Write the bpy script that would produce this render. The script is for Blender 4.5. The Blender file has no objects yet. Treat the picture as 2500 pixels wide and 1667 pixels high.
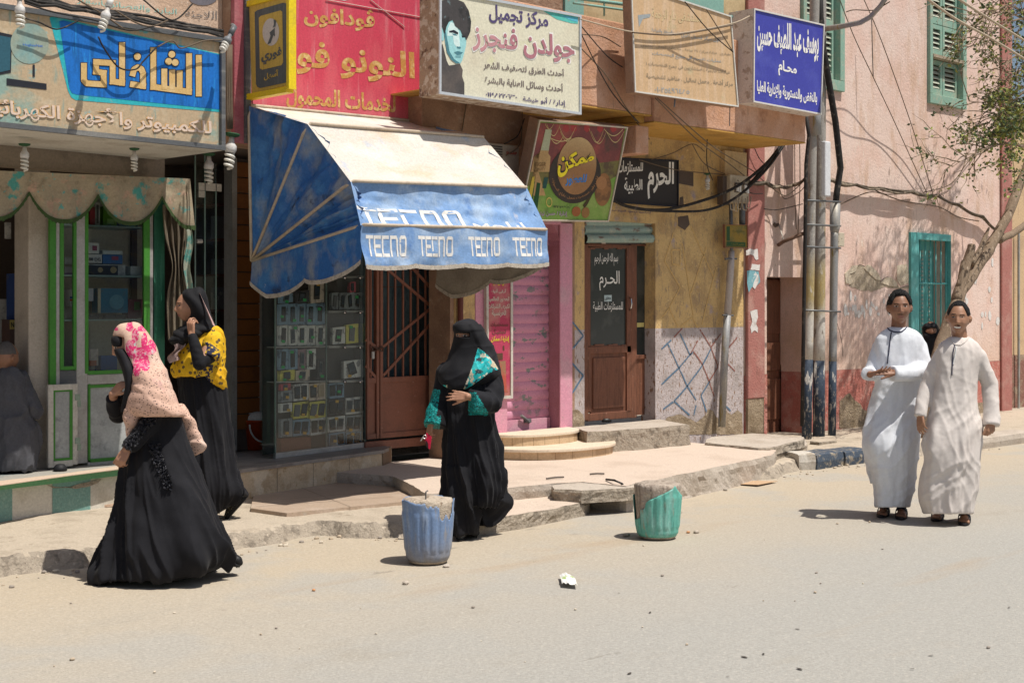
import bpy, bmesh, math, random
import numpy as np
from mathutils import Vector, Matrix, noise as mnoise
R_ = math.radians
sc = bpy.context.scene
col = sc.collection
random.seed(7)
# ------------------------------------------------------------------ camera
# World: X runs along the shop fronts (away to the right), Y into the buildings, Z up.
FPX = 3472.0
CAM = Vector((-4.51, -9.87, 1.65))
FWD = Vector((.6992, .7149, 0)).normalized()
RGT = Vector((FWD.y, -FWD.x, 0))
UPV = Vector((0, 0, 1))
cd = bpy.data.cameras.new('camera'); cam = bpy.data.objects.new('camera', cd); col.objects.link(cam)
cd.sensor_width = 36; cd.lens = 36 * FPX / 2500; cd.shift_y = -(833.5 - 745) / 2500
cd.clip_start = .1; cd.clip_end = 900
cam.matrix_world = Matrix(((RGT.x, 0, -FWD.x, CAM.x), (RGT.y, 0, -FWD.y, CAM.y), (0, 1, 0, CAM.z), (0, 0, 0, 1)))
sc.camera = cam
# ------------------------------------------------------------------ sun and sky
SUN_TO = Vector((.19, -.705, 1.72)).normalized()
SUN_EL = math.asin(SUN_TO.z); SUN_AZ = math.atan2(SUN_TO.x, SUN_TO.y)
w = bpy.data.worlds.new('World'); sc.world = w; w.use_nodes = True
sky = w.node_tree.nodes.new('ShaderNodeTexSky'); sky.sky_type = 'NISHITA'; sky.sun_disc = False
sky.sun_elevation = SUN_EL; sky.sun_rotation = SUN_AZ; sky.dust_density = 2.5; sky.air_density = 1.0
bg = w.node_tree.nodes['Background']; bg.inputs[1].default_value = .078
w.node_tree.links.new(sky.outputs[0], bg.inputs[0])
sl = bpy.data.lights.new('sun', 'SUN'); sl.energy = 4.6; sl.angle = R_(.53); sl.color = (1, .955, .88)
so = bpy.data.objects.new('sun', sl); col.objects.link(so)
so.rotation_euler = (-SUN_TO).to_track_quat('-Z', 'Y').to_euler()
sc.view_settings.view_transform = 'Standard'; sc.view_settings.look = 'None'
sc.view_settings.gamma = 1; sc.view_settings.use_curve_mapping = False
sc.view_settings.exposure = .16
sc.render.engine = 'CYCLES'
sc.cycles.max_bounces = 8; sc.cycles.transparent_max_bounces = 16

# ------------------------------------------------------------------ photo geometry helpers
def ray(u, v):
    return FWD + RGT * ((u - 1250) / FPX) + UPV * ((745 - v) / FPX)
def G(u, v, z):                       # point on a level surface
    d = ray(u, v); return CAM + d * ((z - CAM.z) / d.z)
def W(u, v, Y):                       # point on a plane parallel to the shop fronts
    d = ray(u, v); return CAM + d * ((Y - CAM.y) / d.y)
def WX(u, v, X):                      # point on a plane square to the shop fronts
    d = ray(u, v); return CAM + d * ((X - CAM.x) / d.x)
class PL:                             # any plane
    def __init__(s, p, n): s.p = Vector(p); s.n = Vector(n).normalized()
    def at(s, u, v, e=0):
        d = ray(u, v); q = s.p + s.n * e; return CAM + d * ((q - CAM).dot(s.n) / d.dot(s.n))
def YP(Y): return PL((0, Y, 0), (0, -1, 0))
def VP2(a, b):                        # vertical plane through two points, facing the street
    d = (b - a); n = Vector((d.y, -d.x, 0)).normalized()
    if n.y > 0: n = -n
    return PL(a, n)

# ------------------------------------------------------------------ mesh helpers
class MB:
    def __init__(s): s.v = []; s.f = []; s.m = []
    def quad(s, a, b, c, d, m=0):
        i = len(s.v); s.v += [tuple(a), tuple(b), tuple(c), tuple(d)]; s.f.append((i, i+1, i+2, i+3)); s.m.append(m); return s
    def poly(s, pts, m=0):
        i = len(s.v); s.v += [tuple(p) for p in pts]; s.f.append(tuple(range(i, i+len(pts)))); s.m.append(m); return s
    def hexa(s, b, t, m=0):           # bottom ring, top ring (4 each or n each)
        n = len(b); i = len(s.v); s.v += [tuple(p) for p in b] + [tuple(p) for p in t]
        s.f.append(tuple(range(i+n-1, i-1, -1))); s.f.append(tuple(range(i+n, i+2*n)))
        for k in range(n): s.f.append((i+k, i+(k+1) % n, i+n+(k+1) % n, i+n+k))
        s.m += [m]*(n+2); return s
    def box(s, a, b, m=0):
        x0, y0, z0 = [min(a[k], b[k]) for k in range(3)]; x1, y1, z1 = [max(a[k], b[k]) for k in range(3)]
        return s.hexa([(x0,y0,z0),(x1,y0,z0),(x1,y1,z0),(x0,y1,z0)], [(x0,y0,z1),(x1,y0,z1),(x1,y1,z1),(x0,y1,z1)], m)
    def slab(s, pts, off, m=0):       # planar polygon given thickness along a vector
        off = Vector(off); return s.hexa([Vector(p)+off for p in pts], pts, m)
    def tube(s, path, r, n=8, m=0, cap=True):
        P = [Vector(p) for p in path]; i0 = len(s.v)
        rr = r if hasattr(r, '__len__') else [r]*len(P)
        prev = None
        for k, p in enumerate(P):
            t = (P[min(k+1, len(P)-1)] - P[max(k-1, 0)])
            if t.length < 1e-9: t = Vector((0,0,1))
            t.normalize()
            if prev is None:
                a = Vector((0,0,1)) if abs(t.z) < .9 else Vector((1,0,0)); x = t.cross(a).normalized()
            else:
                x = (prev - t*prev.dot(t)); x = x.normalized() if x.length > 1e-6 else t.orthogonal().normalized()
            prev = x; y = t.cross(x)
            for j in range(n):
                an = 2*math.pi*j/n; s.v.append(tuple(p + x*(math.cos(an)*rr[k]) + y*(math.sin(an)*rr[k])))
        for k in range(len(P)-1):
            for j in range(n):
                a = i0+k*n+j; b = i0+k*n+(j+1) % n; s.f.append((a, b, b+n, a+n)); s.m.append(m)
        if cap:
            s.f.append(tuple(range(i0+n-1, i0-1, -1))); e = i0+(len(P)-1)*n; s.f.append(tuple(range(e, e+n))); s.m += [m, m]
        return s
    def lathe(s, prof, c=(0,0,0), n=24, m=0, jit=None):
        i0 = len(s.v); c = Vector(c)
        for k, (r, z) in enumerate(prof):
            for j in range(n):
                an = 2*math.pi*j/n; rj = r*(jit(an, z) if jit else 1)
                s.v.append(tuple(c + Vector((math.cos(an)*rj, math.sin(an)*rj, z))))
        for k in range(len(prof)-1):
            for j in range(n):
                a = i0+k*n+j; b = i0+k*n+(j+1) % n; s.f.append((a, b, b+n, a+n)); s.m.append(m)
        return s
    def grid(s, fn, nu, nv, m=0, closed=False):
        i0 = len(s.v)
        for i in range(nu+1):
            for j in range(nv+1 if not closed else nv):
                s.v.append(tuple(fn(i/nu, j/nv)))
        w_ = nv+1 if not closed else nv
        for i in range(nu):
            for j in range(nv):
                a = i0+i*w_+j; b = i0+i*w_+(j+1) % w_ if closed else a+1
                s.f.append((a, b, b+w_, a+w_)); s.m.append(m)
        return s
    def mesh(s, name):
        me = bpy.data.meshes.new(name); me.from_pydata(s.v, [], s.f); me.update(); return me

def tag(o, label=None, cat=None, group=None, kind=None):
    if label: o['label'] = label
    if cat: o['category'] = cat
    if group: o['group'] = group
    if kind: o['kind'] = kind
    return o
def obj(name, mb, mat, parent=None, smooth=False, bevel=0, local=False, merge=True, norm=True):
    me = mb.mesh(name) if isinstance(mb, MB) else mb
    if isinstance(mb, MB):
        for mt in (mat if isinstance(mat, (list, tuple)) else [mat]): me.materials.append(mt)
        if isinstance(mat, (list, tuple)) and len(mat) > 1: me.polygons.foreach_set('material_index', mb.m)
        bm = bmesh.new(); bm.from_mesh(me)
        if merge: bmesh.ops.remove_doubles(bm, verts=bm.verts, dist=2e-4)
        if norm: bmesh.ops.recalc_face_normals(bm, faces=bm.faces)
        bm.to_mesh(me); bm.free()
    else:
        mi_ = [p.material_index for p in me.polygons]; me.materials.clear()
        for mt in (mat if isinstance(mat, (list, tuple)) else [mat]): me.materials.append(mt)
    if not isinstance(mb, MB): me.polygons.foreach_set('material_index', mi_)
    if smooth: me.polygons.foreach_set('use_smooth', [True]*len(me.polygons))
    o = bpy.data.objects.new(name, me); col.objects.link(o)
    if parent:
        o.parent = parent
        if not local: o.matrix_parent_inverse = Matrix.Translation(-Vector(WPOS.get(parent.name, (0,0,0))))
    if bevel:
        b = o.modifiers.new('bevel', 'BEVEL'); b.width = bevel; b.segments = 2; b.limit_method = 'ANGLE'; b.angle_limit = R_(40)
    return o
WPOS = {}
def thing(name, label, cat, loc=(0,0,0), group=None, rz=0):
    o = bpy.data.objects.new(name, None); col.objects.link(o); o.location = loc; o.rotation_euler.z = rz
    o.empty_display_size = .1; WPOS[o.name] = tuple(loc)
    return tag(o, label, cat, group)
def copy_tree(o, parent=None):
    c = o.copy(); col.objects.link(c); c.parent = parent
    if o.name in WPOS: WPOS[c.name] = WPOS[o.name]
    for ch in list(o.children): copy_tree(ch, c)
    return c
def nz(p, s=1.0, o=0): return mnoise.noise(Vector((p[0]*s+o, p[1]*s-o*.7, p[2]*s+o*.3)))
def fb(p, s=1.0, o=0, oc=3):
    t = 0; a = 1
    for k in range(oc): t += a*nz(p, s, o+k*7.3); s *= 2.03; a *= .5
    return t
def lin(c):
    if isinstance(c, str): c = [int(c[i:i+2], 16) for i in (0, 2, 4)]
    if max(c) > 1.01: c = [x/255 for x in c]; c = [x/12.92 if x <= .04045 else ((x+.055)/1.055)**2.4 for x in c]
    return (*c[:3], 1)

# ------------------------------------------------------------------ procedural materials
def M(name, base, rough=.85, layers=(), bump=(), spec=.25, metal=0, grain=.06, trans=0, alpha=1, sheen=0, emit=0, two=None):
    """base colour, then layers mixed on top: (colour, scale, lo, hi[, stretch xyz[, kind[, detail]]])"""
    m = bpy.data.materials.new(name); m.use_nodes = True; nt = m.node_tree; N = nt.nodes; L = nt.links
    b = N['Principled BSDF']; tc = N.new('ShaderNodeTexCoord')
    def coords(st, off=0):
        mp = N.new('ShaderNodeMapping'); mp.inputs['Scale'].default_value = st; mp.inputs['Location'].default_value = (off, off*.37, -off*.61)
        L.new(tc.outputs['Object'], mp.inputs[0]); return mp.outputs[0]
    def tex(kind, scale, st, off, det):
        if kind == 'vor':
            t = N.new('ShaderNodeTexVoronoi'); t.inputs['Scale'].default_value = scale; L.new(coords(st, off), t.inputs['Vector']); return t.outputs['Distance']
        if kind == 'cell':
            t = N.new('ShaderNodeTexVoronoi'); t.feature = 'DISTANCE_TO_EDGE'; t.inputs['Scale'].default_value = scale; L.new(coords(st, off), t.inputs['Vector']); return t.outputs['Distance']
        if kind == 'wave':
            t = N.new('ShaderNodeTexWave'); t.inputs['Scale'].default_value = scale; t.inputs['Distortion'].default_value = det; L.new(coords(st, off), t.inputs['Vector']); return t.outputs['Fac']
        t = N.new('ShaderNodeTexNoise'); t.inputs['Scale'].default_value = scale; t.inputs['Detail'].default_value = det; t.inputs['Roughness'].default_value = .6
        L.new(coords(st, off), t.inputs['Vector']); return t.outputs['Fac']
    rgb = N.new('ShaderNodeRGB'); rgb.outputs[0].default_value = lin(base); cur = rgb.outputs[0]
    for k, ly in enumerate(layers):
        c, scale, lo, hi = ly[:4]; st = ly[4] if len(ly) > 4 else (1,1,1); kind = ly[5] if len(ly) > 5 else 'noise'; det = ly[6] if len(ly) > 6 else 5
        if kind in 'xyz':
            s = N.new('ShaderNodeSeparateXYZ'); L.new(tc.outputs['Object'], s.inputs[0]); f = s.outputs['XYZ'.index(kind.upper())]
            n_ = N.new('ShaderNodeTexNoise'); n_.inputs['Scale'].default_value = scale; n_.inputs['Detail'].default_value = 6; L.new(coords(st, k*3.1), n_.inputs['Vector'])
            mm = N.new('ShaderNodeMath'); mm.operation = 'MULTIPLY_ADD'; L.new(n_.outputs['Fac'], mm.inputs[0]); mm.inputs[1].default_value = det; L.new(f, mm.inputs[2]); f = mm.outputs[0]
        else: f = tex(kind, scale, st, k*3.7+len(name)*.9, det)
        mr = N.new('ShaderNodeMapRange'); mr.clamp = True; L.new(f, mr.inputs[0]); mr.inputs[1].default_value = lo; mr.inputs[2].default_value = hi
        mr.inputs[4].default_value = ly[7] if len(ly) > 7 else 1
        mx = N.new('ShaderNodeMix'); mx.data_type = 'RGBA'; L.new(mr.outputs[0], mx.inputs[0]); L.new(cur, mx.inputs[6]); mx.inputs[7].default_value = lin(c); cur = mx.outputs[2]
    if grain:
        g = tex('noise', 60, (1,1,1), 1.3, 3); mr = N.new('ShaderNodeMapRange'); L.new(g, mr.inputs[0]); mr.inputs[1].default_value = .3; mr.inputs[2].default_value = .7
        mr.inputs[3].default_value = 1-grain*2; mr.inputs[4].default_value = 1+grain*2
        mx = N.new('ShaderNodeMix'); mx.data_type = 'RGBA'; mx.blend_type = 'MULTIPLY'; mx.inputs[0].default_value = 1; L.new(cur, mx.inputs[6]); L.new(mr.outputs[0], mx.inputs[7]); cur = mx.outputs[2]
    L.new(cur, b.inputs['Base Color'])
    b.inputs['Roughness'].default_value = rough; b.inputs['Specular IOR Level'].default_value = spec; b.inputs['Metallic'].default_value = metal
    b.inputs['Transmission Weight'].default_value = trans; b.inputs['Alpha'].default_value = alpha
    if sheen: b.inputs['Sheen Weight'].default_value = sheen; b.inputs['Sheen Roughness'].default_value = .5
    if emit: L.new(cur, b.inputs['Emission Color']); b.inputs['Emission Strength'].default_value = emit
    prev = None
    for k, bp in enumerate(bump):
        scale, strength = bp[:2]; st = bp[2] if len(bp) > 2 else (1,1,1); kind = bp[3] if len(bp) > 3 else 'noise'; dist = bp[4] if len(bp) > 4 else .02
        bn = N.new('ShaderNodeBump'); bn.inputs['Strength'].default_value = strength; bn.inputs['Distance'].default_value = dist
        L.new(tex(kind, scale, st, 11+k, 5), bn.inputs['Height'])
        if prev: L.new(prev, bn.inputs['Normal'])
        prev = bn.outputs[0]
    if prev: L.new(prev, b.inputs['Normal'])
    return m
def glass(name, tint=(.75,.82,.8), refl=.12):
    m = bpy.data.materials.new(name); m.use_nodes = True; nt = m.node_tree; N = nt.nodes; L = nt.links; N.clear()
    out = N.new('ShaderNodeOutputMaterial'); t = N.new('ShaderNodeBsdfTransparent'); t.inputs[0].default_value = (*tint, 1)
    g = N.new('ShaderNodeBsdfGlossy'); g.inputs['Roughness'].default_value = .04; g.inputs[0].default_value = (.9,.95,.95,1)
    fr = N.new('ShaderNodeFresnel'); fr.inputs[0].default_value = 1.45
    ad = N.new('ShaderNodeMath'); ad.operation = 'ADD'; ad.inputs[1].default_value = refl; L.new(fr.outputs[0], ad.inputs[0])
    mx = N.new('ShaderNodeMixShader'); L.new(ad.outputs[0], mx.inputs[0]); L.new(t.outputs[0], mx.inputs[1]); L.new(g.outputs[0], mx.inputs[2]); L.new(mx.outputs[0], out.inputs[0])
    return m
mt = {}
mt['sand'] = M('road_surface', (.42,.355,.268), .95, [((.31,.285,.24), 1.3, .50, .72, (.16,1,1), 'noise', 5, .55), ((.38,.345,.29), .9, .50, .62, (1,1,1), 'noise', 4), ((.335,.322,.29), .5, -1.7, -4.6, (1,1,1), 'y', 1.4),
    ((.30,.27,.22), 1.6, .60, .74, (.45,1,1), 'noise', 6, .6), ((.52,.47,.40), 55, .62, .72, (1,1,1), 'noise', 2, .5), ((.19,.17,.14), 2.6, .665, .70, (.6,1.6,1), 'noise', 9, .5), ((.47,.43,.37), 30, .60, .70, (1,1,1), 'noise', 3, .5), ((.36,.27,.18), .8, .62, .70, (.25,1,1), 'noise', 4, .5), ((.58,.47,.24), 1.3, .70, .76, (1,1,1), 'noise', 8, .5)], [(90, .35), (9, .25)])
mt['dirt'] = M('dusty_pavement', (.45,.38,.295), .95, [((.36,.30,.23), 2.5, .5, .65), ((.28,.23,.17), 9, .62, .72), ((.50,.44,.35), 30, .62, .7)], [(60, .5), (12, .5)])
mt['conc'] = M('worn_concrete', (.46,.40,.335), .95, [((.38,.32,.26), 3, .48, .65), ((.27,.23,.185), 14, .6, .72), ((.54,.47,.40), 40, .6, .68)], [(50, .5), (9, .4)])
mt['terr'] = M('pale_concrete', (.56,.455,.37), .95, [((.50,.40,.32), 2.2, .5, .66), ((.42,.35,.29), 18, .62, .72, (1,3,1))], [(70, .35), (20, .3)])
mt['rubble'] = M('broken_concrete', (.36,.305,.24), .98, [((.22,.185,.145), 12, .5, .62), ((.5,.42,.33), 22, .6, .68)], [(30, .9), (80, .6)])
# ================================================================== SETTING: road, pavement, slabs
def hgt(X, Y):                        # kerb profile
    e = np.interp(X, KX, KY) + .10*nz((X, 0, 0), 2.3) + .05*nz((X, 3, 0), 9)
    t = (Y - e)/(.07+.05*nz((X, 5, 0), 3)+.03)
    t = min(1, max(0, t)); t = t*t*(3-2*t)
    top = .115 + .02*nz((X, Y, 0), 1.2) + .006*nz((X, Y, 0), 12)
    z = t*top
    if 0 < t < 1: z += .035*nz((X, Y, 1), 13)*t*(1.3-t) + .02*nz((X, Y, 2), 31)*t*(1.3-t)
    return z
kp = [G(u, v, 0) for u, v in [(-300,1452),(0,1412),(215,1378),(560,1345),(700,1322),(800,1306),(870,1314),(985,1310),(1110,1290),(1213,1272),(1330,1252),(1427,1232),(1470,1205),(1540,1200),(1700,1190),(1900,1166),(1960,1147),(2100,1127),(2300,1107),(2500,1077)]]
KX = [p.x for p in kp]; KY = [p.y for p in kp]
rd = MB()
xs = [-60, -20, -8] + list(np.arange(-6, 14.1, .25)) + [18, 25, 40, 90, 300]; ys = [-300, -60, -20] + list(np.arange(-11, .1, .25)) + [3, 12, 60, 300]
for i in range(len(xs)-1):
    for j in range(len(ys)-1):
        rd.quad((xs[i],ys[j],0), (xs[i+1],ys[j],0), (xs[i+1],ys[j+1],0), (xs[i],ys[j+1],0))
rd.v = [(x, y, (.003*nz((x,y,0),.8) if -10.9 < y < -.2 and -5.9 < x < 13.9 else 0)-.003) for x, y, z in rd.v]
tag(obj('road', rd, mt['sand'], smooth=True), kind='structure')
pv = MB()
xs = list(np.arange(-3.2, 13, .035)); xs += [14, 18, 30, 60]
ys = [-2.6, -2.4] + list(np.arange(-2.3, -1.25, .035)) + list(np.arange(-1.2, 1.0, .2)) + [2.5]
zz = [[hgt(x, y) - .016 for y in ys] for x in xs]
i0 = 0
for i, x in enumerate(xs):
    for j, y in enumerate(ys): pv.v.append((x, y, zz[i][j]))
ny = len(ys)
for i in range(len(xs)-1):
    for j in range(ny-1):
        if max(zz[i][j], zz[i+1][j], zz[i+1][j+1], zz[i][j+1]) > -.0155:
            a = i*ny+j; pv.f.append((a, a+ny, a+ny+1, a+1)); pv.m.append(1 if ys[j] < -1.3 and max(zz[i][j+1], zz[i+1][j+1])-min(zz[i][j], zz[i+1][j]) > .022 else 0)
o = obj('pavement', pv, [mt['dirt'], mt['rubble']], smooth=True, merge=False); tag(o, kind='structure')

def rough_slab(name, px, zt, zb, mats, jit=.02, sub=.05, seed=0, backY=None, kind='structure', topn=.006):
    """concrete slab: top outline from points on its top level, broken sides"""
    pts = [Vector(p) if len(p) == 3 else G(p[0], p[1], zt) for p in px]
    ring = []
    for k, p in enumerate(pts):
        q = pts[(k+1) % len(pts)]; n = max(1, int((q-p).length/sub))
        for i in range(n): ring.append(p.lerp(q, i/n))
    c = sum(ring, Vector())/len(ring)
    mb = MB(); nl = 5; R = len(ring)
    for l in range(nl+1):
        f = l/nl; z = zt + (zb-zt)*f
        for p in ring:
            d = (p-c); d.z = 0; d.normalize()
            q = p + d*(jit*(.55*fb((p.x,p.y,z*1.2), 4, seed) + .3*nz((p.x,p.y,z*2), 19, seed) - .5*f*(1-f)*2 - (.35 if l == 0 else 0)))
            mb.v.append((q.x, q.y, z + topn*nz((p.x,p.y,0), 5, seed) + (jit*.25*nz((q.x,q.y,z), 11, seed) if 0 < l < nl else 0)))
    for l in range(nl):
        for k in range(R):
            a = l*R+k; b = l*R+(k+1) % R; mb.f.append((a, b, b+R, a+R)); mb.m.append(1)
    mb.f.append(tuple(range(R))); mb.m.append(0)
    o = obj(name, mb, mats, merge=False)
    if kind: tag(o, kind=kind)
    return o
terr = [G(u, v, .21) for u, v in [(960,1162),(1040,1205),(1150,1200),(1340,1180),(1420,1176),(1530,1186),(1640,1164),(1800,1130),(1886,1110),(1897,1098)]]
ba = Vector((terr[-1].x+.05, .25, .21)); bb = Vector((terr[0].x-.3, .32, .21))
rough_slab('pavement_terrace', terr + [ba, bb], .21, -.03, [mt['terr'], mt['conc']], .035, .06, 2)
rough_slab('lower_ledge', [(1040,1228),(1110,1218),(1330,1200),(1450,1196),(1440,1216),(1428,1226),(1330,1246),(1213,1264),(1120,1278),(1040,1270)], .105, -.03, [mt['terr'], mt['rubble']], .04, .05, 15)
rough_slab('pavement_slab', [(1345,1184),(1425,1174),(1540,1182),(1560,1188),(1500,1194),(1420,1198),(1350,1193)], .20, .10, [mt['conc'], mt['rubble']], .03, .03, 5)
# kerb stones by the end of the terrace and the painted ones further on
mt['navy'] = M('blue_black_kerb_paint', (.055,.075,.105), .7, [((.33,.28,.21), 13, .52, .66), ((.2,.18,.15), 40, .6, .7)], [(40, .4)])
mt['white_old'] = M('old_whitewash', (.52,.48,.42), .9, [((.33,.28,.22), 8, .5, .66)], [(40, .4)])
def kerb_stone(px, zt, mat, lab, seed, out=0):
    a, b = G(px[0][0], px[0][1], 0), G(px[1][0], px[1][1], 0)
    d = (b-a).normalized(); n = Vector((-d.y, d.x, 0)); n = n if n.y > 0 else -n
    a = a-n*out; b = b-n*out
    mb = MB(); mb.grid(lambda s, t: (lambda p, q: (p + n*q[0] + Vector((0,0,q[1])) + Vector((.012*nz(p+n*q[0],9,seed), .012*nz(p,8,seed+q[1]), .01*nz(p,11,seed)))))(a.lerp(b, s), [(0,-.02),(-.012,zt*.5),(0,zt*.93),(.03,zt),(.16,zt+.004),(.3,zt)][min(5, round(t*5))]), 8, 5)
    for e in (0, 8): mb.f.append(tuple(e*6+k for k in (range(6) if e else range(5, -1, -1)))); mb.m.append(0)
    tag(obj('kerb_stone', mb, mat, smooth=False), lab, 'kerb stone', 'kerb stones along the road')
kerb_stone([(1640,1196),(1710,1184)], .13, mt['navy'], 'blue-black painted kerb stone low under the terrace edge, nearest the cardboard', 1, .07)
kerb_stone([(1714,1182),(1782,1170)], .14, mt['conc'], 'bare kerb stone beside the blue painted ones under the terrace edge', 2, .06)
kerb_stone([(1786,1170),(1836,1161)], .16, mt['navy'], 'small blue-black kerb stone at the corner of the terrace front', 3, .06)
kerb_stone([(1545,1212),(1636,1198)], .12, mt['conc'], 'long bare kerb stone under the terrace edge behind the turquoise tub', 8, .06)
kerb_stone([(1950,1147),(1990,1146)], .16, mt['white_old'], 'white chipped kerb stone in front of the utility poles', 4)
kerb_stone([(1993,1146),(2058,1136)], .15, mt['navy'], 'dark blue kerb stone right of the white chipped one', 5)
kerb_stone([(2062,1136),(2120,1128)], .14, mt['navy'], 'dark blue kerb stone nearest the man in white', 6)
kerb_stone([(2380,1098),(2520,1078)], .13, mt['conc'], 'bare dusty kerb stone at the right edge behind the men', 7)
# two thick loose slabs by the poles
t = rough_slab('paving_slab', [(1722,1072),(1735,1066),(1835,1057),(1925,1064),(1962,1066),(1965,1073),(1880,1093),(1850,1093),(1722,1080)], .235, .155, [mt['conc'], mt['rubble']], .03, .035, 9, kind=None)
tag(t, 'thick broken concrete slab lying on the pavement in front of the poles', 'paving slab')
rough_slab('slab_bed', [(1700,1086),(1800,1072),(1968,1072),(1972,1086),(1890,1112),(1760,1102)], .15, .08, [mt['conc'], mt['rubble']], .03, .04, 11)

# shiny brown tiles laid before the phone shop
mt['btile'] = M('brown_floor_tile', (.41,.31,.23), .5, [((.46,.36,.28), 4, .5, .65), ((.42,.35,.28), 12, .6, .72)], [(60, .1)], spec=.4)
pz = .122
tp = [G(u, v, pz) for u, v in [(612,1240),(620,1205),(880,1168),(962,1160),(1085,1172),(1110,1186),(1085,1215),(900,1232),(700,1252)]]
mb = MB(); mb.slab(tp, (0,0,-.03)); o = obj('tile_paving', mb, mt['btile']); tag(o, kind='structure')
mb = MB()
for (u0,v0,u1,v1) in [(640,1222,1080,1186),(625,1236,960,1212),(735,1190,860,1238),(900,1168,1050,1216)]:
    a, b = G(u0,v0,pz+.002), G(u1,v1,pz+.002); d = (b-a).normalized(); n = Vector((-d.y,d.x,0))*.003
    mb.quad(a-n, b-n, b+n, a+n)
obj('tile_joint', mb, M('grout', (.25,.19,.14), .9), o)

# ================================================================== BUILDINGS
mt['tan_plaster'] = M('tan_plaster', (.50,.35,.25), .92, [((.56,.42,.32), 3, .45, .62), ((.38,.27,.2), 9, .6, .7), ((.62,.5,.4), 30, .62, .7)], [(40, .4), (8, .3)])
mt['brown_plaster'] = M('brown_plaster', (.33,.205,.135), .93, [((.25,.155,.105), 3.5, .48, .66), ((.40,.28,.2), 8, .58, .7)], [(40, .4), (8, .3)])
mt['balcony'] = M('pinkish_tan_plaster', (.50,.275,.17), .93, [((.58,.36,.26), 2.2, .46, .6, (1,1,1)), ((.38,.2,.125), 6, .57, .7), ((.30,.19,.13), 5, .6, .75, (3,1,.4))], [(45, .45), (7, .3)])
mt['ochre_soffit'] = M('ochre_paint', (.52,.30,.075), .9, [((.40,.23,.06), 3, .5, .66), ((.58,.40,.16), 8, .6, .7)], [(40, .3)])
mt['yellow'] = M('yellow_plaster', (.58,.40,.18), .93, [((.43,.29,.14), 3.5, .46, .62), ((.30,.22,.14), 7, .55, .70, (1.8,1,.5)), ((.25,.19,.13), 26, .6, .7, (1,1,.7), 'noise', 4, .7), ((.34,.28,.3), 4, .60, .72), ((.62,.45,.22), 26, .6, .68)], [(50, .5), (9, .35)])
mt['whitewash'] = M('flaking_whitewash', (.47,.41,.40), .93, [((.24,.15,.10), 24, .56, .62, (2,1,.6)), ((.36,.31,.29), 3, .5, .64)], [(50, .5), (9, .3)])
mt['pink_wall'] = M('pink_plaster', (.68,.485,.41), .93, [((.71,.55,.48), 1.4, .44, .6), ((.62,.43,.31), .8, 1.95, 1.1, (1,1,1), 'z', 1.3, .8), ((.58,.40,.30), 2.6, .52, .68, (1.5,1,.5)), ((.72,.60,.52), 7, .6, .72, (2.2,1,.7)), ((.45,.33,.25), 5, .60, .78, (4,1,.2), 'noise', 6, .55), ((.50,.37,.29), 18, .6, .7, (1,1,.6), 'noise', 4, .6)], [(30, .35), (5, .3)])
mt['red_dado'] = M('red_dado_plaster', (.47,.17,.135), .93, [((.52,.27,.22), 6, .48, .62), ((.36,.15,.12), 13, .58, .7), ((.56,.4,.33), 20, .62, .7)], [(40, .7), (12, .4)])
mt['red_pilaster'] = M('dull_red_plaster', (.38,.16,.135), .93, [((.44,.24,.20), 3, .5, .65), ((.30,.135,.11), 9, .58, .7, (2,1,.5))], [(40, .4)])
mt['raw_base'] = M('damp_raw_plaster', (.33,.255,.175), .97, [((.24,.18,.115), 6, .47, .62), ((.45,.36,.26), 14, .58, .68)], [(30, .9), (70, .4)])
mt['maroon'] = M('maroon_paint', (.36,.10,.12), .85, [((.42,.17,.18), 5, .5, .68)], [(50, .2)])
mt['pinkpaint'] = M('pink_paint', (.60,.28,.36), .8, [((.56,.32,.37), 4, .5, .65), ((.35,.26,.22), 14, .68, .74)], [(50, .2)])
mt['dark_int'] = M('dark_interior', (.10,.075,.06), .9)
mt['cream_int'] = M('cream_wall', (.46,.40,.33), .9, [((.36,.31,.25), 3, .5, .66)], [(40, .2)])
mt['rust_brown'] = M('brown_gloss_metal', (.235,.095,.06), .5, [((.19,.08,.052), 5, .5, .65), ((.34,.2,.15), 22, .66, .74)], [(60, .15)], spec=.35)
mt['woodbrown'] = M('brown_wood', (.19,.078,.045), .6, [((.14,.06,.036), 6, .48, .6, (6,6,.8)), ((.35,.2,.14), 20, .64, .74, (3,3,.7))], [(50, .2, (6,6,.8))], spec=.3)
mt['chalk'] = M('white_lettering', (.78,.76,.70), .8)
mt['green'] = M('green_frame_paint', (.06,.235,.035), .5, [((.05,.2,.03), 9, .55, .7)], spec=.3)
mt['alu'] = M('aluminium_profile', (.42,.41,.39), .45, [((.35,.33,.3), 6, .5, .66)], metal=.35)
mt['dkgrey'] = M('dark_grey_metal', (.12,.125,.13), .5, [((.24,.235,.22), 5, .54, .7, (.3,1,3))], metal=.2)

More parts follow.
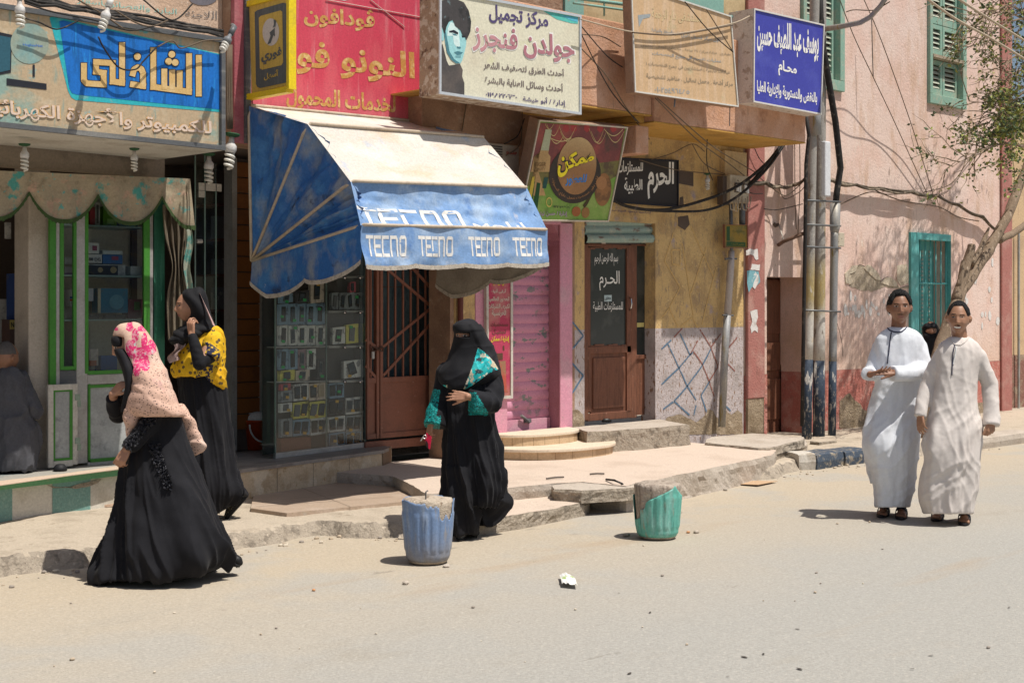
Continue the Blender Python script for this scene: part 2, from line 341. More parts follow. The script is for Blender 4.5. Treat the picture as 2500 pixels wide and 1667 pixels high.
def wall_with_holes(mb, u0x, u1x, z0, z1, holes, Y, th, m=0, mr=0):
    X = sorted(set([u0x, u1x] + [h[k] for h in holes for k in (0, 1)])); Z = sorted(set([z0, z1] + [h[k] for h in holes for k in (2, 3)]))
    X = [x for x in X if u0x <= x <= u1x]; Z = [z for z in Z if z0 <= z <= z1]
    for i in range(len(X)-1):
        for j in range(len(Z)-1):
            cx, cz = (X[i]+X[i+1])/2, (Z[j]+Z[j+1])/2
            if any(h[0] < cx < h[1] and h[2] < cz < h[3] for h in holes): continue
            mb.quad((X[i],Y,Z[j]), (X[i+1],Y,Z[j]), (X[i+1],Y,Z[j+1]), (X[i],Y,Z[j+1]), m)
    for h in holes:
        x0, x1, a, b = max(h[0],u0x), min(h[1],u1x), max(h[2],z0), min(h[3],z1)
        if h[0] > u0x: mb.quad((x0,Y,a),(x0,Y+th,a),(x0,Y+th,b),(x0,Y,b), mr)
        if h[1] < u1x: mb.quad((x1,Y,a),(x1,Y,b),(x1,Y+th,b),(x1,Y+th,a), mr)
        if h[3] < z1: mb.quad((x0,Y,b),(x0,Y+th,b),(x1,Y+th,b),(x1,Y,b), mr)
        if h[2] > z0: mb.quad((x0,Y,a),(x1,Y,a),(x1,Y+th,a),(x0,Y+th,a), mr)
    for x in (u0x, u1x):
        top = max([h[3] for h in holes if h[0] <= x <= h[1]], default=z0)
        mb.quad((x,Y,top),(x,Y,z1),(x,Y+th,z1),(x,Y+th,top), m)
    if not any(h[3] >= z1 for h in holes): mb.quad((u0x,Y,z1),(u1x,Y,z1),(u1x,Y+th,z1),(u0x,Y+th,z1), m)
    return mb
def X0(u, Y=0): return W(u, 700, Y).x
def Z0(u, v, Y=0): return W(u, v, Y).z
TOP = 7.5
# ---- electronics shop (left)
xl, xr = -4.2, X0(562)
shop1 = thing('shop_building', 'tan plastered shop at the left with an open dark front over a green edged platform', 'shop', (-1, .3, 0))
mb = MB()
wall_with_holes(mb, xl, xr, .1, TOP, [(-3.9, xr+1, .12, 2.98)], .12, .35, 0, 0)
obj('wall', mb, mt['tan_plaster'], shop1)
mb = MB(); xb = xr
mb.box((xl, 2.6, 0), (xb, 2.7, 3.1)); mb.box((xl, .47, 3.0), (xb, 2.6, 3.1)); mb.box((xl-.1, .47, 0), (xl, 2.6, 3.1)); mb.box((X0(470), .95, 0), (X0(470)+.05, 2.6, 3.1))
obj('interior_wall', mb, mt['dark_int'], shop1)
# platform: footprint from the photo
zl = .385
pa, pb = G(-330, 1216, zl), G(560, 1113, zl)
Fp = VP2(pa, pb)
mb = MB(); inn = Vector((0, 2.5, 0)); mb.hexa([pa*1+Vector((0,.02,-zl)), pb+Vector((0,.02,-zl)), pb+inn-Vector((0,0,zl)), pa+inn-Vector((0,0,zl))], [pa+Vector((0,.02,-.05)), pb+Vector((0,.02,-.05)), pb+inn-Vector((0,0,.05)), pa+inn-Vector((0,0,.05))])
plat = tag(obj('shop_platform', mb, M('white_wall_tile', (.60,.57,.50), .6, [((.47,.43,.35), 4, .52, .7)], spec=.4)), 'low shop platform with a green rim and white and teal tiled front', 'platform')
mb = MB(); mb.hexa([pa+Vector((0,-.02,-.05)), pb+Vector((0,-.02,-.05)), pb+inn-Vector((0,0,.05)), pa+inn-Vector((0,0,.05))], [pa+Vector((0,-.02,0)), pb+Vector((0,-.02,0)), pb+inn, pa+inn])
obj('rim', mb, [M('green_rim_paint', (.13,.36,.19), .6, [((.36,.38,.26), 7, .6, .72), ((.22,.3,.2), 14, .6, .7)])], plat)
mb = MB(); mb.quad(*[p+Vector((0,.012,.004)) for p in (pa, pb, pb+inn, pa+inn)]); obj('floor_tile', mb, M('grey_floor', (.33,.31,.27), .7, [((.22,.24,.23), 3, .5, .6), ((.5,.46,.38), 8, .6, .7)]), plat)
mt['tealtile'] = M('teal_wall_tile', (.16,.31,.28), .55, [((.22,.36,.32), 60, .5, .6)], spec=.4)
for (u0, u1) in [(-60, 30), (128, 221)]:
    mb = MB()
    for (ua, ub) in [(u0, u1)]:
        e = .004
        mb.poly([Fp.at(ua, 1300, e).xy.to_3d()+Vector((0,0,z)) for z in ()] or [Vector((*Fp.at(ua,1200,e-.02).xy, .06)), Vector((*Fp.at(ub,1200,e-.02).xy, .06)), Vector((*Fp.at(ub,1200,e-.02).xy, zl-.052)), Vector((*Fp.at(ua,1200,e-.02).xy, zl-.052))])
    obj('teal_tile', mb, mt['tealtile'], plat)
mb = MB()
pts = [(108,1180),(135,1188),(165,1190),(195,1180),(215,1176),(248,1168),(240,1178),(215,1188),(200,1190),(185,1193),(160,1188),(130,1191)]
mb.poly([Fp.at(u, v, -.012) for u, v in pts]); obj('broken_patch', mb, mt['rubble'], plat)

# ---- block with the phone shop, perfume shop and medical shop
xA, xB = xr+.001, X0(1815)
shop2 = thing('shop_building', 'long tan and yellow block with balconies over the phone, perfume and medical shops', 'shop', (xA+3, .3, 0))
Yw = 0.0
h_phone = (xA-1, X0(1099, 0), .1, 2.97); h_pink = (X0(1236), X0(1368), .1, Z0(1300, 530)); h_med = (X0(1427), X0(1600), .1, Z0(1500, 540))
mb = MB()
zs = Z0(1700, 800)
xm = X0(1103); xy = X0(1403)
wall_with_holes(mb, xA, xm, .1, TOP, [h_phone], Yw, .3)
wall_with_holes(mb, xm+.0005, xy, .1, TOP, [h_pink], Yw, .2)
obj('wall', mb, mt['brown_plaster'], shop2)
mb = MB(); wall_with_holes(mb, xy, xB, zs, TOP, [h_med], Yw, .2); obj('yellow_wall', mb, mt['yellow'], shop2)
mb = MB(); wall_with_holes(mb, xy, xB, .1, zs-.0005, [h_med], Yw, .2); obj('lower_wall', mb, mt['whitewash'], shop2)
# painted lattice on the lower wall: blue and brown lines
def lines_on(pl, segs, wd, mat, parent, name, e=.004):
    mb = MB()
    for (u0,v0,u1,v1) in segs:
        a, b = pl.at(u0,v0,e), pl.at(u1,v1,e); d = (b-a).normalized(); n = d.cross(pl.n).normalized()*wd/2
        k = 7; ps = [a.lerp(b, i/k) + n*.5*nz(a.lerp(b, i/k), 6) for i in range(k+1)]
        for i in range(k):
            w0, w1 = 1+.35*nz(ps[i], 9), 1+.35*nz(ps[i+1], 9)
            mb.quad(ps[i]-n*w0, ps[i+1]-n*w1, ps[i+1]+n*w1, ps[i]+n*w0)
    return obj(name, mb, mat, parent)
y0 = YP(Yw)
mt['lat_blue'] = M('blue_line_paint', (.10,.17,.25), .9, [((.42,.37,.35), 25, .6, .68)])
mt['lat_red'] = M('brown_line_paint', (.27,.115,.09), .9, [((.42,.37,.35), 25, .6, .68)])
mt['lat_yel'] = M('pale_yellow_line', (.58,.38,.15), .9)
c4 = lambda L, ox, oy, s: [(ox+a/s, oy+b/s, ox+c/s, oy+d/s) for a, b, c, d in L]
lines_on(y0, c4([(430,270,520,185),(490,225,590,440),(430,590,590,440),(590,440,690,320),(690,320,600,130),(590,440,665,605),(445,815,545,745),(545,745,665,605),(545,745,685,870),(665,605,745,735),(665,605,800,420),(880,270,800,420),(720,290,690,320),(745,780,725,870),(790,690,840,840),(790,690,870,560),(1000,770,1060,830)],1500,780,3.734), .018, mt['lat_blue'], shop2, 'lattice_line')
lines_on(y0, c4([(1408,20,1510,150),(1510,150,1408,270),(1408,400,1510,510),(1510,510,1410,670)],1020,780,3.734), .02, mt['lat_blue'], shop2, 'lattice_line')
lines_on(y0, c4([(620,80,545,160),(720,290,800,400),(800,400,865,560),(865,560,910,700),(880,250,780,90),(880,250,970,130),(880,250,945,430),(945,430,865,560),(1030,270,1120,160),(1030,400,1100,470),(760,190,690,320)],1500,780,3.734), .016, mt['lat_red'], shop2, 'lattice_line')
lines_on(y0, c4([(460,960,600,1200),(600,1200,500,1390),(500,1390,440,1470),(500,1390,580,1560),(710,1470,600,1560),(710,1470,760,1568),(930,1020,830,1400),(830,1400,800,1540),(620,800,720,1460),(700,650,900,1100),(540,700,460,960),(520,860,600,860),(600,860,600,1000),(600,1000,530,990),(530,990,520,860),(840,830,700,1250)],1500,380,3.734), .014, mt['lat_yel'], shop2, 'lattice_line')
# crumbled plaster at the foot of that wall
def patch(pl, px, mat, parent, name, e=.004, depth=0):
    mb = MB(); P = [pl.at(u, v, e) for u, v in px]
    out = []
    for k, p in enumerate(P):
        q = P[(k+1) % len(P)]; n = max(1, int((q-p).length/.03))
        for i in range(n):
            r = p.lerp(q, i/n); out.append(r + Vector((.012*nz(r,14), 0, .012*nz(r,15,3))))
    if depth: mb.slab(out, pl.n*-depth)
    else: mb.poly(out)
    return obj(name, mb, mat, parent)
patch(y0, [(1615,1030),(1632,1018),(1660,1010),(1700,1030),(1725,1010),(1728,998),(1740,1003),(1752,1022),(1772,1000),(1786,1012),(1800,1000),(1812,1010),(1814,1060),(1600,1060)], mt['raw_base'], shop2, 'crumbled_base')
patch(y0, [(1398,1000),(1410,1000),(1425,1012),(1427,1060),(1398,1060)], mt['raw_base'], shop2, 'crumbled_base')
# holes in the yellow wall as dark slabs, their shade put into the colour
mb = MB()
for px in ([(1655,418),(1693,419),(1693,455),(1655,448)], [(1655,530),(1680,526),(1684,548),(1672,562),(1656,552)], [(1660,482),(1668,480),(1670,505),(1658,508)]):
    mb.slab([y0.at(u, v, .003) for u, v in px], (0, .12, 0))
obj('hole_shade_slab', mb, mt['dark_int'], shop2)
# pale stone corner strip with render
mb = MB(); mb.box((X0(1770,-.06), -.06, Z0(1790,438)), (X0(1823,-.06), .02, 3.4)); obj('corner_block', mb, M('pale_yellow_block', (.62,.47,.27), .95, [((.45,.33,.18), 8, .52, .66)], [(40, .8), (12, .5)]), shop2)
# balcony over the shops
Yb = -.78
zbl = Z0(1460, 262, Yb); zbr = Z0(1700, 312, Yb)
xb0, xb1, xb2 = X0(1085, Yb), X0(1592, Yb), X0(1962, Yb)
mb = MB()
ztl = Z0(1440, 40, Yb)
mb.box((xb0, Yb, zbl), (xb1, Yb+.14, ztl)); mb.box((xb1+.002, Yb-.03, zbr), (xb2, Yb+.12, Z0(1800, 100, Yb)));
mb.box((xb2-.12, Yb+.12, zbr), (xb2-.001, .0, Z0(1800,100,Yb)))
bal = thing('balcony', 'pinkish tan plaster balcony with an ochre underside above the perfume and medical shops', 'balcony', (xb1, Yb, zbr))
obj('parapet', mb, mt['balcony'], bal, bevel=.015)
mb = MB(); mb.box((xb0, Yb+.002, zbl-.012), (xb1, 0, zbl-.0005)); mb.box((xb1, Yb-.028, zbr-.012), (xb2-.002, 0, zbr-.0005)); mb.box((xb1-.14, Yb+.1, zbr-.005), (xb1-.002, .0, zbl-.013))
obj('soffit', mb, mt['ochre_soffit'], bal)
mb = MB(); mb.box((X0(1553,-.75), -.75, Z0(1570,376,-.75)), (X0(1584,-.75), .0, Z0(1570,308,-.75)))
obj('beam_end', mb, mt['balcony'], bal, bevel=.01)
mb = MB(); mb.box((X0(1030,-.25), -.25, Z0(1150,348,-.25)), (X0(1273,-.25), 0, Z0(1150,232,-.25)-.05)); obj('lintel', mb, mt['brown_plaster'], bal, bevel=.01)
mt['teal_rail'] = M('pale_teal_paint', (.22,.40,.34), .6, [((.35,.33,.26), 9, .58, .7)])
mb = MB()
for (ua,va,ub,vb,r) in [(1390,-6,1530,12,.018),(1400,8,1530,26,.012),(1395,-20,1530,-6,.012),(1783,42,1815,50,.02),(1783,58,1815,66,.02),(1783,76,1815,84,.014)]:
    mb.tube([W(ua,va,Yb+.06), W(ub,vb,Yb+.06)], r, 6)
for u, va, vb in [(1475,-25,40),(1524,-25,42),(1799,28,98)]: mb.tube([W(u,va,Yb+.06), W(u,vb,Yb+.06)], .01, 6)
obj('railing', mb, mt['teal_rail'], bal, smooth=True)
# upper wall, shutters behind the balcony
mb = MB(); mb.box((X0(1380,-.03), -.03, Z0(1450,60,-.03)), (X0(1420), 0, 6)); obj('window', mb, mt['teal_rail'], shop2); mb = MB(); mb.box((X0(1620,-.03), -.04, Z0(1650,20)), (X0(1760), 0, 6)); obj('window', mb, mt['teal_rail'], shop2)
mb = MB(); mb.quad((X0(1405,-.006),-.006,ztl-.3), (X0(1840,-.006),-.006,ztl-.3), (X0(1840,-.006),-.006,6.5), (X0(1405,-.006),-.006,6.5)); obj('upper_wall', mb, M('pale_ochre_plaster', (.52,.40,.23), .93, [((.42,.31,.17), 3, .5, .65)]), shop2)

# ---- pink house
xC, xD = X0(1818)+.004, X0(2466)
house = thing('pink_house', 'tall pink plastered house with green shutters and a red painted base', 'house', (xC+2, .2, 0))
hd = (X0(1872), X0(1960), .05, Z0(1900, 676)); ht = (X0(2236), X0(2316), Z0(2270, 860), Z0(2270, 585))
zd = Z0(2150, 897)
w1 = (X0(2270), X0(2344), Z0(2300, 236), 6.2); w0 = (X0(1962), X0(2044), Z0(2000, 190), 6.2)
mb = MB()
wall_with_holes(mb, xC, xD, zd, TOP+1, [hd, ht, w1, w0], 0, .55)
obj('wall', mb, mt['pink_wall'], house)
mb = MB(); wall_with_holes(mb, xC, xD, 0, zd-.001, [hd], -.006, .55); obj('dado', mb, mt['red_dado'], house)
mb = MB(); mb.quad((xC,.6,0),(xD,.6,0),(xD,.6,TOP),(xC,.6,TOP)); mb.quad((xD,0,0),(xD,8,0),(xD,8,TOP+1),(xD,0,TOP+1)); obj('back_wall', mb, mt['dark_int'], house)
mb = MB(); mb.box((xC, -.05, Z0(1840,972)), (X0(1868,-.05), -.0005, TOP)); obj('pilaster', mb, mt['red_pilaster'], house, bevel=.012)
mb = MB(); mb.box((X0(2447,-.04), -.04, 0), (xD-.004, -.007, TOP)); obj('pilaster', mb, mt['red_pilaster'], house, bevel=.012)
mb = MB(); mb.box((xC+.006, -.04, 0), (X0(1868,-.05)-.006, -.007, Z0(1840,972)-.001)); obj('pilaster_base', mb, mt['raw_base'], house)
yh = YP(0)
patch(yh, [(2065,965),(2075,960),(2085,975),(2100,985),(2108,1000),(2120,1003),(2135,990),(2150,995),(2170,985),(2185,992),(2200,985),(2260,990),(2330,985),(2440,980),(2440,1045),(2050,1045),(2050,980)], mt['raw_base'], house, 'crumbled_base', .010)
# plaster that has come away under the teal window, with grey render showing
mt['render'] = M('bare_grey_render', (.40,.33,.245), .97, [((.33,.27,.19), 12, .5, .62), ((.48,.42,.34), 30, .58, .66)], [(60, .7), (14, .5)])
mt['limew'] = M('old_pale_plaster', (.58,.50,.38), .95, [((.46,.37,.27), 9, .5, .66)], [(40, .5)])
patch(yh, [(2065,672),(2075,660),(2092,652),(2098,645),(2112,650),(2125,668),(2140,680),(2152,685),(2165,678),(2185,690),(2200,703),(2222,698),(2222,702),(2195,706),(2160,700),(2130,712),(2100,708),(2075,698)], mt['render'], house, 'bare_patch', .004)
patch(yh, [(2065,690),(2064,668),(2082,650),(2095,646),(2090,662),(2075,670),(2085,688),(2075,694)], mt['limew'], house, 'pale_patch', .012, .01)
patch(yh, [(2110,655),(2118,646),(2130,652),(2146,668),(2152,684),(2140,682),(2122,668)], mt['limew'], house, 'pale_patch', .012, .01)
patch(yh, [(2190,648),(2214,645),(2219,668),(2218,692),(2200,696),(2190,685)], mt['limew'], house, 'pale_patch', .007)
patch(yh, [(2160,680),(2175,676),(2190,690),(2190,700),(2170,697),(2150,690)], mt['limew'], house, 'pale_patch', .012, .01)
mt['paper'] = M('torn_white_paper', (.66,.63,.60), .9, [((.48,.44,.4), 9, .55, .66)])
mt['paper_blue'] = M('torn_blue_poster', (.18,.38,.43), .9, [((.6,.6,.58), 7, .57, .62)])
rp = YP(-.05)
patch(rp, [(1821,612),(1830,608),(1850,609),(1851,632),(1846,636),(1840,625),(1832,620),(1822,624)], mt['paper'], house, 'torn_poster')
patch(rp, [(1836,645),(1856,646),(1855,660),(1833,659)], mt['paper'], house, 'torn_poster')
patch(rp, [(1823,660),(1853,662),(1856,690),(1842,702),(1836,700),(1828,715),(1824,690)], mt['paper_blue'], house, 'torn_poster')
patch(rp, [(1840,690),(1848,672),(1852,668),(1852,690),(1843,705),(1838,700)], mt['paper'], house, 'torn_poster', .006)
patch(rp, [(1832,760),(1848,756),(1850,775),(1846,790),(1851,800),(1850,812),(1842,806),(1834,814),(1832,800),(1837,785)], mt['paper'], house, 'torn_poster')
mb = MB()
random.seed(5)
for k in range(46):
    u, v = random.uniform(2060,2240), random.uniform(720,770)
    if k > 30: u, v = random.uniform(2350,2440), random.uniform(640,800)
    h = random.uniform(3,13); wd = random.uniform(1.5,4)
    mb.poly([yh.at(u+wd*math.cos(a)*(1+.4*random.random()), v+h*math.sin(a)*(1+.4*random.random()), .004+k*2e-5) for a in np.linspace(0, 5.6, 7)])
obj('paint_flake', mb, mt['paper'], house)
# cracks: thin tubes on the wall, the shade in them put into dark colour
def crack(px, parent, pl, r=.006, e=.001):
    mb = MB(); P = [pl.at(u, v, e) for u, v in px]; Q = []
    for a, b in zip(P, P[1:]):
        for i in range(5): p = a.lerp(b, i/5); Q.append(p + Vector((.012*nz(p,20), 0, .012*nz(p,21,2))))
    Q.append(P[-1]); mb.tube(Q, [r*(.5+abs(nz(p,8))) for p in Q], 5); obj('crack', mb, mt['dark_int'], parent)
crack([(2065,672),(2085,655),(2098,647),(2112,652),(2130,670)], house, yh); crack([(2152,684),(2165,676),(2185,690),(2195,703),(2220,698)], house, yh)
crack([(2044,790),(2050,810),(2056,840),(2058,870)], house, yh, .004); crack([(2047,990),(2062,1000),(2070,988),(2085,1000)], house, yh)
# teal barred window
tw = thing('barred_window', 'teal wooden window with iron bars low on the pink wall behind the men', 'window', (ht[0], 0, ht[2]))
mt['teal'] = M('teal_paint', (.10,.37,.36), .6, [((.16,.44,.42), 5, .5, .65), ((.3,.36,.3), 12, .64, .74)], spec=.3)
mb = MB(); fx0, fx1, fz0, fz1 = X0(2225,-.04), X0(2322,-.04), ht[2]-.1, Z0(2270,570,-.04)
mb.box((fx0,-.04,fz0),(ht[0]+.01,.05,fz1)); mb.box((ht[1]-.01,-.04,fz0),(fx1,.05,fz1)); mb.box((ht[0]+.01,-.04,ht[3]-.01),(ht[1]-.01,.05,fz1)); mb.box((ht[0]+.01,-.04,fz0),(ht[1]-.01,.05,ht[2]+.01))
obj('frame', mb, mt['teal'], tw, bevel=.006)
mb = MB(); mb.box((ht[0]+.012,.22,ht[2]),(ht[1]-.012,.25,ht[3])); obj('shutter', mb, mt['teal'], tw)
mb = MB()
for k in range(4):
    xk = ht[0]+.05+(ht[1]-ht[0]-.1)*(k+.5)/4
    for j in range(24): mb.box((xk-.022,.205,ht[2]+.1+j*.055),(xk+.022,.2195,ht[2]+.135+j*.055))
obj('louvre', mb, M('dusty_louvre', (.33,.42,.38), .8), tw)
mb = MB()
for k in range(7): xk = ht[0]+.02+(ht[1]-ht[0]-.04)*k/6; mb.tube([(xk,.03,ht[2]),(xk,.03,ht[3])], .011, 6)
mb.tube([(ht[0],.02,Z0(2270,692)),(ht[1],.02,Z0(2270,692))], .013, 6); obj('bar', mb, mt['teal'], tw, smooth=True)
# shuttered windows
mt['shutter'] = M('pale_green_paint', (.24,.39,.31), .7, [((.38,.40,.31), 6, .5, .66), ((.44,.42,.34), 15, .6, .7)])
mt['slat'] = M('dusty_green_slat', (.40,.41,.33), .8, [((.3,.36,.28), 9, .5, .66)])
def shutter_window(wn, nsash, lab, sill_gap, zr):
    t = thing('shuttered_window', lab, 'window', (wn[0], 0, wn[2]), 'shuttered windows of the pink house')
    mb = MB(); a, b = wn[0]-.07, wn[1]+.1
    mb.box((a,-.05,wn[2]-.13),(b,.06,wn[2]-.001)); mb.box((a,-.05,wn[2]),(wn[0]+.002,.06,6.2)); mb.box((wn[1]-.002,-.05,wn[2]),(b,.06,6.2)); obj('frame', mb, mt['shutter'], t, bevel=.006)
    mb = MB(); xm_ = (wn[0]+wn[1])/2; fr = MB()
    zlist = zr
    for (z0_, z1_) in zlist:
        for (xa, xb_) in ((wn[0]+.004, xm_-.006), (xm_+.006, wn[1]-.004)):
            fr.box((xa,.04,z0_),(xa+.055,.08,z1_)); fr.box((xb_-.055,.04,z0_),(xb_,.08,z1_)); fr.box((xa+.055,.04,z0_),(xb_-.055,.08,z0_+.09)); fr.box((xa+.055,.04,z1_-.06),(xb_-.055,.08,z1_))
            n = int((z1_-z0_-.15)/.062)
            for k in range(n):
                z = z0_+.10+k*(z1_-z0_-.16)/n
                mb.hexa([(xa+.056,.045,z),(xb_-.056,.045,z),(xb_-.056,.052,z),(xa+.056,.052,z)], [(xa+.056,.08,z+.05),(xb_-.056,.08,z+.05),(xb_-.056,.087,z+.05),(xa+.056,.087,z+.05)])
    obj('shutter_leaf', fr, mt['shutter'], t); obj('louvre', mb, mt['slat'], t)
    mb = MB(); mb.box((wn[0],.1,wn[2]),(wn[1],.12,6.2)); obj('backing', mb, mt['dark_int'], t)
    if sill_gap: mb = MB(); mb.box((wn[0],-.06,sill_gap),(wn[1],.06,sill_gap+.04)); obj('sill', mb, mt['render'], t)
zs1 = Z0(2300, 147)
shutter_window(w1, 2, 'pale green louvred window high on the pink wall, clear of the poles', zs1, [(wz, wz2) for wz, wz2 in ((w1[2]+.01, zs1-.01), (zs1+.05, Z0(2300,62)), (Z0(2300,62)+.01, 6.1))])
shutter_window(w0, 2, 'pale green louvred window half hidden behind the utility poles', None, [(w0[2]+.01, Z0(2000,60)), (Z0(2000,60)+.01, 6.1)])
# brown house door in its deep recess
dr = thing('house_door', 'dark brown panelled door in a narrow recess beside the red pilaster', 'door', (hd[0], .3, .1))
mb = MB(); a, b = hd[0]+.01, X0(1915, .35); mb.box((a,.34,.08),(b,.38,hd[3]-.02)); obj('panel', mb, mt['woodbrown'], dr)
mb = MB()
for z0_, z1_ in ((.25,.75),(.85,1.2),(1.3,1.95)): mb.box((a+.12,.325,z0_),(b-.1,.345,z1_))
obj('raised_panel', mb, mt['woodbrown'], dr, bevel=.01)
mb = MB(); mb.box((b,.30,.08),(b+.035,.4,hd[3]-.02)); obj('jamb', mb, M('dark_green_jamb', (.03,.09,.07), .6), dr)
mb = MB(); mb.box((b+.036,.33,.0),(hd[1],.4,hd[3])); obj('recess_wall', mb, mt['pink_wall'], house)
mb = MB(); mb.box((b+.036,.315,.0),(hd[1],.329,.92)); obj('recess_base', mb, mt['raw_base'], house)
# ---- tan building beyond
far = thing('tan_building', 'pale tan building beyond the corner of the pink house', 'building', (xD+3, 0, 0))
mb = MB(); mb.box((xD+.25, .15, .9), (xD+9, 7, Z0(2490, 300, .15))); obj('wall', mb, M('pale_tan_plaster', (.56,.40,.24), .93, [((.46,.32,.2), 2, .5, .66), ((.4,.27,.18), 6, .6, .75, (2,1,.4))], [(30,.3)]), far)
mb = MB(); mb.box((xD+.25, .14, 0), (xD+9, 7, .899)); obj('dado', mb, M('dark_red_base', (.24,.12,.09), .95, [((.33,.24,.17), 6, .5, .62)], [(30,.7)]), far)
mb = MB(); mb.tube([W(2487,560,.08),W(2487,900,.08),W(2487,1000,.08)], .02, 8); obj('drainpipe', mb, mt['alu'], far)
far2 = thing('far_building', 'grey brown building glimpsed behind the tree at the upper right', 'building', (40, 14, 0))
mb = MB(); mb.box((30, 10, 0), (60, 22, 7.2)); obj('wall', mb, mt['tan_plaster'], far2)
mb = MB(); mb.box((30.01, 9.9, 5.2), (60, 10, 6.1)); obj('cornice', mb, mt['dark_int'], far2)
# ================================================================== LETTERING
AR = {}
for row in """ا FE8D FE8E|أ FE83 FE84|إ FE87 FE88|آ FE81 FE82|ب FE8F FE90 FE91 FE92|ة FE93 FE94|ت FE95 FE96 FE97 FE98|ث FE99 FE9A FE9B FE9C|ج FE9D FE9E FE9F FEA0|ح FEA1 FEA2 FEA3 FEA4|خ FEA5 FEA6 FEA7 FEA8|د FEA9 FEAA|ذ FEAB FEAC|ر FEAD FEAE|ز FEAF FEB0|س FEB1 FEB2 FEB3 FEB4|ش FEB5 FEB6 FEB7 FEB8|ص FEB9 FEBA FEBB FEBC|ض FEBD FEBE FEBF FEC0|ط FEC1 FEC2 FEC3 FEC4|ظ FEC5 FEC6 FEC7 FEC8|ع FEC9 FECA FECB FECC|غ FECD FECE FECF FED0|ف FED1 FED2 FED3 FED4|ق FED5 FED6 FED7 FED8|ك FED9 FEDA FEDB FEDC|ل FEDD FEDE FEDF FEE0|م FEE1 FEE2 FEE3 FEE4|ن FEE5 FEE6 FEE7 FEE8|ه FEE9 FEEA FEEB FEEC|و FEED FEEE|ى FEEF FEF0|ي FEF1 FEF2 FEF3 FEF4|ئ FE89 FE8A FE8B FE8C|ڤ FB6A FB6B FB6C FB6D""".split('|'):
    p = row.split(); AR[p[0]] = [chr(int(x, 16)) for x in p[1:]]
LA = {'ا': (0xFEFB, 0xFEFC), 'أ': (0xFEF7, 0xFEF8), 'إ': (0xFEF9, 0xFEFA), 'آ': (0xFEF5, 0xFEF6)}
def shape(s):
    if not any(c in AR for c in s): return s[::-1] if any('\u0660' <= c <= '\u0669' for c in s) and False else s
    out = []; i = 0; prev = False
    while i < len(s):
        c = s[i]
        if c == 'ل' and i+1 < len(s) and s[i+1] in LA:
            out.append(chr(LA[s[i+1]][1 if prev else 0])); prev = False; i += 2; continue
        if c == 'ـ': out.append(c); prev = True; i += 1; continue
        if c in AR:
            f = AR[c]; nx = i+1 < len(s) and (s[i+1] in AR or s[i+1] == 'ـ')
            dual = len(f) == 4
            k = (3 if prev else 2) if (dual and nx) else (1 if prev else 0)
            out.append(f[k]); prev = dual
        else: out.append(c); prev = False
        i += 1
    out = out[::-1]; r = ''.join(out)
    import re
    return re.sub('[\u0660-\u0669\\d]+', lambda m: m.group(0)[::-1], r)
def glyphs(s, bold=0):
    c = bpy.data.curves.new('t', 'FONT'); c.body = shape(s); c.size = 1; c.offset = bold; c.resolution_u = 4
    o = bpy.data.objects.new('t', c); col.objects.link(o)
    me = bpy.data.meshes.new_from_object(o.evaluated_get(bpy.context.evaluated_depsgraph_get()))
    V = np.array([v.co[:2] for v in me.vertices]); F = [tuple(p.vertices) for p in me.polygons]
    bpy.data.objects.remove(o); bpy.data.curves.remove(c); bpy.data.meshes.remove(me)
    par = list(range(len(V)))
    def fd(a):
        while par[a] != a: par[a] = par[par[a]]; a = par[a]
        return a
    for f in F:
        for a in f[1:]: par[fd(a)] = fd(f[0])
    ids = {}; isl = np.array([ids.setdefault(fd(i), len(ids)) for i in range(len(V))]) if len(V) else np.zeros(0)
    mn, mx = V.min(0), V.max(0); V = (V-mn)/(mx-mn)
    return V, F, isl
def text(s, fn, mat, parent, name='lettering', bold=.012):
    """fn(s,t,k) maps 0..1 across, 0..1 up, lift index -> 3d point"""
    V, F, isl = glyphs(s, bold); mb = MB()
    mb.v = [tuple(fn(V[i][0], V[i][1], int(isl[i]) % 6)) for i in range(len(V))]; mb.f = F; mb.m = [0]*len(F)
    return obj(name, mb, mat, parent, merge=False, norm=False)
def qmap(px, pl, e=.004):             # px: TL TR BR BL of the words in the photo
    (a, b, c, d) = px
    def fn(s, t, k):
        u = (a[0]*(1-s)+b[0]*s)*t + (d[0]*(1-s)+c[0]*s)*(1-t); v = (a[1]*(1-s)+b[1]*s)*t + (d[1]*(1-s)+c[1]*s)*(1-t)
        return pl.at(u, v, e+k*.0003)
    return fn
def cz(L, ox, oy, s=3.734): return [(ox+a/s, oy+b/s) for a, b in L]
def band(p0, p1, h, ox=0, oy=0, s=3.734):  # words along a sloping base line, crop coordinates: bottom-left, bottom-right, height
    return cz([(p0[0], p0[1]-h), (p1[0], p1[1]-h), p1, p0], ox, oy, s)
def flat(px, pl, mat, parent, name, e=.004):
    mb = MB(); mb.poly([pl.at(u, v, e) for u, v in px]); return obj(name, mb, mat, parent)
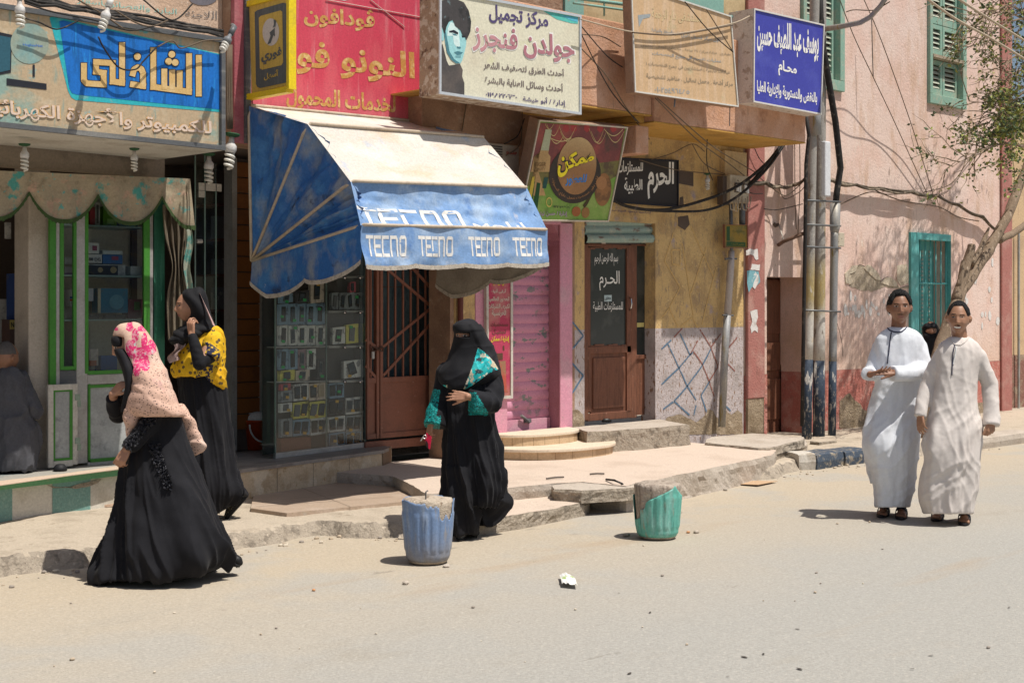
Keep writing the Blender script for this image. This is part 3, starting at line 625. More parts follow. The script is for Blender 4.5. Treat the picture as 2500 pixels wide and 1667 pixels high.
def strokes(lines, wd, fn, mat, parent, name, e=0, joint=True):
    """square-cornered strokes; lines of 2d points, fn(x,y,lift)"""
    mb = MB(); k = 0
    for ln in lines:
        Q = [np.array(p, float) for p in ln]; nS = len(Q)-1
        dirs = [(Q[i+1]-Q[i])/np.hypot(*(Q[i+1]-Q[i])) for i in range(nS)]
        for i in range(nS):
            d = dirs[i]; n = np.array((-d[1], d[0]))*wd/2; sq = lambda j: j < 0 or j >= nS or abs(dirs[j].dot(d)) < .45
            a2 = Q[i]-d*wd/2 if sq(i-1) else Q[i]; b2 = Q[i+1]+d*wd/2 if sq(i+1) else Q[i+1]
            L = np.hypot(*(b2-a2)); m = max(1, int(L/(wd*2)))
            for j in range(m):
                p, q = a2+(b2-a2)*j/m, a2+(b2-a2)*(j+1)/m
                mb.quad(*[fn(x[0], x[1], e+(k % 7)*.00025) for x in (p-n, q-n, q+n, p+n)])
            k += 1
            if i and not sq(i-1): mb.poly([fn(Q[i][0]+wd/2*math.cos(t), Q[i][1]+wd/2*math.sin(t), e+(k % 7)*.00025) for t in np.linspace(0, 6.2, 14)]); k += 1
    return obj(name, mb, mat, parent, merge=False)
def disc(c, r, fn, e, n=18, ry=None): return [fn(c[0]+r*math.cos(2*math.pi*i/n), c[1]+(ry or r)*math.sin(2*math.pi*i/n), e) for i in range(n)]

def sign(name, label, cat, quad, pl, depth, face, frame, fw=.02, box=None, proud=.012, group=None):
    P = [pl.at(u, v) for u, v in quad]; c = sum(P, Vector())/4
    t = thing(name, label, cat, tuple((P[2]+P[3])/2), group)
    mb = MB(); mb.slab(P, -pl.n*max(depth, .015)); obj('box', mb, box or frame, t)
    mb = MB(); e = pl.n*.002; mb.slab([p+e for p in P], -pl.n*.0015); obj('panel', mb, face, t)
    if fw:
        # inset ring
        Q = []
        for k in range(4):
            a, b, d = P[k], P[(k+1) % 4], P[k-1]
            Q.append(a + (b-a).normalized()*fw + (d-a).normalized()*fw)
        mb = MB(); n0, n1 = pl.n*.003, pl.n*(.003+proud)
        for k in range(4):
            j = (k+1) % 4
            mb.hexa([P[k]+n0, P[j]+n0, Q[j]+n0, Q[k]+n0], [P[k]+n1, P[j]+n1, Q[j]+n1, Q[k]+n1])
        obj('frame', mb, frame, t)
    return t
def plain(name, c, rough=.7, **k): return M(name, c, rough, **k)
# ------------------------------------------------------------------ big sign of the electronics shop
s1p = YP(-.62)
mt['s1_face'] = M('faded_banner', (.46,.35,.225), .75, [((.25,.36,.31), 2.2, .50, .60, (.8,1,1.6)), ((.12,.42,.46), 3.2, .60, .66, (1,1,1.6)), ((.52,.42,.29), 7, .56, .66), ((.30,.33,.26), 9, .58, .68, (3,1,.5))], [(40,.1)])
S1 = sign('shop_sign', 'long shop sign with gold Arabic letters on a bright blue panel, faded tan around', 'shop sign', [(-340,-42),(545,95),(545,368),(-340,277)], s1p, .95, mt['s1_face'], mt['dkgrey'], .035, M('white_soffit', (.62,.59,.53), .7, [((.48,.44,.38), 3, .52, .66)]), .03)
f1 = lambda x, y, e: s1p.at(x/3.734, y/3.734, .004+e)
mt['cyan'] = plain('turquoise_print', (.03,.40,.45), .6, layers=[((.16,.42,.42), 9, .55, .66)]); mt['blue'] = M('blue_print', (.012,.15,.52), .55, [((.01,.11,.36), 5, .5, .62, (4,1,.6)), ((.02,.24,.62), 8, .58, .66, (5,1,.5))])
flat(cz([(452,168),(480,150),(2005,495),(2008,1024),(690,915),(650,890),(620,830)],0,0), s1p, mt['cyan'], S1, 'blue_panel_edge', .004)
flat(cz([(540,198),(575,188),(2005,503),(2005,1000),(700,865),(655,850),(630,800)],0,0), s1p, mt['blue'], S1, 'blue_panel', .0055)
mt['gold'] = plain('gold_print', (.60,.40,.16), .6, layers=[((.66,.48,.24), 12, .5, .66)]); mt['blackp'] = plain('black_print', (.02,.022,.03), .6)
L = [[(1812,530),(1812,855)], [(1723,515),(1723,838),(1398,795),(1398,462)], [(1638,672),(1638,790)], [(1570,665),(1570,790)], [(1498,655),(1498,790)],
     [(1212,672),(1222,636),(1256,616),(1290,632),(1304,668),(1304,786),(1212,772)],
     [(1113,415),(1113,757),(1027,745),(1027,578),(876,568),(876,655),(945,668),(945,772),(790,762),(765,735),(765,603)]]
strokes(L, 66, f1, mt['blackp'], S1, 'letter_outline', .003); strokes(L, 53, f1, mt['gold'], S1, 'lettering', .0055)
for nm, r, e, mm in (('letter_outline', 39, .003, mt['blackp']), ('lettering', 31, .0055, mt['gold'])):
    mb = MB()
    for k, c in enumerate([(1567,498),(1537,562),(1598,572),(1253,518)]): mb.poly(disc(c, r, f1, e+.0025+k*.0002))
    obj(nm, mb, mm, S1)
mt['palelet'] = plain('pale_pink_letters', (.66,.52,.42), .6); mt['orangelet'] = plain('orange_outline', (.66,.40,.17), .6)
for mm, bo, e in ((mt['orangelet'], .05, .005), (mt['palelet'], .022, .0085)):
    text('للكمبيوتر والأجهزة الكهربائية', qmap(cz([(-130,870),(1930,1085),(1930,1255),(-130,1062)],0,0), s1p, e), mm, S1, bold=bo)
flat(cz([(60,715),(425,765),(425,822),(60,780)],0,0), s1p, mt['blackp'], S1, 'printed_picture', .0045); flat(cz([(-30,290),(110,320),(100,665),(-30,690)],0,0), s1p, mt['blackp'], S1, 'printed_picture', .0045)
flat(cz([(-30,320),(98,345),(92,640),(-30,668)],0,0), s1p, plain('screen_print', (.03,.10,.14), .5), S1, 'printed_picture', .006)
flat(disc((270,400), 175, lambda x, y, e: (x/3.734, y/3.734), 0, 24, 185), s1p, M('dish_print', (.28,.33,.27), .7, [((.2,.34,.33), 3, .5, .62)]), S1, 'printed_picture', .0046); flat(cz([(298,590),(318,592),(318,705),(298,702)],0,0), s1p, mt['blackp'], S1, 'printed_picture', .0056)
text('HughesNet', qmap(cz([(210,398),(390,410),(390,440),(210,425)],0,0), s1p, .0058), plain('blue_small_print', (.05,.16,.5)), S1)
# painted words on the wall above that sign
yw1 = YP(.12)
text('البارد والعصائر بأسعار', qmap(cz([(700,-40),(1610,70),(1610,150),(700,40)],0,0), yw1, .004), plain('turquoise_wall_paint', (.24,.47,.42), .9), shop1, 'wall_writing', 0)
text('لا اللاجئة', qmap(cz([(1690,90),(2080,110),(2080,210),(1690,170)],0,0), yw1, .004), plain('grey_wall_paint', (.20,.18,.17), .9), shop1, 'wall_writing', 0)
mb = MB(); mb.poly(disc((1850,-20), 130, lambda x, y, e: yw1.at(x/3.734, y/3.734, .004), 0, 20, 72)); obj('wall_painting', mb, plain('grey_blob_paint', (.16,.15,.17), .9), shop1)
# ------------------------------------------------------------------ red panel
s3p = YP(-.06)
mt['red_panel'] = M('sun_faded_red_panel', (.56,.06,.10), .5, [((.60,.10,.13), 3, .48, .62, (2,1,.5)), ((.62,.22,.24), 5, .58, .74, (4,1,.35)), ((.62,.30,.32), 1.5, 3.75, 3.2, (1,1,1), 'z', .35, .45)], spec=.35)
S3 = sign('shop_sign', 'tall faded red shop sign with gold Arabic letters behind the blue awning', 'shop sign', [(617,-60),(1032,-36),(1036,320),(617,275)], s3p, .05, mt['red_panel'], mt['maroon'], .0)
mt['goldfoil'] = M('worn_gold_foil', (.52,.27,.075), .5, [((.66,.47,.2), 18, .5, .62), ((.36,.16,.07), 24, .6, .68)], spec=.4)
text('ڤودافون', qmap(cz([(680,40),(1325,90),(1325,300),(680,240)],560,0), s3p, .004), mt['goldfoil'], S3, bold=.03)
text('النونو فون', qmap(cz([(380,330),(1690,480),(1690,790),(380,650)],560,0), s3p, .004), mt['goldfoil'], S3, bold=.03)
text('لخدمات المحمول', qmap(cz([(520,780),(1515,870),(1515,1075),(520,990)],560,0), s3p, .004), mt['goldfoil'], S3, bold=.03)
flat(cz([(985,-20),(1105,-20),(1090,0),(1050,8),(1010,2)],560,0), s3p, mt['chalk'], S3, 'emblem', .004)
for a, b in (((880,0),(1750,160)), ((1285,0),(1600,250))): mb = MB(); mb.tube([s3p.at(560+a[0]/3.734, a[1]/3.734, .01), s3p.at(560+b[0]/3.734, b[1]/3.734, .01)], .004, 5); obj('string', mb, plain('string', (.55,.4,.36)), S3)
mb = MB(); mb.box((X0(564), -.05, 2.97), (X0(620), 0-.0005, 6)); tag(obj('painted_pilaster', mb, mt['maroon']), 'maroon painted pilaster between the blue and the red shop signs', 'pilaster')
mb = MB(); mb.box((X0(600,-.08), -.08, 2.97), (X0(613,-.08), -.051, 6)); tag(obj('steel_angle', mb, mt['dkgrey'] ), 'dark steel upright that carries the yellow bracket sign', 'steel post')
# ------------------------------------------------------------------ yellow bracket sign, square to the wall
XF = 2.06
fp_ = PL((XF, 0, 0), (-1, 0, 0))
mt['yel'] = M('yellow_enamel', (.74,.55,.01), .5, [((.62,.46,.03), 6, .52, .68), ((.35,.26,.08), 20, .68, .74)], spec=.4)
mt['yelface'] = M('mustard_print', (.56,.40,.09), .6, [((.48,.34,.08), 6, .5, .66, (1,6,.4))]); mt['slate'] = M('slate_print', (.085,.105,.115), .6, [((.12,.135,.14), 6, .5, .66, (1,6,.4))])
S2 = sign('bracket_sign', 'yellow bracket sign with a grey border and white ball, square to the wall', 'sign', [(609,17),(703,-14),(705,208),(615,229)], fp_, .03, mt['yelface'], mt['yel'], .0)
o2 = lambda L: cz(L, 560, 0)
flat(o2([(230,115),(255,95),(490,28),(520,35),(530,60),(533,720),(515,755),(280,805),(255,795),(242,770)]), fp_, mt['slate'], S2, 'grey_border', .006)
flat(o2([(268,165),(285,148),(465,98),(482,110),(490,570),(475,597),(300,638),(278,625)]), fp_, mt['yelface'], S2, 'inner_panel', .008)
mb = MB(); mb.poly(disc((378,295), 76, lambda x, y, e: fp_.at(560+x/3.734, y/3.734, .010), 0, 28, 125)); obj('ball', mb, M('pale_ball_print', (.55,.52,.49), .6), S2)
flat(o2([(345,410),(375,330),(365,300),(412,258),(415,335),(400,325),(375,395)]), fp_, mt['slate'], S2, 'arrow', .012); flat(o2([(403,180),(425,190),(420,245),(395,255),(405,225)]), fp_, mt['slate'], S2, 'arrow', .012)
text('فوري', qmap(o2([(290,470),(475,425),(475,545),(290,600)]), fp_, .010), mt['slate'], S2, bold=.04)
text('أسهل', qmap(o2([(315,660),(455,630),(455,705),(315,740)]), fp_, .008), mt['yelface'], S2, bold=.03)
mb = MB(); z1, z0 = fp_.at(609,17).z, fp_.at(615,229).z; y1 = fp_.at(704,100).y
mb.box((XF-.02, y1-.035, z0-.02), (XF+.05, y1, z1+.05)); mb.box((XF-.02, y1, z1), (XF+.05, -.02, z1+.045)); mb.box((XF-.02, y1, z0-.045), (XF+.05, -.02, z0)); obj('frame', mb, mt['yel'], S2)
mb = MB()
for z in (z1+.022, z0-.022): mb.tube([(XF-.028,-.07,z),(XF-.02,-.07,z)], .014, 8)
obj('bolt', mb, mt['dkgrey'], S2)
# ------------------------------------------------------------------ beauty salon sign
s4p = YP(-1.05)
mt['cream'] = M('cream_banner', (.66,.63,.49), .6, [((.60,.55,.42), 2, .5, .66), ((.62,.60,.40), 6, .6, .72)])
S4 = sign('shop_sign', 'cream salon sign printed with a dark haired man in cyan and mauve Arabic letters', 'shop sign', [(1071,-26),(1417,38),(1417,281),(1070,230)], s4p, .24, mt['cream'], M('pale_alu', (.52,.55,.58), .5, metal=.2), .022, M('rusty_dusty_sheet', (.36,.26,.18), .9, [((.55,.47,.38), 14, .5, .58), ((.16,.10,.07), 10, .56, .64)], [(30,.6)]))
o4 = lambda L: cz(L, 1020, 0)
mt['mauve'] = plain('mauve_letters', (.40,.17,.20), .6, layers=[((.50,.25,.27), 2, .45, .6)]); mt['indigo'] = plain('indigo_letters', (.085,.065,.16), .6); mt['greylet'] = plain('grey_brown_letters', (.155,.12,.115), .6); mt['whitep'] = plain('white_print', (.78,.76,.72), .6)
text('مركز تجميل', qmap(o4([(650,35),(1190,125),(1190,285),(650,210)]), s4p, .005), mt['indigo'], S4, bold=.03)
text('جولدن فنجرز', qmap(o4([(490,190),(1440,330),(1440,610),(490,480)]), s4p, .004), mt['whitep'], S4, 'letter_outline', bold=.055)
text('جولدن فنجرز', qmap(o4([(500,205),(1430,345),(1430,595),(500,465)]), s4p, .007), mt['mauve'], S4, bold=.028)
text('أحدث الطرق لتصفيف الشعر', qmap(o4([(600,535),(1340,632),(1340,718),(600,640)]), s4p, .005), mt['greylet'], S4, bold=.018)
text('أحدث وسائل العناية بالبشرة', qmap(o4([(612,680),(1330,765),(1330,860),(612,770)]), s4p, .005), mt['greylet'], S4, bold=.018)
text('إدارة / أبو خيشة', qmap(o4([(958,870),(1352,905),(1352,985),(958,935)]), s4p, .005), mt['indigo'], S4, bold=.018)
text('٠١١٤٨٢٢٠٦٣٠', qmap(o4([(618,830),(905,860),(905,908),(618,880)]), s4p, .005), mt['indigo'], S4, bold=.03)
flat(o4([(1140,100),(1460,155),(1460,220),(1400,215),(1270,180)]), s4p, plain('teal_wave', (.10,.48,.42)), S4, 'green_wave', .004); flat(o4([(1300,140),(1460,166),(1460,205),(1400,190)]), s4p, plain('aqua_wave', (.10,.42,.55)), S4, 'green_wave', .005)
flat(o4([(205,20),(205,440),(225,400),(265,560),(285,600),(385,585),(410,640),(405,700),(425,760),(425,866),(207,855)]), s4p, M('charcoal_print', (.075,.068,.066), .6, [((.12,.10,.09), 3, .5, .65)]), S4, 'printed_man', .004)
mtcy = plain('cyan_skin_print', (.30,.58,.60)); mtdc = plain('deep_cyan_print', (.07,.20,.24)); mtlc = plain('light_cyan_print', (.60,.76,.74))
flat(o4([(207,258),(225,255),(240,290),(237,370),(222,375),(210,345)]), s4p, mtcy, S4, 'printed_face', .005)
flat(o4([(240,300),(262,235),(290,180),(330,190),(375,240),(410,320),(445,345),(440,420),(420,500),(405,555),(385,583),(350,580),(310,545),(270,470),(250,400)]), s4p, mtcy, S4, 'printed_face', .0055)
flat(o4([(300,205),(335,215),(375,285),(385,420),(360,440),(330,400),(320,330),(270,330),(275,260)]), s4p, mtlc, S4, 'printed_face', .0062)
flat(o4([(240,300),(255,290),(290,470),(330,540),(385,578),(350,582),(305,548),(265,480)]), s4p, mtdc, S4, 'printed_shadow', .0064)
flat(o4([(285,285),(330,275),(370,300),(365,318),(320,300),(290,300)]), s4p, mt['blackp'], S4, 'printed_brow', .007); flat(o4([(310,308),(345,312),(362,328),(330,326)]), s4p, mtdc, S4, 'printed_eye', .007)
flat(o4([(400,325),(432,330),(440,342),(405,345)]), s4p, mt['blackp'], S4, 'printed_brow', .007)
flat(o4([(330,480),(365,468),(412,480),(395,498),(360,505)]), s4p, mtdc, S4, 'printed_lips', .007); flat(o4([(355,425),(395,432),(388,448),(360,442)]), s4p, mtdc, S4, 'printed_nose', .007); flat(o4([(340,510),(395,508),(390,530),(350,528)]), s4p, plain('mid_cyan', (.16,.36,.40)), S4, 'printed_chin', .007)
flat(o4([(207,10),(240,0),(330,-15),(420,25),(465,100),(487,200),(480,290),(455,345),(440,370),(430,335),(405,320),(390,280),(340,240),(318,185),(285,200),(262,245),(248,310),(238,300),(225,255),(207,245)]), s4p, M('dark_hair_print', (.06,.055,.055), .6, [((.03,.03,.03), 6, .5, .6), ((.12,.16,.17), 14, .62, .68)]), S4, 'printed_hair', .0078)
# ------------------------------------------------------------------ faded tan sign
s7p = YP(-1.12)
mt['tanface'] = M('bleached_tan_panel', (.55,.37,.21), .65, [((.60,.43,.28), 3, .5, .62, (5,1,.4)), ((.50,.40,.24), 4, .6, .7)], spec=.3)
S7 = sign('shop_sign', 'bleached tan sign with nearly vanished blue and grey Arabic lines on the balcony', 'shop sign', [(1538,-40),(1783,40),(1801,262),(1548,226)], s7p, .1, mt['tanface'], M('white_frame', (.60,.58,.53), .6), .014, mt['brown_plaster'])
o7 = lambda L: cz(L, 1500, 0)
fadeb = plain('faded_blue', (.31,.34,.35)); fadeg = plain('faded_grey', (.30,.235,.16)); fadey = plain('faded_yellow', (.60,.47,.27))
text('مستشفى دار الرحمة', qmap(o7([(340,70),(800,130),(800,230),(340,190)]), s7p, .004), fadey, S7, bold=.01)
text('أول مركز غسيل كلوي', qmap(o7([(610,290),(960,345),(960,400),(610,350)]), s7p, .004), fadeb, S7, bold=.01)
text('لتنظير بالمنظار والجراحة', qmap(o7([(340,255),(620,290),(620,330),(340,300)]), s7p, .004), fadeb, S7, bold=.01)
text('طوارئ . عناية مركزة ٢٤ ساعة . حضانات أطفال . تجهيزي', qmap(o7([(245,395),(1060,480),(1060,520),(245,435)]), s7p, .004), fadeg, S7, bold=.01)
text('عمليات تقسيم في جميع التخصصات', qmap(o7([(345,470),(975,545),(975,590),(345,515)]), s7p, .004), fadeb, S7, bold=.01)
text('عيادات خارجية ( استشاريون في جميع التخصصات )', qmap(o7([(285,560),(1055,645),(1055,692),(285,610)]), s7p, .004), fadeg, S7, bold=.01)
text('مركز أشعة . معمل تحاليل . مناظير تشخيصية', qmap(o7([(290,660),(1080,735),(1080,800),(290,720)]), s7p, .004), fadeg, S7, bold=.014)
text('٠١٠٢٥٤٩٦٤٨٥', qmap(o7([(370,790),(685,820),(685,860),(370,845)]), s7p, .004), fadeb, S7, bold=.01)
flat(o7([(215,140),(330,130),(325,160),(260,175),(225,250)]), s7p, fadeb, S7, 'emblem', .004)
mb = MB(); mb.tube([s7p.at(1648,243,-.02), s7p.at(1646,262,-.02)], .008, 6); mb.tube([s7p.at(1782,262,-.05), s7p.at(1781,308,-.05)], .005, 6); obj('hook', mb, mt['dkgrey'], S7)
# ------------------------------------------------------------------ blue lawyer sign
s8p = YP(-1.0)
mt['royal'] = M('royal_blue_panel', (.05,.055,.34), .45, [((.07,.08,.38), 3, .5, .65)], spec=.4)
S8 = sign('shop_sign', 'royal blue sign with white Arabic lettering hung before the pole top', 'sign', [(1839,21),(2011,61),(2003,281),(1837,250)], s8p, .32, mt['royal'], M('white_frame2', (.62,.60,.56), .6), .016, M('dusty_white_sheet', (.62,.56,.50), .9, [((.40,.33,.27), 12, .55, .62)], [(40,.5)]))
text('يوسف عبد اللطيف حسين', qmap(o7([(1300,170),(1862,255),(1862,575),(1300,470)]), s8p, .004), mt['whitep'], S8, bold=.035)
text('محـام', qmap(o7([(1495,540),(1662,590),(1662,720),(1495,690)]), s8p, .004), mt['whitep'], S8, bold=.03)
text('بالنقض والدستورية والإدارية العليا', qmap(o7([(1300,730),(1848,845),(1848,975),(1300,870)]), s8p, .004), mt['whitep'], S8, bold=.03)
# ------------------------------------------------------------------ tilted perfume sign
a, b = W(1315,292,-.78), W(1531,310,-.78); c = W(1484,541,-.46)
n5 = (b-a).cross(c-a); n5 = n5 if n5.y < 0 else -n5
s5p = PL(a, n5)
mt['pf'] = M('green_print', (.16,.30,.055), .55, [((.24,.34,.09), 3, .48, .62), ((.09,.15,.04), 5, .6, .72), ((.45,.42,.16), 9, .66, .74)])
S5 = sign('shop_sign', 'forward leaning maroon and green perfume sign with a brown disc and yellow word', 'shop sign', [(1315,292),(1531,310),(1484,541),(1264,539)], s5p, .12, mt['pf'], M('cream_frame', (.52,.45,.36), .6), .014, mt['brown_plaster'])
o5 = lambda L: cz(L, 1020, 0); o5b = lambda L: cz(L, 1020, 380)
flat(o5([(1120,1120),(1890,1170),(1810,1568),(1040,1500)])[:2]+[(1512,392),(1290,420)], s5p, M('maroon_print', (.17,.05,.05), .55, [((.28,.07,.06), 3, .5, .62), ((.09,.05,.04), 4, .58, .7)]), S5, 'maroon_field', .004)
flat([(1290,420),(1512,392),(1505,430),(1470,450),(1440,440),(1330,450),(1284,455)], s5p, M('olive_print', (.17,.15,.05), .55, [((.10,.07,.04), 5, .5, .6)]), S5, 'olive_field', .004)
mtg = plain('gold_line', (.62,.48,.22)); mtr = plain('red_drape', (.33,.05,.05))
random.seed(3)
mb = MB()
for (x0, y0_, x1, dy) in [(1175,1130,1300,110),(1200,1240,1330,70),(1290,1160,1440,110),(1300,1200,1420,90),(1560,1170,1700,130),(1580,1200,1720,110),(1700,1180,1870,60),(1160,1130,1240,50),(1720,1200,1880,100),(1210,1260,1400,30)]:
    P = [s5p.at(1020+(x0+(x1-x0)*t)/3.734, (y0_+dy*math.sin(math.pi*t))/3.734, .007) for t in np.linspace(0, 1, 12)]
    for p, q in zip(P, P[1:]): n = Vector((0,0,.004)); mb.quad(p-n, q-n, q+n, p+n)
obj('drape_line', mb, mtg, S5)
for x in (1330,1400,1520,1640,1760): flat(o5([(x,1140),(x+45,1143),(x+50,1190),(x+20,1210),(x-5,1185)]), s5p, mtr, S5, 'red_swag', .005)
# bottle
flat(o5([(1165,1180),(1222,1185),(1195,1365),(1190,1400),(1210,1430),(1200,1568),(1030,1568),(1060,1430),(1090,1390),(1120,1375),(1120,1340)])[:8]+[(1332,478),(1300,478),(1306,382),(1318,372)], s5p, plain('amber_glass_print', (.42,.27,.12)), S5, 'printed_bottle', .0065)
flat(o5([(1165,1180),(1222,1185),(1193,1375),(1122,1372)]), s5p, plain('pale_cap_print', (.40,.42,.28)), S5, 'printed_cap', .0075)
text('TIGER', qmap(o5b([(1070,62),(1172,66),(1170,102),(1068,98)]), s5p, .009), plain('dark_gold', (.2,.12,.05)), S5); text('BEAUTY', qmap(o5b([(1060,110),(1165,112),(1165,138),(1060,136)]), s5p, .009), plain('dark_gold2', (.26,.17,.08)), S5)
cc = (1450, 80)
f5 = lambda x, y, e: s5p.at(1020+x/3.734, 380+y/3.734, e)
def ell(cx, cy, rx, ry, e, mat, nm, n=40, sk=-.06):
    mb = MB(); mb.poly([f5(cx+rx*math.cos(t)+sk*ry*math.sin(t), cy+ry*math.sin(t), e) for t in np.linspace(0, 2*math.pi, n, endpoint=False)]); return obj(nm, mb, mat, S5)
ell(1432,175,236,262,.008,plain('dark_ring_print', (.045,.035,.03)),'dark_ring')
ell(1450,95,178,262,.0095,M('brown_disc_print', (.30,.155,.065), .55, [((.48,.34,.17), 1.2, 3.05, 3.35, (1,1,1), 'z', .2)]),'brown_disc')
for nm, bo, e, mm in (('letter_outline', .085, .011, mt['blackp']), ('lettering', .04, .0135, plain('bright_yellow', (.75,.62,.03)))):
    text('ممكن', qmap(o5b([(1275,-42),(1620,-30),(1600,60),(1275,215)]), s5p, e), mm, S5, nm, bold=bo)
text('للعطور', qmap(o5b([(1345,165),(1545,170),(1530,265),(1345,280)]), s5p, .011), plain('blue_word', (.03,.20,.55)), S5, bold=.03)
def arc(s, t, k): an = math.radians(158 - 136*s) ; r = 205+44*t; return f5(1432+(r)*math.cos(an)*1.03, 150+r*math.sin(an)*1.06, .0098+k*.0002)
text('تركيب عطور . مستحضرات تجميل . مكياج . اكسسوارات', lambda s, t, k: (lambda an, r: f5(1434+r*math.cos(an)*1.02-.06*r*math.sin(an), 170+r*1.09*math.sin(an), .0098+k*.0002))(math.radians(170-165*s), 240-32*(t)-22), plain('orange_small', (.45,.22,.09)), S5, bold=0)
text('٠١٢٢٠٢٤٣٠٤٠', qmap(o5b([(1230,450),(1390,462),(1390,486),(1230,474)]), s5p, .007), mt['blackp'], S5, bold=.03)
text('إدارة / حسن نيتشا', qmap(o5b([(1070,500),(1370,510),(1370,560),(1070,560)]), s5p, .007), plain('mauve_small', (.35,.25,.35)), S5, bold=.03)
for (x0, w_, yt, yb_, c_) in [(1040,28,230,480,(.02,.09,.03)),(1085,34,245,500,(.015,.07,.025)),(1010,24,340,500,(.015,.06,.02))]: flat(o5b([(x0,yt),(x0+w_,yt+6),(x0+w_-30,yb_),(x0-38,yb_)]), s5p, plain('tube_print', c_), S5, 'printed_tube', .007)
flat(o5b([(1045,195),(1065,190),(1060,260),(1035,400),(1000,400),(1030,260)]), s5p, plain('gold_tube', (.55,.42,.06)), S5, 'printed_tube', .0085); flat(o5b([(1152,200),(1190,200),(1170,300),(1135,298)]), s5p, plain('dark_cap', (.02,.07,.06)), S5, 'printed_tube', .0085); flat(o5b([(970,490),(1060,492),(1052,508),(960,506)]), s5p, plain('gold_band', (.5,.4,.1)), S5, 'printed_tube', .0092)
flat(o5b([(1580,330),(1600,340),(1545,450),(1520,480),(1505,455),(1530,420)]), s5p, plain('brush_print', (.06,.045,.02)), S5, 'printed_brush', .007)
ell(1690,310,75,150,.007,M('brown_portrait_print', (.27,.13,.05), .55, [((.16,.08,.035), 9, .5, .6)]),'printed_portrait'); ell(1675,250,48,62,.0085,plain('tan_print', (.34,.17,.075)),'printed_portrait')
ell(1445,510,40,45,.007,plain('rust_blob', (.30,.11,.04)),'printed_brush'); ell(1530,520,36,50,.007,plain('rust_blob2', (.26,.14,.05)),'printed_brush')
mb = MB()
for t in range(16):
    p, q = 2*math.pi*t/16, 2*math.pi*(t+1)/16
    mb.quad(*[f5(1198+r*math.cos(x), 425+r*1.6*math.sin(x), .0075) for r, x in ((22,p),(28,p),(28,q),(22,q))])
obj('printed_mirror', mb, plain('gold_ring', (.55,.42,.12)), S5)
# ------------------------------------------------------------------ black medical supplies sign
s6p = YP(-.03)
S6 = sign('shop_sign', 'black sign with white brushed Arabic lettering above the brown glazed door', 'shop sign', [(1494,384),(1655,391),(1655,506),(1494,494)], s6p, .028, M('black_board', (.035,.03,.028), .6), mt['blackp'], .014)
o6 = lambda L: cz(L, 1500, 380)
text('الحرم', qmap(o6([(305,50),(545,60),(540,360),(300,400)]), s6p, .004), mt['chalk'], S6, bold=.03); text('للمستلزمات', qmap(o6([(30,40),(262,65),(258,165),(30,190)]), s6p, .004), mt['chalk'], S6, bold=.02); text('الطبية', qmap(o6([(90,200),(255,215),(255,335),(90,355)]), s6p, .004), mt['chalk'], S6, bold=.02)
text('لصاحبها محمود السيد عبده', qmap(o6([(-40,485),(330,510),(330,535),(-40,510)]), YP(0), .004), plain('purple_wall_paint', (.12,.10,.16), .9), shop2, 'wall_writing')
# small painted plate on the drainpipe
s9p = YP(-.16)
S9 = sign('small_sign', 'small square yellow and green plate fixed to the drainpipe', 'sign', [(1767,548),(1823,549),(1824,606),(1768,605)], s9p, .01, M('old_yellow_plate', (.26,.17,.03), .6, [((.15,.13,.04), 6, .5, .6)]), mt['rust_brown'], .005)
flat([(1774,553),(1782,553),(1782,588),(1774,588)], s9p, plain('dark_green_print', (.03,.08,.03)), S9, 'green_strip', .004); flat([(1774,590),(1820,592),(1820,602),(1774,600)], s9p, plain('dark_green_print2', (.03,.08,.03)), S9, 'green_strip', .004)
text('مدرسة', qmap([(1788,562),(1818,562),(1818,568),(1788,568)], s9p, .004), plain('dim_green_letters', (.12,.12,.03)), S9); text('تعليم القيادة', qmap([(1786,593),(1816,594),(1816,601),(1786,600)], s9p, .006), plain('dim_yellow_letters', (.24,.2,.04)), S9)

# ================================================================== AWNING
XL, XR = 2.05, 3.99
piv = (-.15, 2.01)                    # (Y, Z) of the hoop hinges
def hoopL(k): return [(-.10,3.27),(-.90,3.05),(-1.44,2.57),(-1.56,2.24)][k]
aw = thing('awning', 'dusty blue folding shop awning on cream hoops with white lettering', 'awning', (3.0, -.1, 2.0))
mt['aw_blue'] = M('blue_canvas', (.03,.13,.38), .55, [((.06,.20,.46), 4, .48, .62), ((.24,.28,.35), 3.0, .48, .64, (1,1,.7)), ((.03,.045,.10), 6, .62, .72), ((.40,.42,.46), 12, .68, .76)], [(14,.3),(60,.15)], spec=.3)
mt['aw_top'] = M('dust_bleached_canvas', (.55,.505,.45), .85, [((.62,.57,.51), 3, .5, .62), ((.56,.45,.34), 2, .54, .7, (1,1,3)), ((.36,.43,.54), 4, .60, .76)], [(30,.15)])
mt['aw_front'] = M('faded_light_blue_canvas', (.17,.29,.50), .7, [((.32,.42,.56), 3, .46, .64), ((.10,.21,.45), 5, .55, .7), ((.50,.47,.45), 5, .62, .76)], [(30,.15)])
mt['aw_under'] = M('grey_canvas_back', (.33,.29,.235), .9, [((.27,.235,.19), 5, .5, .66)])
mt['hoop'] = M('cream_piping', (.50,.41,.31), .7, [((.38,.31,.24), 8, .5, .66)])
mt['fringe'] = M('cream_fringe', (.55,.49,.41), .95, [((.40,.35,.29), 30, .5, .62)], [(200,.6)])
def hp(k, s):                         # hoop bar point, s across 0..1 (front bar slightly longer)
    y, z = hoopL(k); y2, z2 = [(-.05,3.31),(-.83,3.11),(-1.36,2.64),(-1.53,2.28)][k]
    ext = .07 if k == 3 else 0
    return Vector((XL+(XR+ext-XL)*s, y+(y2-y)*s, z+(z2-z)*s))
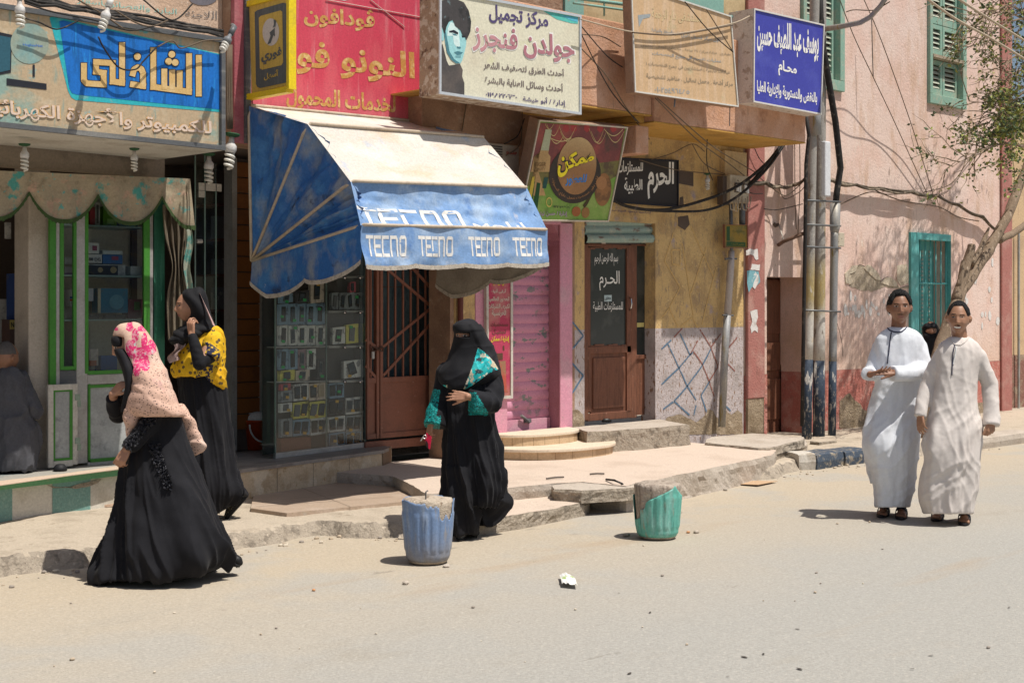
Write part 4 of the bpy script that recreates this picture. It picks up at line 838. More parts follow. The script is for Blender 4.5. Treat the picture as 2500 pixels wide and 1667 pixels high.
def panel_fn(k, sag, wr, seed):
    def fn(s, t, lift=0):
        a, b = hp(k, s), hp(k+1, s); p = a.lerp(b, t)
        d = (b-a).normalized(); n = Vector((1,0,0)).cross(d).normalized(); n = n if n.y < 0 or n.z > 0 else -n
        w_ = max(0, math.sin(math.pi*min(1, max(0, t))))**.7
        e = min(s, 1-s); pull = math.exp(-e*9); ed = min(1, max(0, e*14)); ed = ed*ed*(3-2*ed)
        dd = -sag*w_*(1-.45*pull) + w_*wr*(fb((s*4, t*2.2, seed), 1.6, seed)*.8 + pull*.9*math.sin((t*2+s*16)*2.6+seed))
        return p + n*(dd*ed+lift)
    return fn
tp0, tp1, tp2 = panel_fn(0,.025,.012,1), panel_fn(1,.035,.018,4), panel_fn(2,.05,.03,8)
mb = MB(); mb.grid(tp0, 60, 14); obj('top_panel', mb, mt['aw_top'], aw, smooth=True)
mb = MB(); mb.grid(tp1, 70, 22); obj('top_panel', mb, mt['aw_top'], aw, smooth=True)
mb = MB(); mb.grid(tp2, 90, 20); obj('front_panel', mb, mt['aw_front'], aw, smooth=True)
def side(X, k, s, sgn):               # gathered triangular gores between the hinge and two hoop ends
    a, b = hp(k, s), hp(k+1, s); P = Vector((X, *piv))
    def fn(r, t):
        q = P.lerp(a.lerp(b, t), .04+.96*r)
        w_ = math.sin(math.pi*t)
        rid = math.sin(t*8.5+1.1*k+r*1.5)*.5 + .9*fb((r*2.6, t*6, k), 1.3, k*5+2)
        return q + Vector((sgn*(-.055*w_*r*(1.15-r*.5)*1.3 + .078*w_*r*rid), 0, 0))
    return fn
for k in range(3):
    mb = MB(); mb.grid(side(XL, k, 0, -1), 34, 30); obj('side_panel', mb, mt['aw_blue'], aw, smooth=True)
    mb = MB(); mb.grid(side(XR, k, 1, 1), 20, 16); obj('side_panel', mb, mt['aw_front'], aw, smooth=True)
for k in range(4):
    mb = MB(); A, B = hp(k, 0), hp(k, 1)
    ra = [Vector((XL-.008, *piv)).lerp(A, t) for t in (0,.5,.93)]; rb = [Vector((XR+.008, *piv)).lerp(B, t) for t in (.93,.5,0)]
    cn = .035
    mid = [A.lerp(B, t) + Vector((0,-.012,.006)) for t in np.linspace(.012, .988, 14)]
    mb.tube(ra + mid + rb, .013, 7); obj('hoop', mb, mt['hoop'], aw, smooth=True)
# valance: front, left side and right side, scalloped with a fringe
def scal(x, n): f = (x*n) % 1; return abs(math.sin(math.pi*f))**.65
VH = .30
def vfront(s, t, lift=0):
    p = hp(3, s); h = VH*(1.0 + .055*scal(s, 4.0) - .06*s)
    fold = (.020*math.sin(s*21)*(.4+t) + .03*fb((s*5, t, 0), 1.5, 3)*t + .02*math.exp(-s*14)*math.sin(t*5))
    return p + Vector((0, -.012 + fold - .02*t - lift, -h*t))
def vside(X, s0):
    def fn(r, t, lift=0):
        A = hp(3, s0); P = Vector((X, *piv)); q = A.lerp(P, r)
        h = VH*(.83+.22*scal(r*.98+.02, 2) + .1*math.sin(math.pi*r) - .25*max(0, r-.85)/.15)
        return q + Vector((lift + .015*math.sin(r*9+t*2)*t + .012*fb((r*4,t*2,1),1.4,6)*t, 0, -h*t))
    return fn
vl, vr = vside(XL-.006, 0), vside(XR+.05, 1)
for nm, fn, n, mat in (('valance', vfront, 110, mt['aw_front']), ('valance', vl, 60, mt['aw_blue']), ('valance', vr, 60, mt['aw_under'])):
    mb = MB(); mb.grid(fn, n, 12); v_ = obj(nm, mb, mat, aw, smooth=True)
    fr = MB(); fr.grid(lambda s, t, f=fn: Vector(f(s, 1)) + Vector((0, 0, .014 - .034*t + .004*nz((s*90,t,0)))) + Vector((0,-.006,0) if f is vfront else (-.006,0,0)) , n*3, 2); obj('fringe', fr, mt['fringe'], v_)
# TECNO lettering on the valance and the front
TEC = [[[(0,1),(.82,1)],[(.41,1),(.41,0)]], [[(1.85,1),(1.08,1),(1.08,0),(1.85,0)],[(1.08,.5),(1.75,.5)]], [[(2.85,1),(2.15,1),(2.15,0),(2.85,0)]], [[(3.2,0),(3.2,1),(3.85,1),(3.95,.85),(3.95,0)]], [[(4.35,.1),(4.35,.9),(4.45,1),(4.95,1),(5.05,.9),(5.05,.1),(4.95,0),(4.45,0),(4.35,.1)]]]
lines = [l for g in TEC for l in g]
wl = plain('white_canvas_print', (.70,.68,.64), .8, layers=[((.52,.54,.58), 14, .56, .66)])
for s0 in (.028,.275,.535,.785):
    strokes(lines, .2, lambda x, y, e, s0=s0: vfront(s0+x*.0352, .70-.43*y*(1) , .0012+e), wl, aw, 'lettering')
strokes(lines, .2, lambda x, y, e: tp2(.012+x*.104, .99-.40*max(0,y), .0012+e), wl, aw, 'lettering')
strokes([[(0,0),(0,1),(.5,.3),(1,1),(1,0)],[(1.5,.1),(1.5,.6),(1.7,.8),(2.1,.8),(2.3,.6),(2.3,.1)],[(2.8,1.5),(2.8,0)],[(3.5,0),(3.5,.8)],[(4,0),(4,1.5)]], .2, lambda x, y, e: tp2(.60+x*.07, .99-.13*y, .0012+e), wl, aw, 'lettering')
# ================================================================== SHOP FRONT CONTENTS
cb = lambda ox, oy, s: (lambda x, y: (ox+x/s, oy+y/s))
def pbox(pl, u0, v0, u1, v1, d, e=0):  # box whose front face fills a pixel rectangle of a plane, d deep
    P = [pl.at(u, v, e) for u, v in ((u0,v1),(u1,v1),(u1,v0),(u0,v0))]
    P[1].z = P[0].z = (P[0].z+P[1].z)/2; P[2].z = P[3].z = (P[2].z+P[3].z)/2
    for a, b in ((0,3),(1,2)):
        m = (P[a]+P[b])/2; P[a].x = P[b].x = m.x; P[a].y = P[b].y = m.y
    return MB().slab(P, -pl.n*d)
def addpb(mb, pl, u0, v0, u1, v1, d, e=0):
    q = pbox(pl, u0, v0, u1, v1, d, e); i = len(mb.v); mb.v += q.v; mb.f += [tuple(k+i for k in f) for f in q.f]; mb.m += q.m; return mb
mt['glass'] = glass('window_glass', (.80,.86,.84), .0); mt['glass2'] = glass('display_glass', (.86,.90,.89), .0)
mt['frost'] = M('marbled_panel', (.33,.34,.33), .5, [((.42,.43,.42), 5, .46, .62), ((.22,.23,.225), 9, .56, .68)], spec=.4)
mt['white'] = plain('white_plastic', (.70,.69,.66), .5); mt['creamf'] = M('cream_aluminium', (.52,.49,.43), .5, [((.36,.32,.27), 9, .55, .7)])
# --- electronics shop
mb = MB(); mb.box((-4, .36, Z0(200,420,.36)), (W(402,400,.36).x, .46, 2.99)); obj('lintel', mb, M('grey_brown_wall', (.30,.24,.18), .9, [((.2,.16,.12), 4, .5, .62)]), shop1)
yv = YP(.16)
def val(s, t):
    u = -70+s*546; top = 417+.042*u; nt = [-100, 70, 238, 394, 520]
    k = max(i for i in range(4) if u >= nt[i]); f = (u-nt[k])/(nt[k+1]-nt[k]); low = 520+.035*u + 14*math.sin(math.pi*min(1,max(0,f)))
    cut = 52*(abs(2*f-1))**2.6; bot = low - cut if k < 3 else low - 52*max(0, 1-f*2.2)**1.5+f*8
    v = top + (bot-top)*t; return yv.at(u - (12*(1-t) if s > .97 else 0), v, .02*math.sin(s*60)*t + .025*nz((s*9,t*2,0)) - .02*t)
vt = tag(obj('cloth_valance', MB().grid(val, 120, 14), M('faded_flower_cloth', (.36,.30,.21), .95, [((.08,.30,.27), 6, .56, .62), ((.45,.30,.22), 9, .56, .64), ((.27,.22,.15), 14, .55, .66), ((.12,.34,.32), 11, .62, .66)], [(60,.2)]), smooth=True), 'scalloped brown and teal cloth valance over the electronics shop window', 'valance')
obj('fringe', MB().grid(lambda s, t: Vector(val(s, 1)) + Vector((0,-.012,.012-(.03+.02*abs(nz((s*300,0,0))))*t)), 240, 1), M('green_fringe', (.05,.085,.03), .95), vt)
yp = YP(.55)
tag(obj('cream_post', MB().box((W(70,800,.55).x,.55,.38),(W(124,800,.55).x,.8,2.95)), mt['cream_int'], bevel=.01), 'cream plastered post left of the green display cabinet', 'post')
cab = thing('display_cabinet', 'green and aluminium glazed display cabinet full of electronics boxes', 'cabinet', tuple(W(215,1130,.48)))
yc = YP(.48); yb_ = YP(.98)
mb = MB(); addpb(mb, yc, 187, 470, 214, 1131, .06); addpb(mb, yc, 366, 470, 374, 1120, .06); addpb(mb, yc, 214, 912, 366, 936, .05); addpb(mb, yc, 214, 1122, 366, 1131, .05); addpb(mb, yc, 137, 480, 146, 940, .05); obj('frame', mb, mt['alu'], cab, bevel=.004)
mb = MB()
for (u0,v0,u1,v1) in [(208,470,216,912),(352,470,366,912),(216,903,352,912),(216,937,221,1123),(352,937,366,1123),(221,937,352,944),(221,1115,352,1123),(147,500,156,903),(181,500,187,903),(156,894,181,903),(122,490,137,940)]: addpb(mb, yc, u0, v0, u1, v1, .03, .004)
obj('green_trim', mb, mt['green'], cab)
obj('lower_panel', addpb(MB(), yc, 221, 944, 352, 1115, .02, -.01), mt['frost'], cab)
obj('side_panel', addpb(MB(), yc, 146, 905, 187, 940, .02, -.005), mt['dkgrey'], cab)
mb = MB(); mb.quad(*[yc.at(u,v,-.012) for u,v in ((216,903),(352,903),(352,470),(216,470))]); mb.quad(*[yc.at(u,v,-.012) for u,v in ((156,894),(181,894),(181,500),(156,500))]); obj('glass', mb, mt['glass'], cab)
mb = MB(); addpb(mb, yb_, 120, 470, 376, 1110, .03); obj('back_panel', mb, M('grey_beige_panel', (.42,.39,.33), .8), cab)
mb = MB(); shelfz = [Z0(280,v,.6) for v in (553,673,779)]
for z in shelfz: mb.box((W(142,700,.5).x,.52,z-.012),(W(366,700,.5).x,.95,z))
obj('shelf', mb, M('glass_shelf_edge', (.25,.33,.31), .3, alpha=1), cab)
ys = YP(.62)
def carton(name, u0,v0,u1,v1, c, lab, cat='box', d=.15, e=0, extra=()):
    c_ = c if len(c) == 3 else c
    t = obj(name, addpb(MB(), ys, u0,v0,u1,v1, d, e), plain(name+'_card', c_, .6, layers=[((c_[0]*.6+.04,c_[1]*.6+.04,c_[2]*.6+.04), 12, .56, .62)])); tag(t, lab, cat)
    for k, (a,b_,c2,d2,cc,nm) in enumerate(extra): obj(nm, addpb(MB(), ys, a,b_,c2,d2, .003, e+.004+k*.001), plain(nm+'_print', cc, .6), t)
    return t
carton('carton', 219,505,232,551,(.40,.05,.06),'red upright carton at the left of the top cabinet shelf'); carton('carton', 233,495,244,551,(.62,.60,.57),'narrow white upright carton on the top cabinet shelf','box',.15,0,[(236,500,241,545,(.1,.1,.1),'printed_line')])
carton('carton', 252,505,285,552,(.10,.26,.02),'green carton on the top cabinet shelf','box',.15,0,[(262,535,278,547,(.25,.45,.12),'round_mark')]); carton('carton', 290,530,336,552,(.05,.20,.32),'blue carton lying on the top cabinet shelf','box',.15,0,[(297,533,330,542,(.02,.03,.04),'printed_picture')]); carton('carton', 338,525,350,552,(.60,.58,.52),'small white carton at the right end of the top shelf')
carton('carton', 215,593,242,619,(.60,.57,.54),'white carton with a dark red square, topmost of its stack','box',.12,.0,[(226,600,237,612,(.25,.05,.08),'red_square')]); c = carton('carton', 215,621,249,642,(.55,.52,.50),'white carton printed with large dark letters under the red square one')
text('88 DG', qmap([(217,629),(246,630),(246,638),(217,637)], ys, .005), mt['blackp'], c)
carton('carton', 251,612,299,621,(.50,.52,.50),'flat white carton lying on the blue one'); carton('carton', 251,622,299,644,(.04,.12,.30),'blue carton under a flat white one on the middle shelf','box',.12,0,[(273,626,289,635,(.3,.06,.1),'red_print')])
c = carton('speaker_carton', 215,646,306,672,(.42,.42,.42),'long carton with two printed speakers on the middle shelf','box',.12,.01,[(215,648,288,671,(.03,.03,.035),'dark_print')])
mb = MB()
for x, r in ((245,6.5),(277,8)): mb.poly([ys.at(x+r*math.cos(a), 659+r*math.sin(a), .018) for a in np.linspace(0, 6, 14)])
obj('speaker_ring', mb, plain('ring_print', (.33,.25,.13)), c)
carton('carton', 319,650,347,672,(.58,.57,.55),'plain white carton at the right of the middle shelf')
c = carton('carton', 239,704,312,764,(.025,.16,.27),'large blue carton with a pale disc picture on the lower shelf','box',.1,0,[(239,704,246,764,(.5,.42,.3),'pale_edge')])
obj('disc_picture', MB().poly([ys.at(285+18*math.cos(a), 737+18*math.sin(a), .008) for a in np.linspace(0, 6.1, 20)]), plain('pale_blue_print', (.10,.26,.36)), c)
carton('carton', 216,704,228,735,(.42,.42,.45),'upright grey carton left of the large blue one'); carton('carton', 313,730,349,777,(.13,.03,.05),'dark red carton at the right of the lower shelf','box',.1,0,[(328,737,341,757,(.05,.16,.04),'green_print')])
for k, u in enumerate((218,258,283)): carton('game_pad', u,768,u+24,778,(.025,.025,.03),['black pad at the left front of the lower shelf','black pad in the middle of the lower shelf','black pad right of the middle on the lower shelf'][k],'gadget',.06,.1)
carton('carton', 218,852,240,893,(.50,.42,.38),'white and orange packet on the cabinet floor','packet',.05,0,[(218,880,236,893,(.42,.13,.07),'orange_print')]); carton('toy_box', 246,868,286,905,(.02,.08,.24),'blue toy box on the cabinet floor behind the glass','box',.1)
carton('carton', 158,628,180,645,(.40,.42,.42),'small grey carton in the narrow left window, upper one'); carton('carton', 158,652,180,672,(.50,.45,.48),'small white carton with a purple edge in the narrow window','box',.1,0,[(158,666,180,671,(.16,.08,.25),'purple_print')]); carton('carton', 171,707,183,748,(.58,.57,.57),'upright white carton in the narrow left window','box',.1,0,[(171,730,183,735,(.5,.08,.05),'red_band'),(171,724,183,729,(.05,.1,.35),'blue_band')])
carton('carton', 156,513,176,552,(.45,.42,.36),'beige carton at the top of the narrow left window','box',.1,0,[(163,525,172,545,(.05,.04,.04),'dark_print')])
# swung open lower cabinet door
yd = YP(.40)
t = thing('cabinet_door', 'small cabinet door with a green inner frame and marbled panel, swung open', 'door', tuple(yd.at(155,1138)))
mb = MB()
for q in [(118,939,131,1142),(178,937,190,1134),(131,938,178,952),(131,1124,178,1139)]: addpb(mb, yd, *q, .03)
obj('frame', mb, mt['creamf'], t, bevel=.003)
mb = MB()
for q in [(131,952,135,1124),(171,952,178,1124),(135,952,171,956),(135,1118,171,1124)]: addpb(mb, yd, *q, .02, -.004)
obj('green_trim', mb, mt['green'], t); obj('panel', addpb(MB(), yd, 135,956,171,1118,.008,-.012), mt['frost'], t)
for v0 in (962, 1068):
    mb = MB(); addpb(mb, yd, 184,v0,196,v0+15,.012,.006); addpb(mb, yd, 190,v0+16,198,v0+31,.012,.006); obj('hinge', mb, M('pale_green_hinge', (.26,.33,.26), .5), t)
# green column, bundled curtain, glass panes
tag(obj('green_column', MB().box((W(376,700,.5).x,.5,.38),(W(402,700,.5).x,.62,2.9)), M('green_column_paint', (.03,.14,.085), .5, [((.06,.2,.13), 5, .5, .64, (6,6,.4))])), 'dark green column right of the display cabinet', 'column')
def curt(s, t):
    u = 402+70*s; v = 500+330*t; pinch = 1-.55*math.exp(-((t-.45)/.16)**2); uc = 428+t*14
    return YP(.42).at(uc+(u-437)*pinch*.9, v, .035*math.sin(s*24+t*2)+.02*nz((s*5,t*5,0)))
tag(obj('curtain', MB().grid(curt, 70, 40), M('dusty_plastic_curtain', (.20,.165,.12), .6, [((.33,.29,.22), 6, .55, .66, (5,5,.6)), ((.10,.08,.06), 7, .5, .62, (5,5,.6))]), smooth=True), 'dusty gathered curtain tied back beside the green column', 'curtain')
tag(obj('curtain_edge', MB().grid(lambda s, t: YP(.36).at(452+16*s+4*math.sin(t*9), 560+170*t, .02*math.sin(s*6+t*3)), 8, 20), M('teal_flower_strip', (.33,.35,.28), .9, [((.09,.27,.24), 12, .5, .6)]), smooth=True), 'strip of flowered teal cloth hanging at the right end of the valance', 'cloth')
gd = thing('glass_door', 'frameless glass door with steel fittings between the two shops', 'door', tuple(W(500,1100,.5)))
obj('pane', MB().box((W(478,700,.5).x,.5,.40),(W(528,700,.5).x,.51,2.85)), mt['glass'], gd)
mb = MB(); addpb(mb, YP(.49), 486,448,541,466,.02); addpb(mb, YP(.49), 486,466,500,482,.02); obj('bracket', mb, mt['creamf'], gd)
mb = MB(); addpb(mb, YP(.49), 476,380,478.5,1100,.012); addpb(mb, YP(.49), 500,380,502,1100,.012); addpb(mb, YP(.49), 527,450,529,1100,.012); obj('glass_edge', mb, plain('green_glass_edge', (.18,.26,.23), .3), gd)
mb = MB(); mb.tube([YP(.48).at(480,589), YP(.48).at(493,589)], .018, 8); obj('lock', mb, mt['alu'], gd)
# back of the shop, left
c = carton('carton', 36,668,76,780,(.03,.06,.18),'tall blue and red carton hanging behind the cream post','box',.15,-.55,[(36,672,45,782,(.30,.035,.04),'red_side'),(48,725,70,745,(.02,.02,.03),'dark_print')])
c = carton('game_carton', 24,780,80,892,(.10,.06,.05),'yellow topped game carton behind the seated man','box',.15,-.5,[(24,781,80,803,(.42,.32,.10),'yellow_band'),(38,806,66,850,(.05,.06,.2),'printed_picture')])
text('NEW-FOX', qmap([(27,786),(77,787),(77,801),(27,799)], ys, -.49), mt['blackp'], c, bold=.02)
carton('carton', 15,543,27,583,(.45,.43,.40),'white packet hanging at the far left of the shop','packet',.03,-.4); carton('paper_stack', -30,730,22,905,(.42,.40,.36),'pale grey cupboard at the back of the shop','cupboard',.3,-.9)
# cardboard on the platform
zc = zl+.012
tag(obj('cardboard_sheet', MB().slab([G(u,v,zc) for u, v in [(-60,1180),(150,1156),(300,1135),(300,1143),(165,1160),(-60,1192)]], (0,0,-.006)), plain('pinkish_cardboard', (.52,.40,.30), .9)), 'flat pinkish cardboard sheet lying along the platform rim', 'cardboard')
tag(obj('slipper', MB().lathe([(0,0),(.05,.0),(.055,.02),(.03,.05),(0,.055)], G(147,1149,zl+.006), 12), plain('black_rubber', (.015,.015,.017), .6), smooth=True), 'black slipper left at the platform edge', 'shoe')
tag(obj('shoe_pile', MB().tube([G(x,1133+3*math.sin(x),zl+.03) for x in range(80,112,3)], [.02+.012*abs(math.sin(x*2.3)) for x in range(80,112,3)], 7), plain('grey_rag', (.25,.24,.24)), smooth=True), 'grey rag lying by the seated man beside the cabinet door', 'rag')

# --- phone shop
xs_ = (W(574,800,.85).x, W(634,800,.85).x)
sw = thing('slat_wall', 'orange brown slatted display wall left of the phone case', 'wall panel', (xs_[0], .85, .35))
mb = MB(); z = .55; mt['slatw'] = M('orange_brown_board', (.23,.085,.022), .6, [((.17,.06,.018), 4, .5, .64)])
while z < 2.9: mb.box((xs_[0],.85,z),(xs_[1],.9,z+.128)); z += .14
obj('board', mb, mt['slatw'], sw); obj('backing', MB().box((xs_[0],.87,.36),(xs_[1],.95,2.95)), mt['dark_int'], sw)
mb = MB(); mb.box((xs_[1],.82,.36),(xs_[1]+.06,.95,2.95)); mb.box((xs_[0]-.05,.82,.36),(xs_[0],.95,2.95)); obj('trim', mb, mt['alu'], sw)
bs = thing('blue_panel', 'dark blue slatted panel behind the glass phone case', 'wall panel', (xs_[1]+.1, .9, .35))
mb = MB(); z = .55
while z < 2.9: mb.box((xs_[1]+.065,.9,z),(xs_[1]+.5,.95,z+.128)); z += .14
obj('board', mb, plain('navy_board', (.02,.045,.12), .6), bs)
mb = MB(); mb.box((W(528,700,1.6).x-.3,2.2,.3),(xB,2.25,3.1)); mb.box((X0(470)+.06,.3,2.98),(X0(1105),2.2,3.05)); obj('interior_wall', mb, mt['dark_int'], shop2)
t = thing('shelf_unit', 'dim shelves with packets inside the phone shop entrance', 'shelf', (W(530,900,1.6).x, 1.6, .35))
mb = MB()
for k in range(7): mb.box((W(520,700,1.6).x,1.5,.6+.33*k),(W(574,700,1.4).x,1.9,.62+.33*k))
obj('shelf', mb, plain('dark_red_board', (.10,.03,.02)), t)
random.seed(12); mb = MB()
for k in range(6):
    for j in range(5): x = W(522,700,1.55).x+.12*j; mb.box((x,1.52,.62+.33*k),(x+.09,1.6,.62+.33*k+random.uniform(.1,.22)))
obj('stock', mb, plain('dim_packets', (.10,.10,.11), .6, layers=[((.25,.24,.22), 5, .56, .6), ((.05,.08,.2), 4, .6, .64)]), t)
# tiled step
sa, sb = G(556,1149,.35), G(934,1098,.35); sc_ = G(956,1090,.35)
stp = thing('shop_step', 'raised step faced with mottled beige tiles under the phone shop', 'step', tuple(sa))
ft = [sa, sb, sc_, Vector((sc_.x,2.2,.35)), Vector((sa.x,2.2,.35))]
obj('slab', MB().slab([p-Vector((0,0,.03)) for p in ft], (0,0,-.30)), M('mottled_beige_tile', (.56,.43,.28), .5, [((.46,.33,.20), 7, .50, .62), ((.64,.53,.38), 5, .54, .64), ((.42,.27,.13), 16, .62, .68)], spec=.4), stp)
obj('top', MB().slab([p + (Vector((0,-.015,0)) if k < 2 else Vector((0,0,0))) for k, p in enumerate(ft)], (0,0,-.029)), M('grey_marble_top', (.30,.265,.23), .5, [((.22,.19,.165), 4, .5, .6, (1,4,1))]), stp)
Sp = VP2(sa, sb); mb = MB()
for u in (587, 677, 765, 853): a = Sp.at(u, 1160, .003); mb.quad(*[Vector((a.x+dx, a.y+dx*(sb.y-sa.y)/(sb.x-sa.x), z)) for dx, z in ((-.002,.06),(.002,.06),(.002,.32),(-.002,.32))])
obj('tile_joint', mb, plain('dark_grout', (.13,.10,.08)), stp)
mb = MB(); nn = VP2(sb, sc_); mb.slab([nn.at(u,v,.004) for u,v in ((934.5,1099),(955,1090),(955,1166),(934.5,1170))], (0,.003,0)); obj('side_tile', mb, plain('brown_side_tile', (.20,.12,.07), .5), stp)
# glass phone case
ca, cbb = G(672,1119,.352), G(893,1091,.352); cl = G(648,1108,.352)
Pc = VP2(ca, cbb); nC = Pc.n; back = -nC*.15
ztop = 2.32
cs = thing('phone_case', 'glass display case of mobile phones standing on the tiled step', 'display case', tuple(ca))
up = Vector((0,0,ztop-.352))
mb = MB(); mb.quad(ca, cbb, cbb+up, ca+up); mb.quad(ca, ca+up, ca+back+up+Vector((-.02,0,0)), ca+back+Vector((-.02,0,0))); mb.quad(cbb, cbb+up, cbb+back+up, cbb+back); obj('glass', mb, mt['glass2'], cs)
ctr = Pc.at(797, 900, -.01)
mb = MB(); dC = (cbb-ca).normalized()
mb.slab([ca+nC*.008, cbb+nC*.008, cbb+nC*.008+Vector((0,0,.045)), ca+nC*.008+Vector((0,0,.045))], -nC*.03)
obj('base_rail', mb, mt['alu'], cs)
mb = MB()
for p, w_ in ((ca, .012), (ctr, .008), (cbb-dC*.012, .012)): q = Vector((p.x,p.y,.40)); mb.slab([q, q+dC*w_, q+dC*w_+Vector((0,0,ztop-.41)), q+Vector((0,0,ztop-.41))], -nC*.012)
obj('glass_edge', mb, plain('green_edge', (.22,.30,.27), .3), cs)
mb = MB(); mb.slab([ca+back*.98+Vector((0,0,.02)), cbb+back*.98+Vector((0,0,.02)), cbb+back*.98+up, ca+back*.98+up], back*.03); obj('back_panel', mb, plain('dim_back_panel', (.07,.065,.06)), cs)
k1 = cb(580,600,3.92); k2 = cb(560,780,3.734)
mb = MB()
for y in (303,632,968,1298):
    for (xa, xb_, v0) in ((872,1205,y),):
        a, b = k1(xa, y), k1(xb_, y-4); P = [Pc.at(a[0],a[1]+2.5,-.02), Pc.at(b[0],b[1]+2.5,-.02), Pc.at(b[0],b[1]-2.5,-.02), Pc.at(a[0],a[1]-2.5,-.02)]; mb.slab(P, -nC*.1)
for y in (972, 1305): a, b = k1(362,y), k1(860,y-8); mb.slab([Pc.at(a[0],a[1]+1.4,-.02), Pc.at(b[0],b[1]+1.4,-.02), Pc.at(b[0],b[1]-1.4,-.02), Pc.at(a[0],a[1]-1.4,-.02)], -nC*.1)
obj('shelf', mb, mt['alu'], cs)
mb = MB()
for y in (305,638,970,1300):
    for x in (1016, 1163): p = Pc.at(*k1(x, y), .004); mb.tube([p, p+nC*.02], .012, 10)
obj('steel_stud', mb, M('polished_steel', (.6,.6,.6), .2, metal=1), cs, smooth=True)
pc_ = lambda n, c, r=.5: plain(n, tuple(min(.7, x*1.35) for x in c), r, layers=[((c[0]*.55,c[1]*.55,c[2]*.6), 14, .55, .62)])
cards = dict(blue=pc_('blue_card', (.16,.25,.33)), white=pc_('white_card', (.50,.50,.47)), yellow=pc_('yellow_card', (.55,.48,.10)), dark=pc_('dark_card', (.05,.05,.055)), grey=pc_('clear_pack', (.22,.24,.25)), red=pc_('red_card', (.38,.06,.08)), beige=pc_('beige_card', (.48,.40,.32)), plum=pc_('plum_card', (.22,.15,.17)))
mt['phone'] = plain('black_phone', (.012,.013,.015), .25, spec=.6); mt['phone2'] = plain('grey_phone', (.12,.13,.14), .35); mt['goldph'] = plain('gold_phone', (.42,.33,.22), .4); mt['scr'] = plain('phone_screen', (.03,.05,.07), .15, spec=.6)
mt['stkg'] = plain('green_price_sticker', (.02,.42,.10), .7); mt['stko'] = plain('orange_price_sticker', (.65,.38,.05), .7)
ordn = ['first','second','third','fourth','fifth']
cmap = dict(blue='blue', white='white', yellow='yellow', dark='dark', grey='clear', red='red', beige='beige', plum='plum')
seq = {}
def package(cbf, x0, y0, x1, y1, c, row, n=1, st='g', tilt=.12, ph='phone', i=[0]):
    i[0] += 1; rn = random.Random(i[0])
    u0, v0 = cbf(x0, y0); u1, v1 = cbf(x1, y1); s_ = (v1-v0)
    sh = (u1-u0)*-.12
    pl = PL(Pc.p - nC*(.05+.008*(i[0] % 3)), nC)
    seq[row] = seq.get(row, 0)+1
    P = [pl.at(u0,v1), pl.at(u1,v1+sh), pl.at(u1,v0+sh), pl.at(u0,v0)]
    t = obj('phone_pack', MB().slab(P, -nC*.03), cards[c]); tag(t, f'{cmap[c]} phone pack, {ordn[seq[row]-1]} from the left, {row} of the case', 'phone pack', 'phone packs in the glass case')
    for k in range(n):
        cx = .5 if n == 1 else (.27+.46*k); cy = .5+rn.uniform(-.03,.03); a = rn.uniform(-tilt, tilt)+.06; hw, hh = (.21 if n == 1 else .17), .36
        f_ = lambda a_, b_, e: (lambda U, V: pl.at(u0+(u1-u0)*U, v0+(v1-v0)*V+sh*U, e))(cx+a_*math.cos(a)-b_*math.sin(a)*.9, cy+b_*math.cos(a)+a_*math.sin(a)*.9)
        m_ = mt['phone'] if rn.random() < .7 else mt['phone2']
        if ph == 'gold' and k: m_ = mt['goldph']
        p_ = obj('phone', MB().slab([f_(hw*dx, hh*dy, .010) for dx, dy in ((-1,.92),(-.9,1),(.9,1),(1,.92),(1,-.92),(.9,-1),(-.9,-1),(-1,-.92))], -nC*.008), m_, t)
        if rn.random() < .75: obj('screen', MB().poly([f_(hw*dx*.8, hh*dy-.04, .0115) for dx, dy in ((-1,.6),(1,.6),(1,-.7),(-1,-.7))]), mt['scr'], p_)
    cx, cy = rn.uniform(.3,.75), rn.choice([.14,.25,.8,.88,.6]); w_, h_ = 4.2/(u1-u0), 3.6/(v1-v0)
    if st: obj('price_sticker', MB().poly([pl.at(u0+(u1-u0)*(cx+w_*a), v0+(v1-v0)*(cy+h_*b)+sh*cx, .0135) for a, b in ((-1,.8),(.9,1),(1,-.8),(-.9,-1))]), mt['stkg' if st == 'g' else 'stko'], t)
A_ = 'top row'
package(k1,410,470,530,552,'blue',A_); package(k1,552,440,686,552,'dark',A_); package(k1,700,352,826,552,'beige',A_,1,'o',.1,'gold')
package(k1,1074,350,1132,450,'red','top right shelf',1,None)
for x in (900,975,1045,1118): package(k1,x,455,x+72,612,'grey','second right shelf',1,'g' if x > 1100 else None,.3)
for k in range(5): package(k1,402+87*k,562-k*1,487+87*k,760,'blue','row under the top row')
for k in range(5): package(k1,402+88*k,768,488+88*k,958,'white','white card row')
package(k1,910,785,1030,946,'white','third right shelf'); package(k1,1040,758,1156,940,'yellow','third right shelf')
for k, c in enumerate(('blue','blue','plum','white')): package(k1,402+88*k,994,486+88*k,1188,c,'middle row')
package(k1,765,1090,832,1275,'dark','middle row'); package(k1,405,1200,550,1300,'yellow','row above the middle bar'); package(k1,560,1195,690,1300,'beige','row above the middle bar'); package(k1,1016,1106,1180,1272,'white','fourth right shelf',1,'o',.5)
package(k2,472,590,558,650,'red','row below the middle bar',1,'o'); package(k2,585,595,722,745,'white','row below the middle bar',2,'o'); package(k2,728,590,880,742,'beige','row below the middle bar',2,'o',.1,'gold'); package(k2,906,585,1046,724,'blue','row below the middle bar',2)
package(k2,468,655,572,755,'grey','second lowest left column',1,'o'); package(k2,466,768,572,850,'white','second lowest left column',1,'o')
package(k2,582,760,726,908,'yellow','lower row',2,'o'); package(k2,732,755,886,904,'yellow','lower row',2,'o'); package(k2,902,735,1052,878,'dark','lower row',2,'o'); package(k2,1060,718,1206,868,'white','lower row',2,'o')
